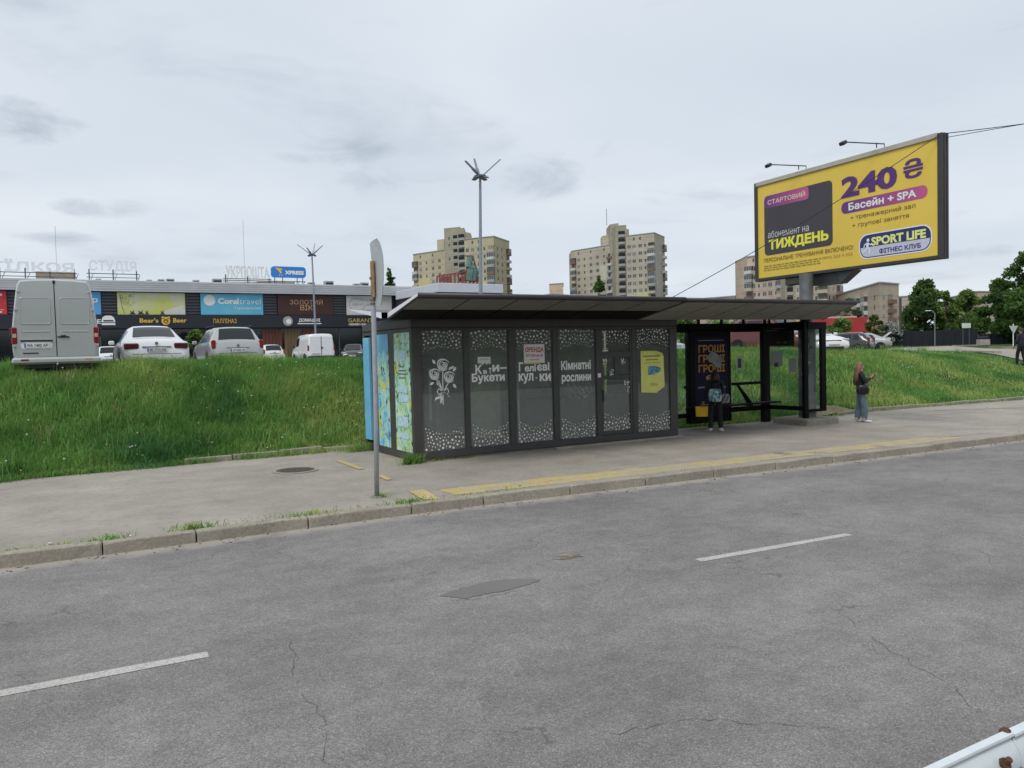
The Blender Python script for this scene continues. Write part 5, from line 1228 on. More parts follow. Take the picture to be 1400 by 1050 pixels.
sedan('parked_car', 'black car facing the camera at the foot of the mall by the white van', 'car', (20.9, 62.3, GZ(18, 60)), R(-112), black_p, L=4.3, W=1.76, H=1.42, kind='hatch', plate_t='КА 3388 ВХ')
sedan('parked_car', 'white car half cut off at the left end of the car park', 'car', (-5.6, 61.0, GZ(-5, 61)), N90, white_p, L=4.2, W=1.75, H=1.42, kind='hatch', plate_t='АА 6150 ТС')
sedan('parked_car', 'white hatchback peeping out between the grey van and the white saloon', 'car', (2.7, 54.0, GZ(2, 54)), N90, white_p, L=4.1, W=1.75, H=1.42, kind='hatch', plate_t='АА 2244 ОК')
def CF(X, Z): q = rt0*X+fw0*Z; return q.x, q.y
def cfpx(x, Z): return CF((x-700)/FPX*Z, Z)
def yaw_of(v): return math.atan2(v[1], v[0])
def park(name, label, x, Z, dirv, m, L, **k):
    """front end (or rear with k['rear']) stands at picture column x and distance Z"""
    rear = k.pop('rear', False); d = Vector((dirv[0], dirv[1])).normalized(); a = Vector(cfpx(x, Z)); o = a if rear else a-d*L
    return sedan(name, label, 'car', (o.x, o.y, GZ(o.x, o.y)-.02), yaw_of(d), m, L=L, **k)
park('parked_car', 'white hatchback facing out with black grille bars beside the shelter end', 1142, 34, (-.33, -.94), white_p, 4.2, W=1.76, H=1.46, kind='hatch', plate_t='АІ 8842 КН')
dl = -rt0*.80+fw0*.60
park('parked_car', 'black hatchback with its rear to the right beside the white hatchback', 1194, 55, (dl.x, dl.y), blk2, 4.1, W=1.74, H=1.46, kind='hatch', rear=True, plate_t='АА 9031 РР')
dl2 = -rt0*.93+fw0*.30
sv = park('parked_car', 'silver saloon with its boot lid raised in front of the dark fence', 1219, 62, (dl2.x, dl2.y), silver, 4.6, W=1.76, H=1.42, rear=True, plate_t='АА 5518 МВ')
MB().prism([(.55, -.62, 1.02), (.55, .62, 1.02), (.02, .62, 1.42), (.02, -.62, 1.42)], (.02, 0, .04)).build('boot_lid', white_p, sv)
dl3 = rt0*.60-fw0*.80
park('parked_car', 'dark red off-road estate seen through the shelter glass', 1007, 38, (dl3.x, dl3.y), red_p, 4.2, W=1.82, H=1.80, kind='suv', rear=True, plate_t='КА 7006 ЕС')
park('parked_car', 'silver car seen through the glass strip between kiosk and advert box', 926, 46, (-.2, -.97), grey_s, 4.2, W=1.74, H=1.45, kind='hatch', plate_t='АА 4127 ЕК')

# the tall silver panel van: rear doors in detail
vn = thing('panel_van', 'tall silver grey panel van with closed blank rear doors at the edge of the bank', 'van', (-.06, 21.95, GZ(0, 23.8)-.04), N90)
vn.scale = (1, .93, 1); vp = paint('silver_grey', (.44, .455, .45), .25)
w = .975; HV = 2.44
def vring(x, sc=1.0, zlo=.42, top=HV):
    P_ = [(0, zlo), (w*.86, zlo), (w*.97, zlo+.08), (w, zlo+.35), (w, 1.05), (w*.985, 1.35), (w*.93, 1.75), (w*.875, 2.12), (w*.835, 2.32), (w*.78, top-.03), (w*.5, top), (0, top+.015)]
    c = 1.3
    return [(x, y*sc, c+(z-c)*sc) for y, z in P_]+[(x, -y*sc, c+(z-c)*sc) for y, z in P_[-2:0:-1]]
xs_ = [(0, .965), (.03, .985), (.08, 1.0), (.5, 1), (1.5, 1), (2.6, 1), (3.4, 1), (3.9, .99)]
vs_, fs_ = [], []
for x, sc in xs_: vs_ += vring(x, sc)
for x, top in ((4.15, 2.3), (4.65, 1.62), (5.1, 1.35), (5.25, 1.05)):
    r_ = vring(x, .97 if x < 5.2 else .88); vs_ += [(a, b, min(c, top)) for a, b, c in r_]
k = 22; nr = len(vs_)//k
for i in range(nr-1):
    for j in range(k): fs_.append((i*k+j, i*k+(j+1) % k, (i+1)*k+(j+1) % k, (i+1)*k+j))
fs_ += [tuple(range(k))[::-1], tuple(range((nr-1)*k, nr*k))]
shade_auto(MB().add(vs_, fs_).build('body', vp, vn), 40)
def door_poly(s, x):
    """outline of one rear door (s = -1/+1), following the tumblehome of the body"""
    q = [(.012, .60), (.885, .60), (.895, 1.05), (.875, 1.35), (.835, 1.75), (.785, 2.10), (.755, 2.29), (.68, 2.375), (.012, 2.385)]
    return [(x, s*a, b) for a, b in (q if s < 0 else q[::-1])]
for s in (-1, 1):
    d = MB().prism(door_poly(s, -.012), (.03, 0, 0)).build('rear_door', vp, vn)
    c = Vector((-.022, s*.44, 1.69))
    rim = rrect(.66, .62, .06); mbp = MB()
    out = [(c.x+.004, c.y+(x_*(1-.0)), c.z+z_) for x_, z_ in rim]
    mbp.prism(out, (.003, 0, 0)); mbp.build('window_blank', mat('van_blank_panel', (.40, .42, .415), .35, .2, .03, 2, coat=.5), d)
    MB().tube([(-.013, c.y+x_, c.z+z_) for x_, z_ in rim+rim[:1]], .012, 5, cap=False).build('pressed_edge', vp, d, smooth=True)
    MB().bbox(-.022, .0, s*.44-.30, s*.44+.30, 1.18, 1.215, .010).build('pressed_rib', vp, d)
    for z in (.86, 1.72, 2.15):
        yy = .93 if z < 1.5 else (.865 if z < 2 else .79)
        a, b = sorted((s*(yy-.035), s*(yy+.04))); MB().bbox(-.028, .02, a, b, z-.028, z+.028, .008).build('hinge', vp, d)
MB().box(-.0145, -.004, -.012, .012, .60, 2.36).build('door_gap', trim_m, vn)
MB().bbox(-.03, .02, -.012-.02, .03, 2.34, 2.42, .01).build('roof_latch', trim_m, vn)
MB().bbox(-.035, -.012, -.30, -.03, 1.05, 1.085, .008).bbox(-.045, -.02, -.22, -.10, 1.068, 1.11, .01).build('door_handle', trim_m, vn)
hb = MB().bbox(-.04, -.012, .09, .79, .965, .995, .006); hb.build('handle_recess', trim_m, vn)
MB().bbox(-.05, -.012, .09, .79, .995, 1.02, .006).build('door_strip', vp, vn)
MB().poly([(-.0165, .44+x_, .87+z_) for x_, z_ in rrect(.70, .17, .08)]).build('plate_recess', mat('plate_surround', (.62, .63, .66), .5), vn)
plate(vn, -.017, .87, 'КА 1402 АР', w=.56, h=.12, y=.44)
MB().box(-.0185, -.0165, .41, .75, .67, .70).build('model_badge', plate_ink, vn)
for s in (-1, 1):
    a, b = sorted((s*.845, s*.985)); lm = MB().bbox(-.02, .12, a, b, .90, 1.30, .02).build('tail_lamp', tail_red, vn)
    MB().bbox(-.026, .02, a+.025, b-.025, 1.05, 1.15, .01).build('reversing_lens', mat('lamp_pale', (.5, .36, .34), .2, 0, .2, 20), lm)
MB().bbox(-.10, .18, -1.0, 1.0, .42, .585, .05).build('bumper', vp, vn)
for s in (-1, 1): a, b = sorted((s*.62, s*.80)); MB().bbox(-.105, -.09, a, b, .50, .545, .008).build('reflector', tail_red if s > 0 else lamp_amber, vn)
MB().bbox(-.06, .3, -.85, .85, .30, .43, .03).build('underbody', under_m, vn)
MB().tube([(-.16, 0, .40), (.2, 0, .36)], .02, 6).lathe((-.16, 0, .39), [(.025, 0), (.028, .03), (.015, .055)], 10).build('tow_ball', chrome, vn)
for s in (-1, 1):
    wheel(vn, .95, s*.98, .35, .24); wheel(vn, 4.3, s*.98, .35, .24)
    a, b = sorted((s*1.0, s*1.22)); MB().bbox(3.75, 3.87, a, b, 1.18, 1.45, .04).build('mirror', trim_m, vn)
Sv = [(3.0, 4.0)]
for s in (-1, 1): MB().prism([(3.0, s*.985, 1.28), (3.95, s*.97, 1.28), (3.75, s*.90, 1.95), (3.0, s*.915, 1.95)], (0, s*.012, 0)).build('side_window', car_glass, vn)
# smaller white van further back
v2 = thing('panel_van', 'white delivery van with bare rear doors parked near the tall lamp post', 'van', (14.95, 51.4, GZ(15, 51)), N90)
st = [(0, .46, 1.05, 1.82, .84, .70), (.03, .38, 1.1, 1.90, .88, .74), (.12, .32, 1.12, 1.95, .90, .76), (1.0, .30, 1.12, 1.97, .91, .76), (2.6, .30, 1.12, 1.95, .91, .75), (3.0, .30, 1.10, 1.85, .91, .74), (3.65, .30, 1.05, 1.18, .90, .74), (4.2, .32, .92, 1.02, .87, .68), (4.4, .40, .7, .76, .76, .6)]
S2 = Shell(st); S2.build(v2, white_p); S2.end_glass(v2, 3.62, 3.02, name='windscreen')
for s in (-1, 1):
    S2.side_glass(v2, 2.35, 3.25, s, 0, .35); wheel(v2, .85, s*.915, .32); wheel(v2, 3.5, s*.915, .32)
    a, b = sorted((s*.80, s*.91)); MB().bbox(-.02, .10, a, b, .85, 1.22, .03).build('tail_lamp', tail_red, v2)
    a, b = sorted((s*.02, s*.76)); MB().bbox(-.018, .03, a, b, .55, 1.80, .02).build('rear_door', white_p, v2)
MB().box(-.02, -.005, -.012, .012, .55, 1.80).build('door_gap', trim_m, v2)
MB().bbox(-.06, .15, -.88, .88, .34, .52, .04).build('bumper', trim_m, v2)
MB().bbox(-.05, -.015, -.10, .02, 1.0, 1.1, .01).build('door_handle', trim_m, v2)
plate(v2, -.03, .66, 'АА 3170 ЕТ', y=.35); mirrors(v2, 3.2, 1.12, .88, trim_m)
MB().bbox(.3, 4.2, -.8, .8, .16, .35, .04).build('underbody', under_m, v2)

# ------------------------------------------------------------------ people
def person(label, loc, rz, bones, R0, mats, seed=0):
    """one continuous skinned body; bones: (a, b, material index); joints J name -> (pos, (rx, ry))"""
    J, B = bones; names = list(J); idx = {n_: i for i, n_ in enumerate(names)}
    me = bpy.data.meshes.new('person'); me.from_pydata([J[n_][0] for n_ in names], [(idx[a], idx[b]) for a, b, _ in B], [])
    o = bpy.data.objects.new('person', me); COL.objects.link(o)
    sk = o.modifiers.new('skin', 'SKIN'); sk.use_smooth_shade = True; sk.branch_smoothing = .6
    for n_ in names:
        v_ = me.skin_vertices[0].data[idx[n_]]; v_.radius = J[n_][1]; v_.use_root = (n_ == 'pelvis')
    sb = o.modifiers.new('sub', 'SUBSURF'); sb.levels = 1; sb.render_levels = 1
    dg = bpy.context.evaluated_depsgraph_get(); m2 = bpy.data.meshes.new_from_object(o.evaluated_get(dg)); bpy.data.objects.remove(o)
    for m in mats: m2.materials.append(m)
    segs = [(Vector(J[a][0]), Vector(J[b][0]), m) for a, b, m in B]
    for p_ in m2.polygons:
        c = p_.center; best = (1e9, 0)
        for a, b, m in segs:
            d = b-a; f = min(1, max(0, (c-a).dot(d)/max(d.length_squared, 1e-9))); q = (c-(a+d*f)).length
            if q < best[0]: best = (q, m)
        p_.material_index = best[1]; p_.use_smooth = True
    ob = bpy.data.objects.new('person', m2); COL.objects.link(ob); ob.location = loc; ob.rotation_euler = (0, 0, rz); ORG[ob.name] = tuple(loc)
    return tag(ob, label, 'person')
def hand(J, B, n_, wrist, dirv, side, curl, m):
    """palm with four bent fingers of unequal length and a thumb off its side"""
    w0 = Vector(wrist); d = Vector(dirv).normalized(); s = Vector(side).normalized(); c = Vector(curl).normalized()
    J[n_+'palm'] = (w0+d*.05, (.032, .018)); B.append((n_+'wrist', n_+'palm', m))
    for i, L in enumerate((.070, .080, .075, .058)):
        k = w0+d*.085+s*(-.027+.018*i); J['%sf%da' % (n_, i)] = (k, (.009, .009)); J['%sf%db' % (n_, i)] = (k+d*L*.5+c*L*.15, (.008, .008)); J['%sf%dc' % (n_, i)] = (k+d*L*.8+c*L*.55, (.007, .007))
        B += [(n_+'palm', '%sf%da' % (n_, i), m), ('%sf%da' % (n_, i), '%sf%db' % (n_, i), m), ('%sf%db' % (n_, i), '%sf%dc' % (n_, i), m)]
    J[n_+'t1'] = (w0+d*.035-s*.036+c*.01, (.010, .010)); J[n_+'t2'] = (w0+d*.075-s*.05+c*.03, (.008, .008)); B += [(n_+'palm', n_+'t1', m), (n_+'t1', n_+'t2', m)]
skin = mat('skin', (.42, .25, .18), .55, 0, .06, 20); jacket = mat('black_jacket', (.010, .011, .013), .8, 0, .3, 12, .4, 25); jeans = ramp_mat('blue_jeans', [(7, 5, (1, 1, .5), [(.3, (.09, .13, .17)), (.7, (.20, .26, .31))], 'MIX', 1)], rough=.9, bumps=((18, .5, .02),))[0]
shoe = mat('white_shoe', (.68, .64, .63), .6, 0, .06, 20); blk_cloth = mat('black_trousers', (.008, .008, .010), .85, 0, .3, 12, .3, 25); hair_b = mat('brown_hair', (.10, .045, .025), .55, 0, .35, 30, .5, 60); hair_l = mat('light_brown_hair', (.20, .105, .06), .55, 0, .3, 30, .5, 60); hair_d = mat('dark_hair', (.02, .014, .012), .6, 0, .3, 30)
eye_m = mat('eye_dark', (.02, .015, .012), .3); lip_m = mat('lips', (.32, .10, .09), .5)
# frame: +y is where the person faces, +x the person's right
def skeleton(h, stance, armL, armR, legw, torso=(.165, .115), mt=1, ml=2, head_turn=0.0):
    k = h/1.65; J, B = {}, []
    def j(n_, p_, r): J[n_] = (Vector(p_)*k, (r[0]*k, r[1]*k))
    j('pelvis', (0, 0, .92), (.155, .115)); j('waist', (0, .0, 1.06), (torso[0]*.92, torso[1]*.95)); j('chest', (0, .0, 1.24), torso); j('upper', (0, -.005, 1.355), (.12, .085)); j('neck', (0, .0, 1.43), (.052, .052))
    ht = Vector((math.sin(head_turn), math.cos(head_turn), 0))
    j('jaw', ht*.022+Vector((0, 0, 1.485)), (.060, .066)); j('head', ht*.012+Vector((0, 0, 1.555)), (.073, .088)); j('crown', (0, 0, 1.612), (.052, .062))
    j('nose', ht*.105+Vector((0, 0, 1.53)), (.011, .014))
    B += [('pelvis', 'waist', mt), ('waist', 'chest', mt), ('chest', 'upper', mt), ('upper', 'neck', mt), ('neck', 'jaw', 0), ('jaw', 'head', 0), ('head', 'crown', 0), ('head', 'nose', 0)]
    for s, n_, (fx, fy, fr) in ((-1, 'L', stance[0]), (1, 'R', stance[1])):
        hx = s*.085; kx, ky = (hx+fx)/2+s*.01, fy*.5+.03
        j(n_+'hip', (hx, 0, .84), (.098*legw[0], .105*legw[0])); j(n_+'knee', (kx, ky, .48), (.068*legw[1], .072*legw[1])); j(n_+'ank', (fx, fy-.02, .10), (.055*legw[2], .058*legw[2])); j(n_+'heel', (fx, fy-.035, .045), (.040, .045))
        fd = Vector((math.sin(fr), math.cos(fr), 0)); j(n_+'ball', Vector((fx, fy, .036))+fd*.12, (.042, .034)); j(n_+'toe', Vector((fx, fy, .028))+fd*.185, (.032, .024))
        B += [('pelvis', n_+'hip', ml), (n_+'hip', n_+'knee', ml), (n_+'knee', n_+'ank', ml), (n_+'ank', n_+'heel', 3), (n_+'heel', n_+'ball', 3), (n_+'ball', n_+'toe', 3)]
    for s, n_, (el, wr, sd_, cl) in ((-1, 'L', armL), (1, 'R', armR)):
        j(n_+'sh', (s*.175, -.005, 1.355), (.068, .066)); j(n_+'elb', el, (.052, .052)); j(n_+'wrist', wr, (.036, .034))
        B += [('upper', n_+'sh', mt), (n_+'sh', n_+'elb', mt), (n_+'elb', n_+'wrist', mt)]
        d = (Vector(wr)-Vector(el)); hand(J, B, n_, Vector(wr)*k, d, sd_, cl, 0)
    return J, B
def face(p_, h, turn=0.0):
    k = h/1.65; f = Vector((math.sin(turn), math.cos(turn), 0)); s = Vector((f.y, -f.x, 0))
    mb = MB()
    for q in (-1, 1): mb.lathe((f*.088+s*q*.031+Vector((0, 0, 1.555)))*k, [(.011, 0), (.008, .005), (.002, .007)], 8, axis=f)
    mb.build('eyes', eye_m, p_)
    MB().bbox(-.022, .022, -.006, .006, -.007, .007, .004, M=Matrix.Translation((f*.085+Vector((0, 0, 1.49)))*k) @ Matrix.Rotation(-turn, 4, 'Z')).build('mouth', lip_m, p_)
    for q in (-1, 1): MB().bbox(-.008, .008, -.018, .012, -.03, .03, .006, M=Matrix.Translation((s*q*.080+Vector((0, 0, 1.54)))*k) @ Matrix.Rotation(-turn, 4, 'Z')).build('ear', skin, p_)
def hair_shell(p_, h, m, length, width, name='hair', turn=0.0, depth=.12):
    """cap over the skull that falls down the back in locks"""
    k = h/1.65; mb = MB(); f = Vector((math.sin(turn), math.cos(turn), 0)); s = Vector((f.y, -f.x, 0)); c = Vector((0, 0, 1.565))
    rings = []
    for i in range(7):
        th = math.pi/2*i/6; r = math.sin(th); zz_ = .115*math.cos(th)
        rings.append([c+(s*math.cos(a)*.088+f*(math.sin(a)*.104-.012))*r*1.06+Vector((0, 0, zz_)) for a in [2*math.pi*q/20 for q in range(20)]])
    vs_ = [tuple(q*k) for r in rings for q in r]; fs_ = [(i*20+j, i*20+(j+1) % 20, (i+1)*20+(j+1) % 20, (i+1)*20+j) for i in range(6) for j in range(20) if not (i >= 3 and 2 <= j <= 7)]
    mb.add(vs_, fs_)
    if length:
        random.seed(4)
        for q in range(26):
            a = math.pi*(1.10+.80*(q/25)); x0 = s*math.cos(a)*.088+f*math.sin(a)*.10; sp = width*(.7+.5*random.random()); L = length*random.uniform(.75, 1.0)
            pts = [c+x0*.98+Vector((0, 0, .03)), c+x0*1.08+Vector((0, 0, -.09)), c+s*math.cos(a)*sp*.95+f*(math.sin(a)*depth-.03)+Vector((0, 0, -.20-.1*L)), c+s*math.cos(a)*sp*(.85+.2*random.random())+f*(math.sin(a)*depth-.04-.03*random.random())+Vector((0, 0, -L))]
            mb.tube([p2*k for p2 in pts], [.026*k, .032*k, .030*k, .008*k], 6)
    return mb.build(name, m, p_, smooth=True)
fw_yaw = lambda v: math.atan2(v[1], v[0])-math.pi/2        # turns +y onto v
# young woman waiting on the pavement, in profile
gy = fw_yaw((rt0*.97-fw0*.22)[:2])
J, B = skeleton(1.66, ((-.10, -.05, -.1), (.09, .10, .25)), ((-.20, .10, 1.10), (-.08, .24, 1.22), (1, 0, .2), (0, -.3, .6)), ((.22, .08, 1.10), (.10, .25, 1.25), (-1, 0, .2), (0, -.3, .6)), (1.05, 1.55, 1.75), (.185, .15))
gl = person('young woman with long wavy brown hair, black jacket and wide blue jeans', (19.45, 14.38, .0), gy, (J, B), 0, [skin, jacket, jeans, shoe])
face(gl, 1.66); hair_shell(gl, 1.66, hair_l, .54, .115)
def sack(name, label, cat, loc, rz, dims, m, parts=()):
    t = thing(name, label, cat, loc, rz); a, b, c = dims
    vs_, fs_ = [], []
    o = MB()
    rg = []
    for i, (z, sx_, sy_) in enumerate(((0, .55, .5), (.06, .9, .85), (.35, 1.0, 1.0), (.7, .98, .9), (.92, .85, .7), (1.0, .6, .45))):
        rg += [(a/2*sx_*math.copysign(abs(math.cos(q))**.6, math.cos(q)), b/2*sy_*math.copysign(abs(math.sin(q))**.6, math.sin(q)), c*z) for q in [2*math.pi*j/16 for j in range(16)]]
    fs_ = [(i*16+j, i*16+(j+1) % 16, (i+1)*16+(j+1) % 16, (i+1)*16+j) for i in range(5) for j in range(16)]+[tuple(range(16))[::-1], tuple(range(80, 96))]
    o.add(rg, fs_).build('body', m, t, smooth=True); return t
def on(p_, x, y, z):
    """point of a person's own frame in the world"""
    a = p_.rotation_euler[2]; return (p_.location.x+x*math.cos(a)-y*math.sin(a), p_.location.y+x*math.sin(a)+y*math.cos(a), p_.location.z+z)
bag = sack('shoulder_bag', 'black shoulder bag at the hip of the young woman in jeans', 'bag', on(gl, .21, .02, .80), gy, (.14, .34, .26), mat('black_leather', (.008, .008, .009), .35, 0, .2, 10))
MB().tube([(.02, .12, .25), (-.06, .10, .42), (-.22, .03, .64), (-.06, -.10, .42), (.02, -.12, .25)], .012, 6).build('strap', MATS['black_leather'], bag)
ph = thing('phone', 'dark phone held up in the hands of the young woman', 'phone', on(gl, 0, .34, 1.27), gy); MB().bbox(-.037, .037, -.006, .006, -.075, .075, .004, M=Matrix.Rotation(-.5, 4, 'X')).build('body', trim_m, ph)
# person at the shelter, back to the road
py_ = fw_yaw((.58, .82))
J, B = skeleton(1.60, ((-.14, -.03, -.55), (.14, .03, .6)), ((-.25, -.02, 1.08), (-.30, .05, .84), (0, 1, 0), (.6, 0, 0)), ((.22, .06, 1.10), (.10, .24, 1.10), (-1, 0, .2), (0, -.3, .6)), (.98, 1.05, 1.10), (.165, .125))
pp = person('person seen from behind in dark clothes and white shoes, facing the advert box', (14.72, 15.18, 0), py_, (J, B), 0, [skin, jacket, blk_cloth, shoe])
face(pp, 1.60); hair_shell(pp, 1.60, mat('auburn_dark_hair', (.035, .012, .010), .6, 0, .3, 30), .16, .095)
camo = ramp_mat('pale_blue_camouflage', [(13, 3, (1, 1, 1), [(.38, (.02, .04, .06)), (.46, (.10, .20, .22)), (.56, (.26, .44, .46)), (.66, (.50, .62, .60))], 'MIX', 1)], rough=.8)[0]
bp_ = sack('backpack', 'pale blue patterned backpack low on the back of the person in dark clothes', 'backpack', on(pp, -.03, -.19, .80), py_, (.34, .17, .34), camo)
for s in (-1, 1): MB().tube([(s*.10, .06, .30), (s*.12, .12, .48), (s*.13, .20, .56), (s*.13, .29, .40)], .016, 6).build('strap', jacket, bp_)
MB().bbox(-.10, .10, -.098, -.07, .06, .17, .02).build('pocket', camo, bp_)
hb_ = sack('handbag', 'grey striped handbag hanging at the right hip beside the patterned backpack', 'bag', on(pp, .24, -.12, .76), py_, (.22, .14, .24), mat('grey_canvas', (.20, .20, .19), .8, 0, .3, 14))
for x in (-.05, .04): MB().tube([(x-.03, -.072, .05), (x+.03, -.073, .20)], .011, 5).build('stripe', trim_m, hb_)
MB().tube([(0, .05, .22), (-.05, .07, .42), (-.08, .10, .60), (-.05, -.04, .50), (0, -.05, .22)], .010, 6).build('strap', trim_m, hb_)
hx, hy, hz = on(pp, -.30, .07, .77)
yb = thing('shopping_bag', 'yellow paper shopping bag carried in the left hand of the person in dark clothes', 'bag', (hx, hy, hz-.36), py_+.05)
mb = MB(); tw, td, hh = .20, .07, .26
mb.add([(-tw*.92, -td*.8, 0), (tw*.92, -td*.8, 0), (tw*.92, td*.8, 0), (-tw*.92, td*.8, 0), (-tw, -td, hh), (tw, -td, hh), (tw, td, hh), (-tw, td, hh), (-tw*.96, 0, hh*.55), (tw*.96, 0, hh*.55)], [(3, 2, 1, 0), (0, 1, 5, 4), (2, 3, 7, 6), (1, 2, 9), (2, 6, 9), (6, 5, 9), (5, 1, 9), (3, 0, 8), (0, 4, 8), (4, 7, 8), (7, 3, 8)])
mb.build('body', mat('yellow_paper_bag', (.72, .42, .012), .6, 0, .1, 5), yb)
for s in (-1, 1): MB().tube([(-.08, s*td, hh-.01), (-.045, s*td*.5, hh+.085), (0, 0, hh+.115), (.045, s*td*.5, hh+.085), (.08, s*td, hh-.01)], .005, 5).build('handle', mat('cord_red', (.3, .05, .03), .7), yb)
# man walking up the exit lane at the right edge
my = fw_yaw((fw0*.9-rt0*.3)[:2])
J, B = skeleton(1.76, ((-.10, .14, -.1), (.10, -.10, .15)), ((-.25, .0, 1.10), (-.26, .12, .86), (0, 1, 0), (.6, 0, 0)), ((.25, -.04, 1.10), (.27, .05, .85), (0, 1, 0), (-.6, 0, 0)), (1.0, 1.1, 1.2), (.19, .13))
mx_, my_ = 40.1, 20.85
mn_ = person('man in a dark jacket and black trousers walking up the exit lane', (mx_, my_, terr(mx_, my_)+.036), my, (J, B), 0, [skin, mat('navy_jacket', (.012, .014, .025), .8, 0, .3, 12), blk_cloth, trim_m])
face(mn_, 1.76); hair_shell(mn_, 1.76, hair_d, 0, .09)
# ------------------------------------------------------------------ shopping mall across the car park
ml = thing('shopping_mall', 'long low shopping mall with dark signboards and grey roof fascia behind the car park', 'shopping mall', (4, 70, 1.9))
mall_f = ramp_mat('ribbed_fascia', [(.5, 4, (1, 1, 1), [(.3, (.43, .44, .46)), (.7, (.52, .53, .55))], 'MIX', 1)], rough=.55)[0]
mall_d = mat('mall_dark_cladding', (.020, .022, .028), .55, 0, .12, 2); slat_m = mat('mall_slat', (.075, .078, .09), .5, .2, .1, 3); band_m = mat('mall_signboard', (.012, .014, .022), .5, 0, .12, 2)
wing_m = mat('pale_wing_cladding', (.56, .58, .64), .5, .1, .05, 1); store_g = mat('shopfront_glass', (.012, .015, .017), .08, 0, .3, .8, spec=.6)
MU0, MU1, MZ0 = -26.0, 33.5, 1.85
MB().box(MU0, MU1, 70.0, 95, MZ0, 8.3).build('wall', mall_d, ml, world=True)
MB().bbox(MU0-.3, MU1, 69.45, 95.2, 7.86, 8.66, .03).build('roof_fascia', mall_f, ml, world=True)
mb = MB()
for k in range(4): mb.box(MU0-.31, MU1, 69.425, 69.45, 7.98+.17*k, 8.0+.17*k)
mb.build('fascia_rib', mall_f, ml, world=True)
MB().box(MU0-.28, MU1, 69.42, 70, 7.80, 7.86).build('fascia_drip', wing_m, ml, world=True)
MB().bbox(MU0, MU1, 69.55, 70.0, 4.86, 5.94, .02).build('signboard_band', band_m, ml, world=True)
banners = [(-15, -9.5), (-8.2, -3.28), (-1.2, 2.95), (4.1, 9.1), (10.3, 15.35), (16.6, 21.5), (22.75, 27.1)]
gaps = [(-9.5, -8.2), (-3.28, -1.2), (2.95, 4.1), (9.1, 10.3), (15.35, 16.6), (21.5, 22.75)]
sm = MB().box(0, 1, -.05, 0, 0, .11).build('slat', slat_m, ml).data; bpy.data.objects.remove(bpy.data.objects['slat'])
for a, b in gaps+[(27.1, 27.4), (-26, -15)]:
    for k in range(7): inst('slat', sm, ml, Matrix.Translation((a+.04-4, 69.98-70, 6.06+.245*k-1.9)) @ Matrix.Diagonal((b-a-.08, 1, 1, 1)))
# shopfronts
u = MU0
k = 0
while u < 27.3:
    w_ = 2.4; MB().box(u+.06, u+w_-.06, 69.93, 69.96, 2.0, 4.8).build('shop_window', store_g, ml, world=True)
    MB().box(u-.05, u+.05, 69.88, 70, 1.9, 4.86).build('shop_mullion', slat_m, ml, world=True); u += w_; k += 1
wood_r = ramp_mat('red_brown_boards', [(3, 4, (6, 1, .3), [(.3, (.06, .02, .012)), (.7, (.16, .06, .03))], 'MIX', 1)], rough=.6)[0]; wood_y = ramp_mat('ochre_boards', [(3, 4, (6, 1, .3), [(.3, (.08, .05, .025)), (.7, (.18, .12, .06))], 'MIX', 1)], rough=.6)[0]
for a, b, m in ((15.2, 17.0, wood_r), (17.1, 18.6, wood_y), (18.7, 19.9, wood_r), (5.5, 7.2, mat('dark_green_shop', (.02, .035, .03), .5))):
    n_ = int((b-a)/.28)
    for i in range(n_): MB().box(a+i*.28, a+i*.28+.26, 69.84, 69.92, 2.0, 4.75).build('shopfront_board', m, ml, world=True)
MB().box(24.2, 26.3, 69.85, 69.92, 3.9, 4.6).build('lit_sign', mat('amber_shop_sign', (.45, .28, .05), .4, 0, .5, 4), ml, world=True)
for a, b in ((-3, -1.5), (-6, -4.5), (7.6, 8.6), (11.5, 12.6)): MB().box(a, b, 69.86, 69.92, 2.3, 3.6).build('shop_poster', mat('shop_poster_mix', (.2, .16, .14), .6, 0, .7, 1.5), ml, world=True)
# banners: printed sheets stretched over the slats
SY = 69.80
def banner(k, m): 
    a, b = banners[k]; return MB().bbox(a, b, SY, SY+.12, 5.97, 7.74, .015).build('banner', m, ml, world=True)
def wall_text(par, items, m, y, name='lettering', depth=0.0):
    for s, a, b, z, h, bd in items: text_into(MB(), s, ((a+b)/2, y, z), U_, Z_, b-a, h, bd, depth=depth).build(name, m, par, world=True)
redb = mat('red_banner', (.55, .035, .04), .6, 0, .08, 1); blub = mat('blue_banner', (.09, .36, .68), .6, 0, .08, 1)
whi = mat('sign_white', (.78, .78, .78), .5, 0, .04); teal = ramp_mat('turquoise_banner', [(.5, 3, (1, 1, 1), [(.3, (.09, .42, .60)), (.7, (.16, .50, .66))], 'MIX', 1)], rough=.6)[0]
limeb = ramp_mat('lime_banner', [(.45, 5, (1, 1, 1), [(.32, (.50, .54, .08)), (.5, (.56, .58, .20)), (.66, (.60, .60, .46))], 'MIX', 1)], rough=.6)[0]
brownb = mat('brown_banner', (.055, .018, .014), .55, 0, .15, 1); paleb = mat('pale_banner', (.62, .61, .58), .6, 0, .06, 1)
banner(0, paleb)
b_ = banner(1, redb); MB().box(-6.8, -3.5, SY-.01, SY-.004, 6.3, 6.33).box(-6.2, -3.6, SY-.01, SY-.004, 6.1, 6.2).box(-6.6, -3.55, SY-.01, SY-.004, 7.35, 7.5).box(-6.0, -3.7, SY-.01, SY-.004, 7.0, 7.1).build('print_lines', whi, b_, world=True)
b_ = banner(2, blub); wall_text(b_, [('Р', 2.35, 2.75, 7.0, .5, .03)], whi, SY-.01)
b_ = banner(3, limeb)
ink = mat('olive_ink', (.20, .22, .10), .7, 0, .2, 6); dkink = mat('dark_ink', (.05, .06, .04), .7)
mb = MB(); random.seed(19)
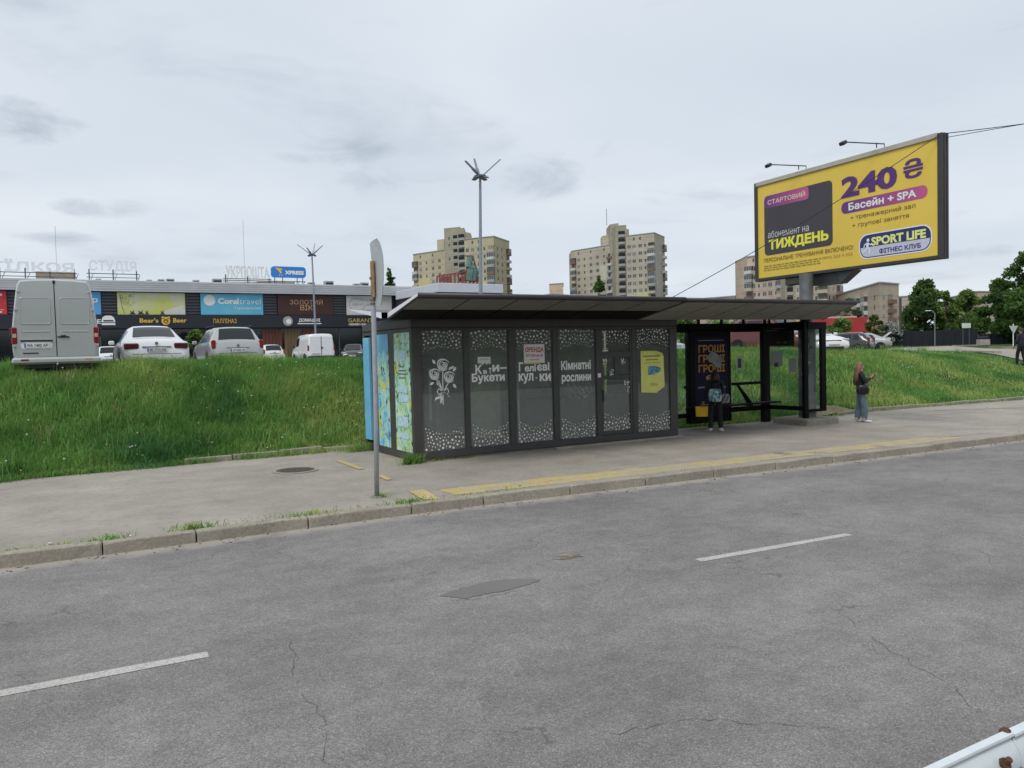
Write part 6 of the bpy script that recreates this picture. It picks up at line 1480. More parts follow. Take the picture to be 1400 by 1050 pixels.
for q in range(16):
    x, z, r = random.uniform(4.3, 5.3), random.uniform(6.7, 7.65), random.uniform(.05, .13)
    mb.ribbon([(x+r*math.cos(t*.7), SY-.006, z+r*math.sin(t*.7)) for t in range(10)], .02, (0, -1, 0))
mb.ribbon([(4.3, SY-.006, 7.6), (4.42, SY-.006, 6.6), (4.6, SY-.006, 6.05)], .05, (0, -1, 0))
mb.build('bubble_print', ink, b_, world=True)
mb = MB()
for x, s in ((5.15, .9), (5.75, 1.0), (6.2, .6), (7.35, .7)):
    mb.poly([(x-.25*s, SY-.006, 6.0), (x-.12*s, SY-.006, 6.12), (x-.2*s, SY-.006, 6.3*1), (x+.02*s, SY-.006, 6.2), (x+.15*s, SY-.006, 6.38), (x+.12*s, SY-.006, 6.15), (x+.28*s, SY-.006, 6.0)])
mb.build('bird_print', dkink, b_, world=True)
MB().disc((8.35, SY-.005, 7.35), .42, .20, U_, Z_, 18).poly([(9.08, SY-.004, 6.0), (9.08, SY-.004, 6.75), (8.4, SY-.004, 6.62), (7.6, SY-.004, 6.3), (7.2, SY-.004, 6.0)]).build('pale_print', mat('pale_print_grey', (.60, .60, .55), .6, 0, .1, 2), b_, world=True)
b_ = banner(4, teal); wall_text(b_, [('Coral', 11.65, 13.35, 7.13, .50, .05)], whi, SY-.01); wall_text(b_, [('travel', 13.4, 15.15, 7.13, .50, -.008), ('Турагентство', 12.95, 15.15, 6.52, .25, .0)], whi, SY-.01)
mb = MB(); mb.disc((11.0, SY-.008, 7.18), .47, .45, U_, Z_, 24); mb.build('logo_ball', whi, b_, world=True)
mb = MB()
for k, (a0, a1) in enumerate(((-20, 40), (30, 90), (85, 150))): mb.disc((11.08, SY-.011, 7.22), .36-.05*k, .32-.04*k, U_, Z_, 8, k, R(a0), R(a1))
mb.build('logo_petals', [mat('logo_pink', (.62, .42, .38), .5), mat('logo_lime', (.5, .6, .15), .5), mat('logo_orange', (.7, .5, .2), .5)], b_, world=True)
b_ = banner(5, brownb); tan = mat('tan_lettering', (.55, .33, .20), .5, 0, .05); wall_text(b_, [('ЗОЛОТИЙ', 17.65, 20.55, 7.15, .50, .0), ('ВІК', 18.55, 19.65, 6.62, .46, .0)], tan, SY-.01)
b_ = banner(6, paleb); gink = mat('grey_ink', (.22, .21, .20), .6); wall_text(b_, [('ЦЕНС', 23.3, 24.4, 6.92, .22, -.005), ('ЦЕНТР', 24.6, 25.5, 6.92, .2, -.005)], gink, SY-.01)
mb = MB(); mb.ribbon([(23.75+.75*math.cos(t*.33), SY-.008, 6.95+.55*math.sin(t*.33)) for t in range(2, 20)], .03, (0, -1, 0))
for q in range(3): mb.ribbon([(23.2, SY-.008, 7.68-.1*q), (24.3, SY-.008, 7.55-.12*q), (25.6, SY-.008, 7.42-.1*q), (27.0, SY-.008, 7.62-.12*q)], .025, (0, -1, 0))
mb.build('line_print', gink, b_, world=True)
# raised signs on the dark band
BY = 69.53; yl = mat('sign_yellow', (.75, .48, .07), .4, 0, .05); sbd = bpy.data.objects['signboard_band']
wall_text(sbd, [("Bear's", 5.63, 7.0, 5.50, .36, .02), ('Beer', 8.1, 9.12, 5.50, .36, .02), ('ПАЛЛІНАЗ', 11.2, 13.05, 5.45, .38, .0)], yl, BY)
mb = MB(); mb.lathe((7.55, BY+.01, 5.45), [(.33, 0), (.33, .05)], 16, axis=(0, -1, 0)); mb.lathe((7.33, BY+.01, 5.72), [(.10, 0), (.10, .05)], 10, axis=(0, -1, 0)); mb.lathe((7.77, BY+.01, 5.72), [(.10, 0), (.10, .05)], 10, axis=(0, -1, 0)); mb.build('bear_badge', yl, sbd, world=True)
MB().lathe((7.55, BY-.04, 5.45), [(.19, 0), (.17, .04)], 14, axis=(0, -1, 0)).lathe((7.55, BY-.09, 5.38), [(.08, 0), (.07, .03)], 10, axis=(0, -1, 0), mi=1).build('bear_face', [mat('bear_brown', (.20, .09, .03), .5), yl], sbd, world=True)
wall_text(sbd, [('Е', 2.62, 2.88, 5.42, .34, .03), ('ДОМАШНІ', 18.3, 20.2, 5.48, .34, .03), ('ОБМІН ВАЛЮТ', 22.8, 25.2, 5.12, .20, .03)], whi, BY)
MB().box(18.2, 20.3, BY, BY+.02, 5.16, 5.24).build('sign_underline', whi, sbd, world=True)
gold = mat('gold_lettering', (.50, .36, .12), .4, .2, .05); wall_text(sbd, [('GARANT', 22.75, 25.1, 5.48, .36, .02)], gold, BY)
mb = MB(); mb.poly([(3.4+x, BY, 5.36+z) for x, z in [(-.48, 0), (.48, 0), (.48, .12), (.40, .38), (.2, .52), (-.2, .52), (-.40, .38), (-.48, .12)]]); mb.poly([(3.4+x, BY, 5.36+z) for x, z in [(-.48, -.06), (-.48, -.22), (.48, -.22), (.48, -.06)]]); mb.build('burger_badge', whi, sbd, world=True)
MB().box(3.05, 3.75, BY-.02, BY-.01, 5.43, 5.53).build('badge_line', band_m, sbd, world=True)
MB().lathe((17.35, BY+.01, 5.42), [(.42, 0), (.42, .04)], 20, axis=(0, -1, 0)).build('round_badge', mat('badge_grey', (.35, .34, .33), .5, 0, .3, 6), sbd, world=True); MB().lathe((17.42, BY-.03, 5.36), [(.22, 0), (.2, .03)], 14, axis=(0, -1, 0)).build('badge_centre', whi, sbd, world=True)
# projecting wing at the right end
MB().box(27.45, 33.5, 60.15, 69.9, 1.85, 7.38).build('wing_wall', mall_d, ml, world=True)
MB().bbox(27.35, 33.6, 60.0, 69.42, 7.36, 8.12, .03).build('wing_fascia', wing_m, ml, world=True)
for k in range(6): MB().box(28+k*.95, 28.85+k*.95, 60.08, 60.13, 2.1, 6.9).build('shop_window', store_g, ml, world=True)
# roof plant
vent_m = mat('roof_vent_grey', (.32, .33, .34), .6, .2, .2, 4)
for x, s in ((10.2, .5), (11.9, .75), (20.0, .55), (21.6, .8), (24.2, .5), (25.0, .7), (8.2, .6), (6.6, .4), (2.9, .4), (7.5, .5)):
    MB().bbox(x-s*.5, x+s*.5, 71, 71.6, 8.5, 8.66+s*.6, .02).box(x-s*.4, x+s*.4, 70.98, 71, 8.72, 8.6+s*.5, 1).build('roof_vent', [vent_m, trim_m], ml, world=True)
beige_r = mat('roof_hut_beige', (.42, .34, .24), .7, 0, .12, 1)
MB().bbox(-1.4, 1.35, 72.4, 75, 8.5, 9.5, .03).build('roof_hut', beige_r, ml, world=True); MB().bbox(15.6, 19.0, 73, 75, 8.5, 9.15, .03).build('roof_hut', beige_r, ml, world=True)
for u, zt in ((.05, 13.2), (14.55, 14.5)): MB().tube([(u, 73, 8.4), (u+.03, 73, zt)], .014, 5).build('antenna_mast', vent_m, ml, world=True)
# sign letters and boards on the roof
def roof_sign(label, u0, u1, z0, body, h, m, name='roof_sign', frame=True):
    t = thing(name, label, 'sign', ((u0+u1)/2, 72, 8.5)); mb = MB()
    text_into(mb, body, ((u0+u1)/2, 71.9, z0+h/2), U_, Z_, u1-u0, h, .03, depth=.08); mb.build('lettering', m, t, world=True)
    if frame:
        mb = MB(); mb.tube([(u0-.2, 72.05, z0-.05), (u1+.2, 72.05, z0-.05)], .035, 5).tube([(u0-.2, 72.05, z0-.35), (u1+.2, 72.05, z0-.35)], .03, 5)
        k = max(2, int((u1-u0)/1.6)); 
        for i in range(k+1):
            x = u0+(u1-u0)*i/k; mb.tube([(x, 72.05, 8.5), (x, 72.05, z0+.3)], .05, 5); mb.tube([(x, 72.05, 8.5), (x+.3, 72.6, z0)], .03, 4)
        mb.build('sign_frame', mat('sign_steel', (.12, .14, .16), .6, .3), t, world=True)
    return t
lm_ = mat('roof_letter_white', (.76, .78, .84), .5, 0, .05)
roof_sign('white roof letters on a steel frame at the left end of the mall roof', -5.4, 1.25, 9.4, 'ПТЇЛКОЯ', .95, lm_)
roof_sign('shorter row of white roof letters right of the beige roof hut', 2.3, 5.75, 9.45, 'СТУДІЯ', 1.0, lm_)
roof_sign('dotted white roof letters joined to the blue board on the mall roof', 12.75, 16.45, 9.3, 'УКРПОШТА', 1.05, mat('roof_letter_cream', (.70, .71, .68), .5, 0, .25, 6))
xb = thing('roof_signboard', 'blue rounded sign board with white and yellow lettering on the mall roof', 'sign', (18.15, 72, 8.5))
bd = MB().prism(plane_pts(rrect(3.1, .98, .28), (18.15, 71.8, 9.92), U_, Z_), (0, .2, 0)).build('board', mat('board_blue', (.025, .20, .58), .4, 0, .06), xb, world=True)
wall_text(bd, [('XPRESS', 17.8, 19.5, 9.88, .36, .06)], whi, 71.78)
MB().poly([(16.9, 71.78, 10.28), (17.45, 71.78, 10.24), (17.62, 71.78, 10.1), (17.42, 71.78, 10.08), (17.55, 71.78, 9.9), (17.4, 71.78, 9.72), (17.28, 71.78, 9.98)]).build('swoosh', yl, bd, world=True)
MB().box(17.3, 17.36, 71.77, 71.78, 9.58, 9.68).box(17.5, 17.56, 71.77, 71.78, 9.58, 9.68).build('cart_wheels', whi, bd, world=True)
mb = MB()
for x in (16.9, 17.6, 18.9, 19.4): mb.tube([(x, 72.05, 8.5), (x+.05, 72.0, 9.5)], .04, 5); mb.tube([(x, 72.05, 8.5), (x+.35, 72.5, 9.2)], .03, 4)
mb.tube([(12.5, 72.05, 9.1), (19.7, 72.05, 9.1)], .04, 5); mb.build('sign_frame', MATS['sign_steel'], xb, world=True)

# ------------------------------------------------------------------ tall lamp posts with petal heads
steel = mat('lamp_post_steel', (.27, .30, .34), .5, .4, .1, 6); dark_st = mat('lamp_head_dark', (.14, .15, .165), .5, .3)
def lamp_post(label, loc, H, group, lean, arms):
    """arms: (sideways, away, up) reach of each petal; lean: how far the top stands off the foot"""
    t = thing('lamp_post', label, 'lamp post', loc, math.atan2(rt0.y, rt0.x), group); T = Vector((lean, 0, H))
    shade_auto(MB().tube([(0, 0, 0), (lean*.45, 0, H*.5), (lean, 0, H)], [.10, .08, .055], 10).build('pole', steel, t))
    MB().lathe(T-Vector((0, 0, .12)), [(.08, 0), (.26, .05), (.27, .11), (.12, .16)], 14).build('hub', dark_st, t)
    for k in range(4):
        a = R(45+90*k); MB().bbox(-.12, .12, -.05, .16, -.04, .03, .015, M=Matrix.Translation(T+Vector((.28*math.cos(a), .28*math.sin(a), -.10))) @ Matrix.Rotation(a, 4, 'Z') @ Matrix.Rotation(.3, 4, 'Y')).build('floodlight', dark_st, t)
    for ax, ay, az in arms:
        e = Vector((ax, ay, 0)).normalized(); p0 = T+e*.15; p1 = T+Vector((ax, ay, az)); s = Vector((-e.y, e.x, 0)); nn_ = (p1-p0).normalized().cross(s)
        q = [(0, .03), (.12, .07), (.38, .075), (.45, .045), (1, .035)]
        MB().prism([p0.lerp(p1, f)+s*w_ for f, w_ in q]+[p0.lerp(p1, f)-s*w_ for f, w_ in q[::-1]], nn_*.05).build('petal', steel, t)
    MB().lathe((0, 0, 0), [(.22, 0), (.22, .04), (.13, .06), (.13, .5)], 12).build('foot', steel, t)
    return t
lamp_post('tall lamp post with upswept petals, rising behind the kiosk roof', (16.25, 31.2, 1.75), 8.28, 'petal lamp posts in the car park', .17, ((-.60, -.9, .42), (-.27, .5, .84), (.92, .35, .74)))
lamp_post('lamp post with upswept petals standing before the mall near the white van', (18.2, 64.0, 1.85), 8.75, 'petal lamp posts in the car park', -.1, ((-1.12, -.3, .74), (.13, .6, .92), (.95, -.2, .62), (-.2, -.8, .4)))

# ------------------------------------------------------------------ apartment towers and blocks
win_fr = mat('window_frame_pale', (.50, .49, .46), .6); win_gl = [mat('flat_window_%s' % k, c, .12, 0, .2, .4, spec=.6) for k, c in (('dark', (.075, .08, .085)), ('grey', (.17, .18, .185)))]
bal_m = [mat('balcony_%s' % k, c, .7, 0, .15, .6) for k, c in (('white', (.52, .52, .50)), ('brown', (.20, .12, .085)), ('grey', (.32, .33, .34)), ('cream', (.42, .38, .28)))]
def proto(mb, name, mats):
    o = mb.build(name, mats); d = o.data; bpy.data.objects.remove(o); return d
def win_mesh(w, h, g, panes=2):
    mb = MB().box(-w/2, w/2, -.03, .10, 0, h, 0)
    for i in range(panes):
        a = -w/2+w*i/panes+.06; mb.box(a, a+w/panes-.12, -.05, -.031, .07, h-.07, 1)
    return proto(mb, 'window', [win_fr, win_gl[g]])
WM = {'s': win_mesh(.9, 1.3, 0, 1), 'w': win_mesh(1.5, 1.45, 0, 2), 'g': win_mesh(1.5, 1.45, 1, 2), 'W': win_mesh(2.1, 1.45, 0, 3)}
def bal_mesh(c, glazed):
    mb = MB().box(-1.5, 1.5, -1.0, .1, -.9, -.75, 0).box(-1.5, 1.5, -1.0, -.95, -.75, .15, 0).box(-1.5, -1.45, -.95, .1, -.75, .15, 0).box(1.45, 1.5, -.95, .1, -.75, .15, 0)
    if glazed: mb.box(-1.48, 1.48, -.98, .1, .15, 1.6, 1); [mb.box(x-.05, x+.05, -1.0, -.975, .15, 1.6, 0) for x in (-1.43, -.5, .5, 1.43)]; mb.box(-1.5, 1.5, -1.0, .1, 1.6, 1.72, 0)
    else: mb.box(-1.4, 1.4, -.0, .05, -.75, 1.55, 1)
    return proto(mb, 'balcony', [bal_m[c], win_gl[0]])
BM = [bal_mesh(c, g) for c in range(4) for g in (0, 1)]
LM = proto(MB().box(-1.3, 1.3, -.02, .02, -.6, 1.7, 1).box(-1.3, 1.3, -.06, .0, -.6, .35, 0), 'loggia', [bal_m[2], mat('loggia_shade', (.02, .018, .016), .9)])  # flat dark sheet paints the shade of the recess; no opening is modelled
def facade(par, A, Bp, floors, fh, z0, cols, first=0, rs=0, skip=.0, bal=(0, 1, 2, 3, 4, 5, 6, 7)):
    """windows and balconies on the wall from A to B (seen from outside, left to right)"""
    A = Vector((*A, 0)); Bp = Vector((*Bp, 0)); d = (Bp-A).normalized(); ang = math.atan2(d.y, d.x); rr = random.Random(rs); o = ORG[par.name]
    for f in range(first, floors):
        for s_, typ in cols:
            if rr.random() < skip: continue
            q = A.lerp(Bp, s_); M = Matrix.Translation((q.x-o[0], q.y-o[1], z0+f*fh+.95-o[2])) @ Matrix.Rotation(ang, 4, 'Z')
            if typ == 'b': inst('balcony', BM[rr.choice(bal)], par, M)
            elif typ == 'l': inst('loggia', LM, par, M)
            else: inst('window', WM[typ if rr.random() > .3 or typ == 's' else 'g'], par, M)
def walls(par, pts, z0, z1, m, name='wall', rev=False):
    return MB().prism([(x, y, z0) for x, y in pts], (0, 0, z1-z0)).build(name, m, par, world=True)
def panel_wall(name, c, seam=.75):
    """large-panel housing: tinted panels with seams along floors and bays"""
    m, n, l, p, t, prev = ramp_mat(name, [(.12, 5, (1, 1, 1), [(.3, tuple(q*.86 for q in c)), (.7, tuple(q*1.08 for q in c))], 'MIX', 1), (.5, 4, (1, 1, 1), [(.3, g3(.42)), (.7, g3(.57))], 'OVERLAY', .5)], rough=.9, spec=.15)
    s = n.new('ShaderNodeSeparateXYZ'); l.new(t.outputs['Object'], s.inputs[0])
    q = n.new('ShaderNodeMath'); q.operation = 'PINGPONG'; l.new(s.outputs[2], q.inputs[0]); q.inputs[1].default_value = 1.4
    g = n.new('ShaderNodeMath'); g.operation = 'LESS_THAN'; l.new(q.outputs[0], g.inputs[0]); g.inputs[1].default_value = .10
    mx = n.new('ShaderNodeMix'); mx.data_type = 'RGBA'; mx.blend_type = 'MULTIPLY'; l.new(g.outputs[0], mx.inputs[0]); l.new(prev, mx.inputs[6]); mx.inputs[7].default_value = (seam, seam, seam, 1); l.new(mx.outputs[2], p.inputs['Base Color'])
    return m
tan1 = panel_wall('tan_panel_wall', (.50, .44, .31)); tan2 = panel_wall('grey_tan_panel_wall', (.46, .42, .34)); tan3 = panel_wall('pink_tan_panel_wall', (.50, .41, .325)); ins_y = mat('yellow_insulation', (.55, .50, .27), .85, 0, .06, .5); ins_p = mat('pale_insulation', (.52, .50, .42), .85, 0, .06, .5); shaft_m = panel_wall('shaft_wall', (.36, .33, .26), .85)
def tower(name, label, X, Zs, m, H, zb, sc=1.0, mir=False, flr=16, ins=()):
    """stepped slab tower: set back left wing, lift shaft, forward right wing. X: picture columns (left, shaft l, shaft r, wing l, ridge, right)"""
    xl, x1, x2, x3, x4, xr = X; zl, z1, z3, z4, zr = Zs
    P0, P1, P3, P4, P5 = cfpx(xl, zl), cfpx(x1, z1), cfpx(x3, z3), cfpx(x4, z4), cfpx(xr, zr)
    t = thing(name, label, 'apartment tower', (*P1, zb)); bk = lambda p, d=14: (p[0]+fw0.x*d, p[1]+fw0.y*d)
    P1b = cfpx(x2+4, z1-6)
    walls(t, [P0, P1b, bk(P1b), bk(P0)], zb, zb+H, m)
    walls(t, [P3, P4, P5, bk(P5, 10), bk(P3, 16)], zb, zb+H-.3, m)
    Sa, Sb = cfpx(x1, z1-2), cfpx(x2, z1-5); Sc = cfpx(x2+14, z1+2)
    walls(t, [Sa, Sb, bk(Sb, 12), bk(Sa, 12)], zb, zb+H+8.2, shaft_m, 'lift_shaft'); walls(t, [cfpx(x1-10, z1+4), cfpx(x1-.3, z1+2), bk(cfpx(x1, z1+2), 8), bk(cfpx(x1-10, z1+4), 8)], zb+H-4, zb+H+4.4, m, 'roof_house')
    walls(t, [cfpx(x2+.2, z1-4), Sc, bk(Sc, 9), bk(Sb, 9)], zb+H-3, zb+H+6.6, m, 'roof_house')
    walls(t, [cfpx(x2-4.5, z3+4), cfpx(x3+.5, z3+2.5), bk(cfpx(x3+.5, z3+3), 9), bk(cfpx(x2-5, z3+4), 9)], zb, zb+H+4.5, shaft_m, 'stair_core')
    for o_, d_ in ((P0, P1b), (P3, P4), (P4, P5)):
        a = Vector((*o_, zb+H-.2)); b = Vector((*d_, zb+H-.2)); MB().tube([a, b], .22, 4).build('parapet', bal_m[2], t, world=True)
    fh = H/flr-.03; f0 = 5
    facade(t, Sa, Sb, flr+2, fh, zb, [(.72, 'l')], flr-3, 9); facade(t, Sa, Sb, flr+2, fh, zb, [(.3, 's')], flr-2, 9, .3)
    facade(t, P0, P1b, flr-1, fh, zb, [(.05, 'b'), (.15, 'w'), (.27, 's'), (.40, 'w'), (.53, 'w'), (.66, 's'), (.78, 'b'), (.91, 'w')], f0, 3)
    facade(t, P0, P1b, flr, fh, zb, [(.15, 's'), (.4, 's'), (.66, 's')], flr-1, 3)
    facade(t, cfpx(x2-4, z3+3.5), cfpx(x3, z3+2.2), flr+1, fh, zb, [(.55, 'l')], f0, 4)
    facade(t, P3, P4, flr-1, fh, zb, [(.1, 'w'), (.28, 'w'), (.5, 'w'), (.68, 's'), (.9, 'b')], f0, 5)
    facade(t, P3, P4, flr, fh, zb, [(.28, 's'), (.5, 's')], flr-1, 5)
    facade(t, P4, P5, flr-1, fh, zb, [(.22, 'w'), (.5, 'w'), (.88, 'b')], f0, 6, 0, (2, 3, 6, 7, 0))
    for (a, b, f, n_, mm) in ins:
        A, Bq = (P0, P1b) if a < 1 else (P3, P4); a_ = a % 1
        A = Vector((*A, 0)); Bq = Vector((*Bq, 0)); d = (Bq-A).normalized(); n2 = Vector((d.y, -d.x, 0)); q0 = A.lerp(Bq, a_); q1 = A.lerp(Bq, min(1, a_+b))
        MB().prism([q0+Vector((0, 0, zb+f*fh)), q1+Vector((0, 0, zb+f*fh)), q1+Vector((0, 0, zb+(f+n_)*fh)), q0+Vector((0, 0, zb+(f+n_)*fh))], n2*.06).build('insulation_panel', mm, t, world=True)
    return t
t1 = tower('apartment_tower', 'yellowish sixteen storey panel tower behind the red sign frame and lamp post', (570, 613, 635, 640, 680, 701), (345, 331, 303, 297, 312), tan1, 45.5, 0.5, ins=((.0, .34, 11, 1.2, ins_y), (.55, .3, 9, 1.1, ins_p), (1.05, .2, 10, 1.0, tan3), (1.45, .3, 8, 2.2, ins_y), (1.05, .18, 13, 1.0, tan3)))
t2 = tower('apartment_tower', 'greyish sixteen storey panel tower above the dark poplar', (785, 838, 850, 860, 898, 912), (355, 338, 312, 305, 318), tan2, 46.5, 0.5, ins=((.58, .16, 11, 2.2, ins_p), (.75, .2, 7, 1.0, ins_p), (1.35, .5, 7, 1.3, ins_y), (1.0, .3, 7, 1.0, ins_p)))
MB().tube([(*cfpx(834, 337), 55), (*cfpx(834, 337), 62)], .12, 5).build('antenna_mast', dark_st, t2, world=True)
t3 = tower('apartment_tower', 'pinkish panel tower partly hidden behind the yellow billboard', (1024, 1064, 1080, 1090, 1131, 1150), (262, 254, 242, 236, 246), tan3, 31.5, 0.5, flr=11, ins=((.2, .25, 8, 1.0, ins_p),))
def block(label, P, zb, H, m, flr, facs, name='apartment_block', group=None):
    t = thing(name, label, 'apartment block', (*P[0], zb), 0, group); walls(t, P, zb, zb+H, m)
    fh = H/flr*.97
    for i, cols, bal in facs: facade(t, P[i], P[i+1], flr-1, fh, zb, cols, 1, i+flr, 0, bal); 
    for i in range(len(P)-2): MB().tube([(*P[i], zb+H), (*P[i+1], zb+H)], .25, 4).build('parapet', bal_m[2], t, world=True)
    return t
b1 = block('pink brick block with a column of dark brown balconies left of the trees', [cfpx(1128, 262), cfpx(1204, 199), cfpx(1230, 206), cfpx(1226, 260)], .3, 17.2, tan3, 7,
      [(0, [(.08, 'w'), (.2, 'w'), (.32, 'b'), (.45, 'w'), (.56, 's'), (.68, 'b'), (.8, 'b'), (.93, 'w')], (0, 1, 5, 4, 0, 1)), (1, [(.2, 's'), (.55, 'b')], (2, 2, 3))])
block('low pale pink block peeping over the shelter roof between the towers', [cfpx(918, 262), cfpx(968, 242), cfpx(1007, 235), cfpx(1007, 270), cfpx(930, 290)], .3, 17.0, tan3, 6, [(0, [(.3, 's'), (.7, 's')], (0,)), (1, [(.3, 's'), (.62, 'W')], (2,))])
block('distant grey block between the two towers', [cfpx(738, 330), cfpx(756, 322), cfpx(780, 330), cfpx(780, 360), cfpx(742, 360)], .5, 25.0, tan2, 8, [(0, [(.3, 'w'), (.7, 'w')], (0,)), (1, [(.2, 'w'), (.5, 'l'), (.8, 'w')], (1,))])
block('distant pinkish roof house behind the grey block', [cfpx(754, 345), cfpx(773, 342), cfpx(773, 360), cfpx(754, 360)], .5, 31.0, tan3, 9, [(0, [(.3, 's'), (.7, 's')], (0,))])
block('distant grey block just right of the yellowish tower', [cfpx(698, 320), cfpx(719, 318), cfpx(719, 350), cfpx(698, 350)], .5, 24.0, tan2, 8, [(0, [(.25, 'w'), (.75, 'w')], (0,))])
block('far pale block rising behind the right hand trees', [cfpx(1290, 330), cfpx(1338, 285), cfpx(1372, 292), cfpx(1372, 330)], 0, 20.0, tan3, 7, [(0, [(.2, 'w'), (.5, 'w'), (.8, 'w')], (0,)), (1, [(.3, 'w'), (.7, 'w')], (2,))])
block('grey block seen low between the trees and the pink brick block', [cfpx(1228, 280), cfpx(1262, 275), cfpx(1262, 300), cfpx(1228, 300)], 0, 18.5, tan2, 7, [(0, [(.2, 'w'), (.5, 'b'), (.8, 'w')], (0, 1))])
# skeletal red sign of figures and frames on the mall roof before the first tower
rs_ = thing('roof_sculpture', 'spindly red and green steel roof sign in front of the yellowish tower', 'sign', (29.5, 66, 8.0))
mb = MB(); mb2 = MB(); random.seed(23)
gx = lambda x: (x-700)/FPX
def rp(x, y, Y=66.0):
    d = fw+cr*((x-700)/FPX)-cu*((y-525)/FPX); k = Y/d.y; return Vector((d.x*k, Y, CAM_H+d.z*k))
for x in range(597, 655, 5):
    a, b = rp(x, 389), rp(x+random.uniform(-1, 1), 377-(x-597)*.06+random.uniform(-2, 1)); mb.tube([a, b], .09, 4); mb.tube([b, rp(x+4, 376)], .06, 4)
    if random.random() < .7: mb.tube([rp(x+1.5, 386), rp(x+3, 378)], .12, 4)
for a, b in (((597, 378), (655, 368)), ((597, 388), (655, 388)), ((640, 358), (634, 385)), ((636, 350), (646, 350)), ((646, 350), (653, 372)), ((632, 372), (645, 368))): mb.tube([rp(*a), rp(*b)], .07, 4)
for a, b, w_ in (((643, 352), (640, 366), .3), ((640, 366), (648, 368), .35), ((643, 368), (641, 384), .4), ((648, 368), (646, 384), .35), ((650, 374), (655, 369), .22), ((644, 368), (644, 384), .3)): mb2.tube([rp(*a), rp(*b)], w_, 6)
mb.build('red_frame', mat('rust_red_steel', (.22, .06, .05), .7), rs_, world=True); mb2.build('green_figure', mat('dull_green_sheet', (.09, .17, .14), .7, 0, .4, 1), rs_, world=True)

# ------------------------------------------------------------------ things beyond the right hand bank
rb = thing('red_shed', 'long low red clad building behind the parked white and black hatchbacks', 'shed', (*cfpx(1150, 112), 1.0))
A, Bq = cfpx(1105, 112), cfpx(1186, 110)
redc = ramp_mat('red_cladding', [(.4, 4, (1, 1, 1), [(.3, (.36, .025, .03)), (.7, (.45, .04, .045))], 'MIX', 1)], rough=.6)[0]
walls(rb, [A, Bq, (Bq[0]+6, Bq[1]+9), (A[0]+6, A[1]+9)], 1, 4.4, mat('red_shed_base', (.30, .05, .04), .7), 'wall')
def band(P, Q, z0, z1, off, m, name, par, th=.15):
    P = Vector((*P, 0)); Q = Vector((*Q, 0)); d = (Q-P).normalized(); n2 = Vector((d.y, -d.x, 0)); P = P+n2*off; Q = Q+n2*off
    return MB().prism([(*P.xy, z0), (*Q.xy, z0), (*Q.xy, z1), (*P.xy, z1)], n2*-th).build(name, m, par, world=True)
band(A, Bq, 3.5, 5.9, .2, redc, 'fascia', rb); band(A, cfpx(1172, 110.5), 5.9, 6.1, .3, mat('pale_coping', (.5, .42, .36), .7), 'coping', rb)
for k in range(7): 
    a = Vector(A).lerp(Vector(Bq), .06+.13*k); b = Vector(A).lerp(Vector(Bq), .14+.13*k); band(a, b, 1.8, 3.2, .03, win_gl[0], 'window', rb, .05)
# dark sheet fence in ribbed panels
fm = mat('anthracite_sheet', (.018, .022, .032), .5, .2, .1, .8)
def sheet_fence(label, P, Q, z0, z1a, z1b):
    t = thing('sheet_fence', label, 'fence', (*P, z0)); P = Vector((*P, 0)); Q = Vector((*Q, 0)); L = (Q-P).length; d = (Q-P)/L; n2 = Vector((d.y, -d.x, 0)); N_ = max(1, int(L/1.15))
    for k in range(N_):
        a = P+d*(L*k/N_+.02); w_ = L/N_-.04; zt = lerp(z1a, z1b, k/N_); pts = []
        for i in range(7):
            for f, o_ in ((0, 0), (.35, 0), (.5, .05), (.85, .05)): pts.append(a+d*(w_*(i+f)/7)+n2*o_)
        pts.append(a+d*w_); n_ = len(pts)
        MB().add([(q.x, q.y, z0) for q in pts]+[(q.x, q.y, zt) for q in pts]+[(q.x-n2.x*.02, q.y-n2.y*.02, z0) for q in pts]+[(q.x-n2.x*.02, q.y-n2.y*.02, zt) for q in pts],
                 [(i, i+1, n_+i+1, n_+i) for i in range(n_-1)]+[(2*n_+i+1, 2*n_+i, 3*n_+i, 3*n_+i+1) for i in range(n_-1)]+[(n_+i, n_+i+1, 3*n_+i+1, 3*n_+i) for i in range(n_-1)]).build('fence_panel', fm, t, world=True)
        MB().box(a.x-.04, a.x+.04, a.y-.04, a.y+.04, z0, zt+.06).build('fence_post', fm, t, world=True)
    return t
sheet_fence('tall dark sheet metal fence behind the silver car with raised boot', cfpx(1176, 104), cfpx(1338, 95), 1.4, 3.60, 3.66)
sheet_fence('lower run of dark sheet fence under the right hand trees', cfpx(1339, 97), cfpx(1460, 92), 1.4, 3.0, 3.0)
wb = thing('white_board', 'small white board standing above the dark fence', 'sign', (*cfpx(1322, 94), 1.5)); q = cfpx(1322, 93.5)
Mq = Matrix.Translation((*q, 0)) @ Matrix.Rotation(math.atan2(rt0.y, rt0.x), 4, 'Z')
MB().bbox(-.52, .52, -.03, .03, 3.75, 4.32, .01, M=Mq).build('board', mat('board_white', (.68, .70, .64), .6, 0, .06), wb, world=True); MB().box(-.4, -.34, .03, .08, 1.4, 4.2, M=Mq).box(.34, .4, .03, .08, 1.4, 4.2, M=Mq).build('leg', dark_st, wb, world=True)
gw = thing('give_way_sign', 'back of a triangular give way sign on a white post beside the exit lane', 'sign', (*cfpx(1386, 62), 1.5)); q = cfpx(1386, 62)
Mq = Matrix.Translation((*q, terr(*q))) @ Matrix.Rotation(math.atan2(rt0.y, rt0.x), 4, 'Z')
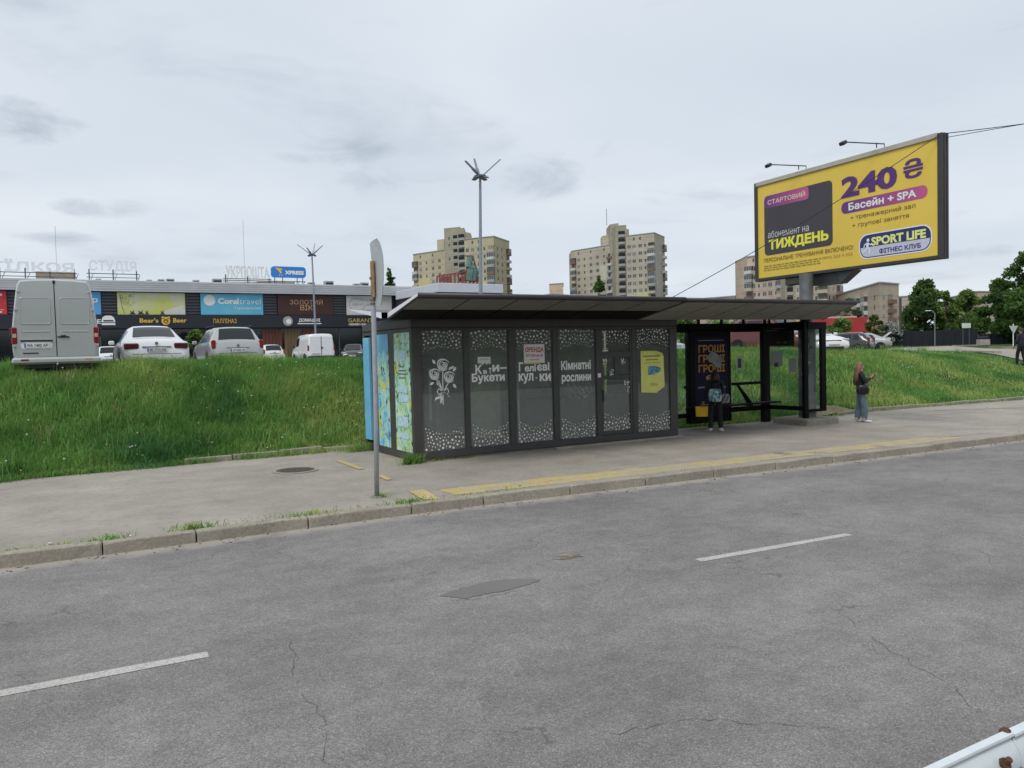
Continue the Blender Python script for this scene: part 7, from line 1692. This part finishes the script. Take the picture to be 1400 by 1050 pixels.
MB().tube([Mq @ Vector((0, 0, 0)), Mq @ Vector((0, 0, 1.9))], .035, 8).build('post', whi, gw, world=True); MB().prism([Mq @ Vector(p_) for p_ in ((-.36, -.05, 1.75), (0, -.05, 1.1), (.36, -.05, 1.75))], (Mq.to_3x3() @ Vector((0, .02, 0)))).build('plate', mat('sign_back_pale', (.48, .50, .49), .5, .2, .05), gw, world=True)
pl2 = thing('planter', 'square concrete planter with dark soil by the dark fence', 'planter', (*cfpx(1345, 84), 1.5)); q = cfpx(1345, 84); Mq = Matrix.Translation((*q, terr(*q))) @ Matrix.Rotation(math.atan2(rt0.y, rt0.x), 4, 'Z')
MB().bbox(-.52, .52, -.4, .4, 0, .62, .03, M=Mq).build('box', mat('pink_concrete', (.34, .29, .28), .85, 0, .2, 3), pl2, world=True); MB().bbox(-.44, .44, -.35, .35, .6, .95, .1, M=Mq).build('rubbish', mat('dark_rubbish', (.02, .02, .022), .8, 0, .4, 5), pl2, world=True)
sl = thing('street_lamp', 'thin street lamp with a flat pale head in front of the big dark tree', 'street lamp', (*cfpx(1279, 96), 1.5)); q = Vector((*cfpx(1279, 96), 0))
MB().tube([q+Vector((0, 0, 1.4)), q+Vector((0, 0, 5.7)), q+Vector((0, 0, 5.95))-rt0*.25, q+Vector((0, 0, 6.0))-rt0*.55], .06, 6).build('pole', mat('lamp_pole_grey', (.22, .24, .22), .6), sl, world=True)
Mq = Matrix.Translation(q+Vector((0, 0, 6.0))-rt0*.7) @ Matrix.Rotation(math.atan2(rt0.y, rt0.x), 4, 'Z'); MB().bbox(-.42, .2, -.14, .14, -.07, .06, .04, M=Mq).build('lamp_head', mat('lamp_head_pale', (.6, .62, .58), .5), sl, world=True)
tp = thing('utility_pole', 'dark pole between the blossoming bush and the big tree', 'pole', (*cfpx(1232, 106), 1.2)); q = cfpx(1232, 106); MB().tube([(*q, 1.0), (*q, 8.2)], .16, 8).build('shaft', mat('pole_dark', (.07, .065, .055), .8), tp, world=True)
# grey kerb strips and slabs along the exit lane
for k, (a, b) in enumerate((((1305, 78), (1338, 82)), ((1372, 60), (1396, 60)), ((1320, 52), (1365, 44)), ((1355, 66), (1400, 60)))):
    p_, q_ = cfpx(*a), cfpx(*b); zz_ = max(terr(*p_), terr(*q_)); o = MB(); beam(o, p_, q_, .35, zz_-.1, zz_+.13); tag(o.build('lane_kerb', concrete), kind='structure')

# ------------------------------------------------------------------ trees and bushes
leaf_m, n, l, p = new_mat('tree_leaves'); at_ = n.new('ShaderNodeAttribute'); at_.attribute_name = 'tint'; l.new(at_.outputs['Color'], p.inputs['Base Color']); p.inputs['Roughness'].default_value = .65; p.inputs['Specular IOR Level'].default_value = .2
trl = n.new('ShaderNodeBsdfTranslucent'); l.new(at_.outputs['Color'], trl.inputs[0]); ms = n.new('ShaderNodeMixShader'); ms.inputs[0].default_value = .42; l.new(p.outputs[0], ms.inputs[1]); l.new(trl.outputs[0], ms.inputs[2]); l.new(ms.outputs[0], n['Material Output'].inputs[0])
bark_m = mat('tree_bark', (.07, .055, .04), .95, 0, .3, 6, .5, 20)
def crown_mesh(par, C, S, n_, size, cols, name='crown', extra=None):
    """leaf faces through clump volumes: C (k,3) centres, S (k,3) radii"""
    C = np.array(C, float); S = np.array(S, float); w_ = np.prod(S, 1)**.7; k = rng.choice(len(C), n_, p=w_/w_.sum())
    d = rng.normal(size=(n_, 3)); d /= np.linalg.norm(d, axis=1)[:, None]; r_ = rng.random(n_)**.38
    P = C[k]+d*S[k]*r_[:, None]*rng.uniform(.85, 1.12, (n_, 1))
    a = rng.normal(size=(n_, 3)); a /= np.linalg.norm(a, axis=1)[:, None]; b = np.cross(a, rng.normal(size=(n_, 3))); b /= np.linalg.norm(b, axis=1)[:, None]
    s = size*rng.uniform(.55, 1.35, (n_, 1)); a = a*s; b = b*s*.6
    V = np.stack([P-a, P+b*.9-a*.1, P+a, P-b*.9+a*.15], 1)
    me = bpy.data.meshes.new(name); me.vertices.add(n_*4); me.vertices.foreach_set('co', V.ravel()); me.loops.add(n_*4); me.loops.foreach_set('vertex_index', np.arange(n_*4, dtype=np.int32)); me.polygons.add(n_); me.polygons.foreach_set('loop_start', np.arange(n_, dtype=np.int32)*4); me.polygons.foreach_set('loop_total', np.full(n_, 4, np.int32)); me.materials.append(leaf_m); me.update(calc_edges=True)
    cols = np.array(cols); ck = cols[rng.integers(0, len(cols), len(C))]*rng.uniform(.8, 1.2, (len(C), 1)); tint = ck[k]*rng.uniform(.65, 1.35, (n_, 1))
    if extra is not None:
        e = rng.random(n_) < extra[1]; tint[e] = np.array(extra[0])*rng.uniform(.8, 1.1, (e.sum(), 1))
    ca = me.color_attributes.new('tint', 'FLOAT_COLOR', 'POINT'); c4 = np.ones((n_, 4, 4)); c4[:, :, :3] = tint[:, None, :]; ca.data.foreach_set('color', c4.ravel().astype(np.float32))
    return link(name, me, par)
GREEN_D = [(.075, .145, .036), (.11, .19, .048), (.055, .112, .03)]; GREEN_M = [(.15, .24, .06), (.20, .29, .075), (.115, .195, .05)]; GREEN_Y = [(.11, .12, .03), (.14, .13, .035), (.08, .10, .025)]; GREEN_P = [(.11, .15, .09), (.14, .18, .11), (.09, .13, .07)]
def tree(name, label, cat, loc, h, w_, n_, size, cols, seed, trunk=.18, base=.18, group=None, extra=None, narrow=False, nclump=26):
    t = thing(name, label, cat, loc, 0, group); rr = random.Random(seed); C, S = [], []
    mb = MB(); th = h*(.75 if not narrow else .9)
    mb.tube([(0, 0, -.3), (.02*h*rr.uniform(-1, 1), .02*h, h*.3), (.03*h*rr.uniform(-1, 1), 0, th)], [trunk, trunk*.75, trunk*.2], 8)
    for k in range(nclump):
        f = rr.random()**.8; z = h*lerp(base, .95, f); a = rr.uniform(0, 6.283)
        prof = math.sin(math.pi*min(1, (f*.80+.20)))**.7 if not narrow else (1-f)**.6*.9+.1
        r0 = w_*prof*rr.uniform(.35, .85); c = (r0*math.cos(a), r0*math.sin(a), z); s = w_*rr.uniform(.22, .42)*(1-.35*f)
        if narrow: s = w_*.5
        C.append(c); S.append((s, s, s*rr.uniform(.6, .95)))
        if k % 2 == 0: z0 = max(h*.12, z-h*rr.uniform(.15, .3)); mb.tube([(0, 0, z0), (c[0]*.5, c[1]*.5, (z0+z)/2+.03*h), c], [trunk*.4, trunk*.25, trunk*.08], 5)
    C.append((0, 0, h*.93)); S.append((w_*.28, w_*.28, h*.09))
    mb.build('trunk', bark_m, t); crown_mesh(t, C, S, n_, size, cols, extra=extra); return t
def tpx(x, Z): q = cfpx(x, Z); return (*q, terr(*q)-.05)
G_ = 'trees behind the dark fence'
tree('leafy_tree', 'big dark green tree behind the thin street lamp', 'tree', tpx(1266, 108), 9.0, 3.6, 8000, .24, GREEN_D+GREEN_M[2:], 3, group=G_, nclump=34)
tree('leafy_tree', 'mid green tree in front of the far pale block, right of the big dark one', 'tree', tpx(1322, 112), 7.6, 3.4, 6500, .24, GREEN_M, 5, group=G_)
tree('leafy_tree', 'slim lighter tree leaning out between the big dark tree and the white board', 'tree', tpx(1294, 106), 7.2, 1.9, 3500, .22, GREEN_M, 15, group=G_)
tree('leafy_tree', 'broad very dark tree reaching down to the low fence near the give way sign', 'tree', tpx(1366, 100), 8.2, 3.6, 8000, .24, GREEN_D, 8, group=G_, base=.08, nclump=34)
tree('leafy_tree', 'tallest dark tree cut by the right edge of the photo', 'tree', tpx(1406, 93), 10.7, 4.2, 10000, .25, GREEN_D, 9, group=G_, base=.05, nclump=40)
tree('leafy_tree', 'dark tree wholly behind the walking man', 'tree', tpx(1425, 88), 9.0, 4.0, 6000, .26, GREEN_D, 19, group=G_, base=.05)
tree('blossom_bush', 'white blossoming bush left of the dark pole', 'bush', tpx(1217, 101), 3.2, 1.9, 3200, .15, GREEN_P, 11, .08, .12, extra=((.55, .55, .52), .62))
tree('olive_bush', 'round olive brown bush in front of the pink brick block', 'bush', tpx(1196, 100), 4.1, 1.7, 3200, .15, GREEN_Y, 12, .08, .1)
tree('low_bush', 'low bright green bush behind the white hatchback with black grille', 'bush', tpx(1150, 72), 2.9, 2.1, 3500, .13, GREEN_M, 13, .06, .05)
tree('pale_tree', 'pale grey green tree top above the red shed', 'tree', tpx(1163, 124), 7.6, 2.6, 3200, .2, GREEN_P, 14)
tree('poplar', 'narrow dark poplar in front of the greyish tower', 'tree', tpx(822, 150), 14.5, 1.6, 4500, .3, GREEN_D, 16, .2, .1, narrow=True)
tree('shrub', 'rounded shrub in front of the mall between the white saloon and silver estate', 'shrub', (9.4, 66.5, 1.8), 2.8, 1.1, 2500, .13, GREEN_M, 17, .05, .2)
tree('leafy_tree', 'small tree top showing over the mall roof behind the bus stop sign', 'tree', tpx(537, 120), 13.4, 1.3, 1400, .25, GREEN_D, 18, .15, .6)
tree('low_bush', 'low hedge bush seen between the mall and the red off-road car', 'bush', tpx(985, 62), 2.6, 3.0, 3500, .15, GREEN_M, 20, .06, .05)
tree('low_bush', 'low hedge bush behind the silver car at the glass strip', 'bush', tpx(930, 58), 3.2, 2.2, 3000, .15, GREEN_M, 22, .06, .05)
# the far side of the road behind the viewer: verge and a row of trees (they show in the glass)
grid_obj('far_verge', range(-60, 81, 4), [-60, -40, -25, -13.2], lambda u, v: -.02+.02*(-13.2-v), soil)
rr = random.Random(6); C_, S_l = [], []
for k in range(420):
    x = -45+.3*k+rr.uniform(-.5, .5); C_.append((x, -19+rr.uniform(-1.2, 1.2), .4+5.6*((k*.382) % 1))); S_l.append((1.5, 1.3, 1.3))
tag(crown_mesh(None, C_, S_l, 60000, .42, GREEN_D+GREEN_M, name='hedge_foliage'), kind='stuff')
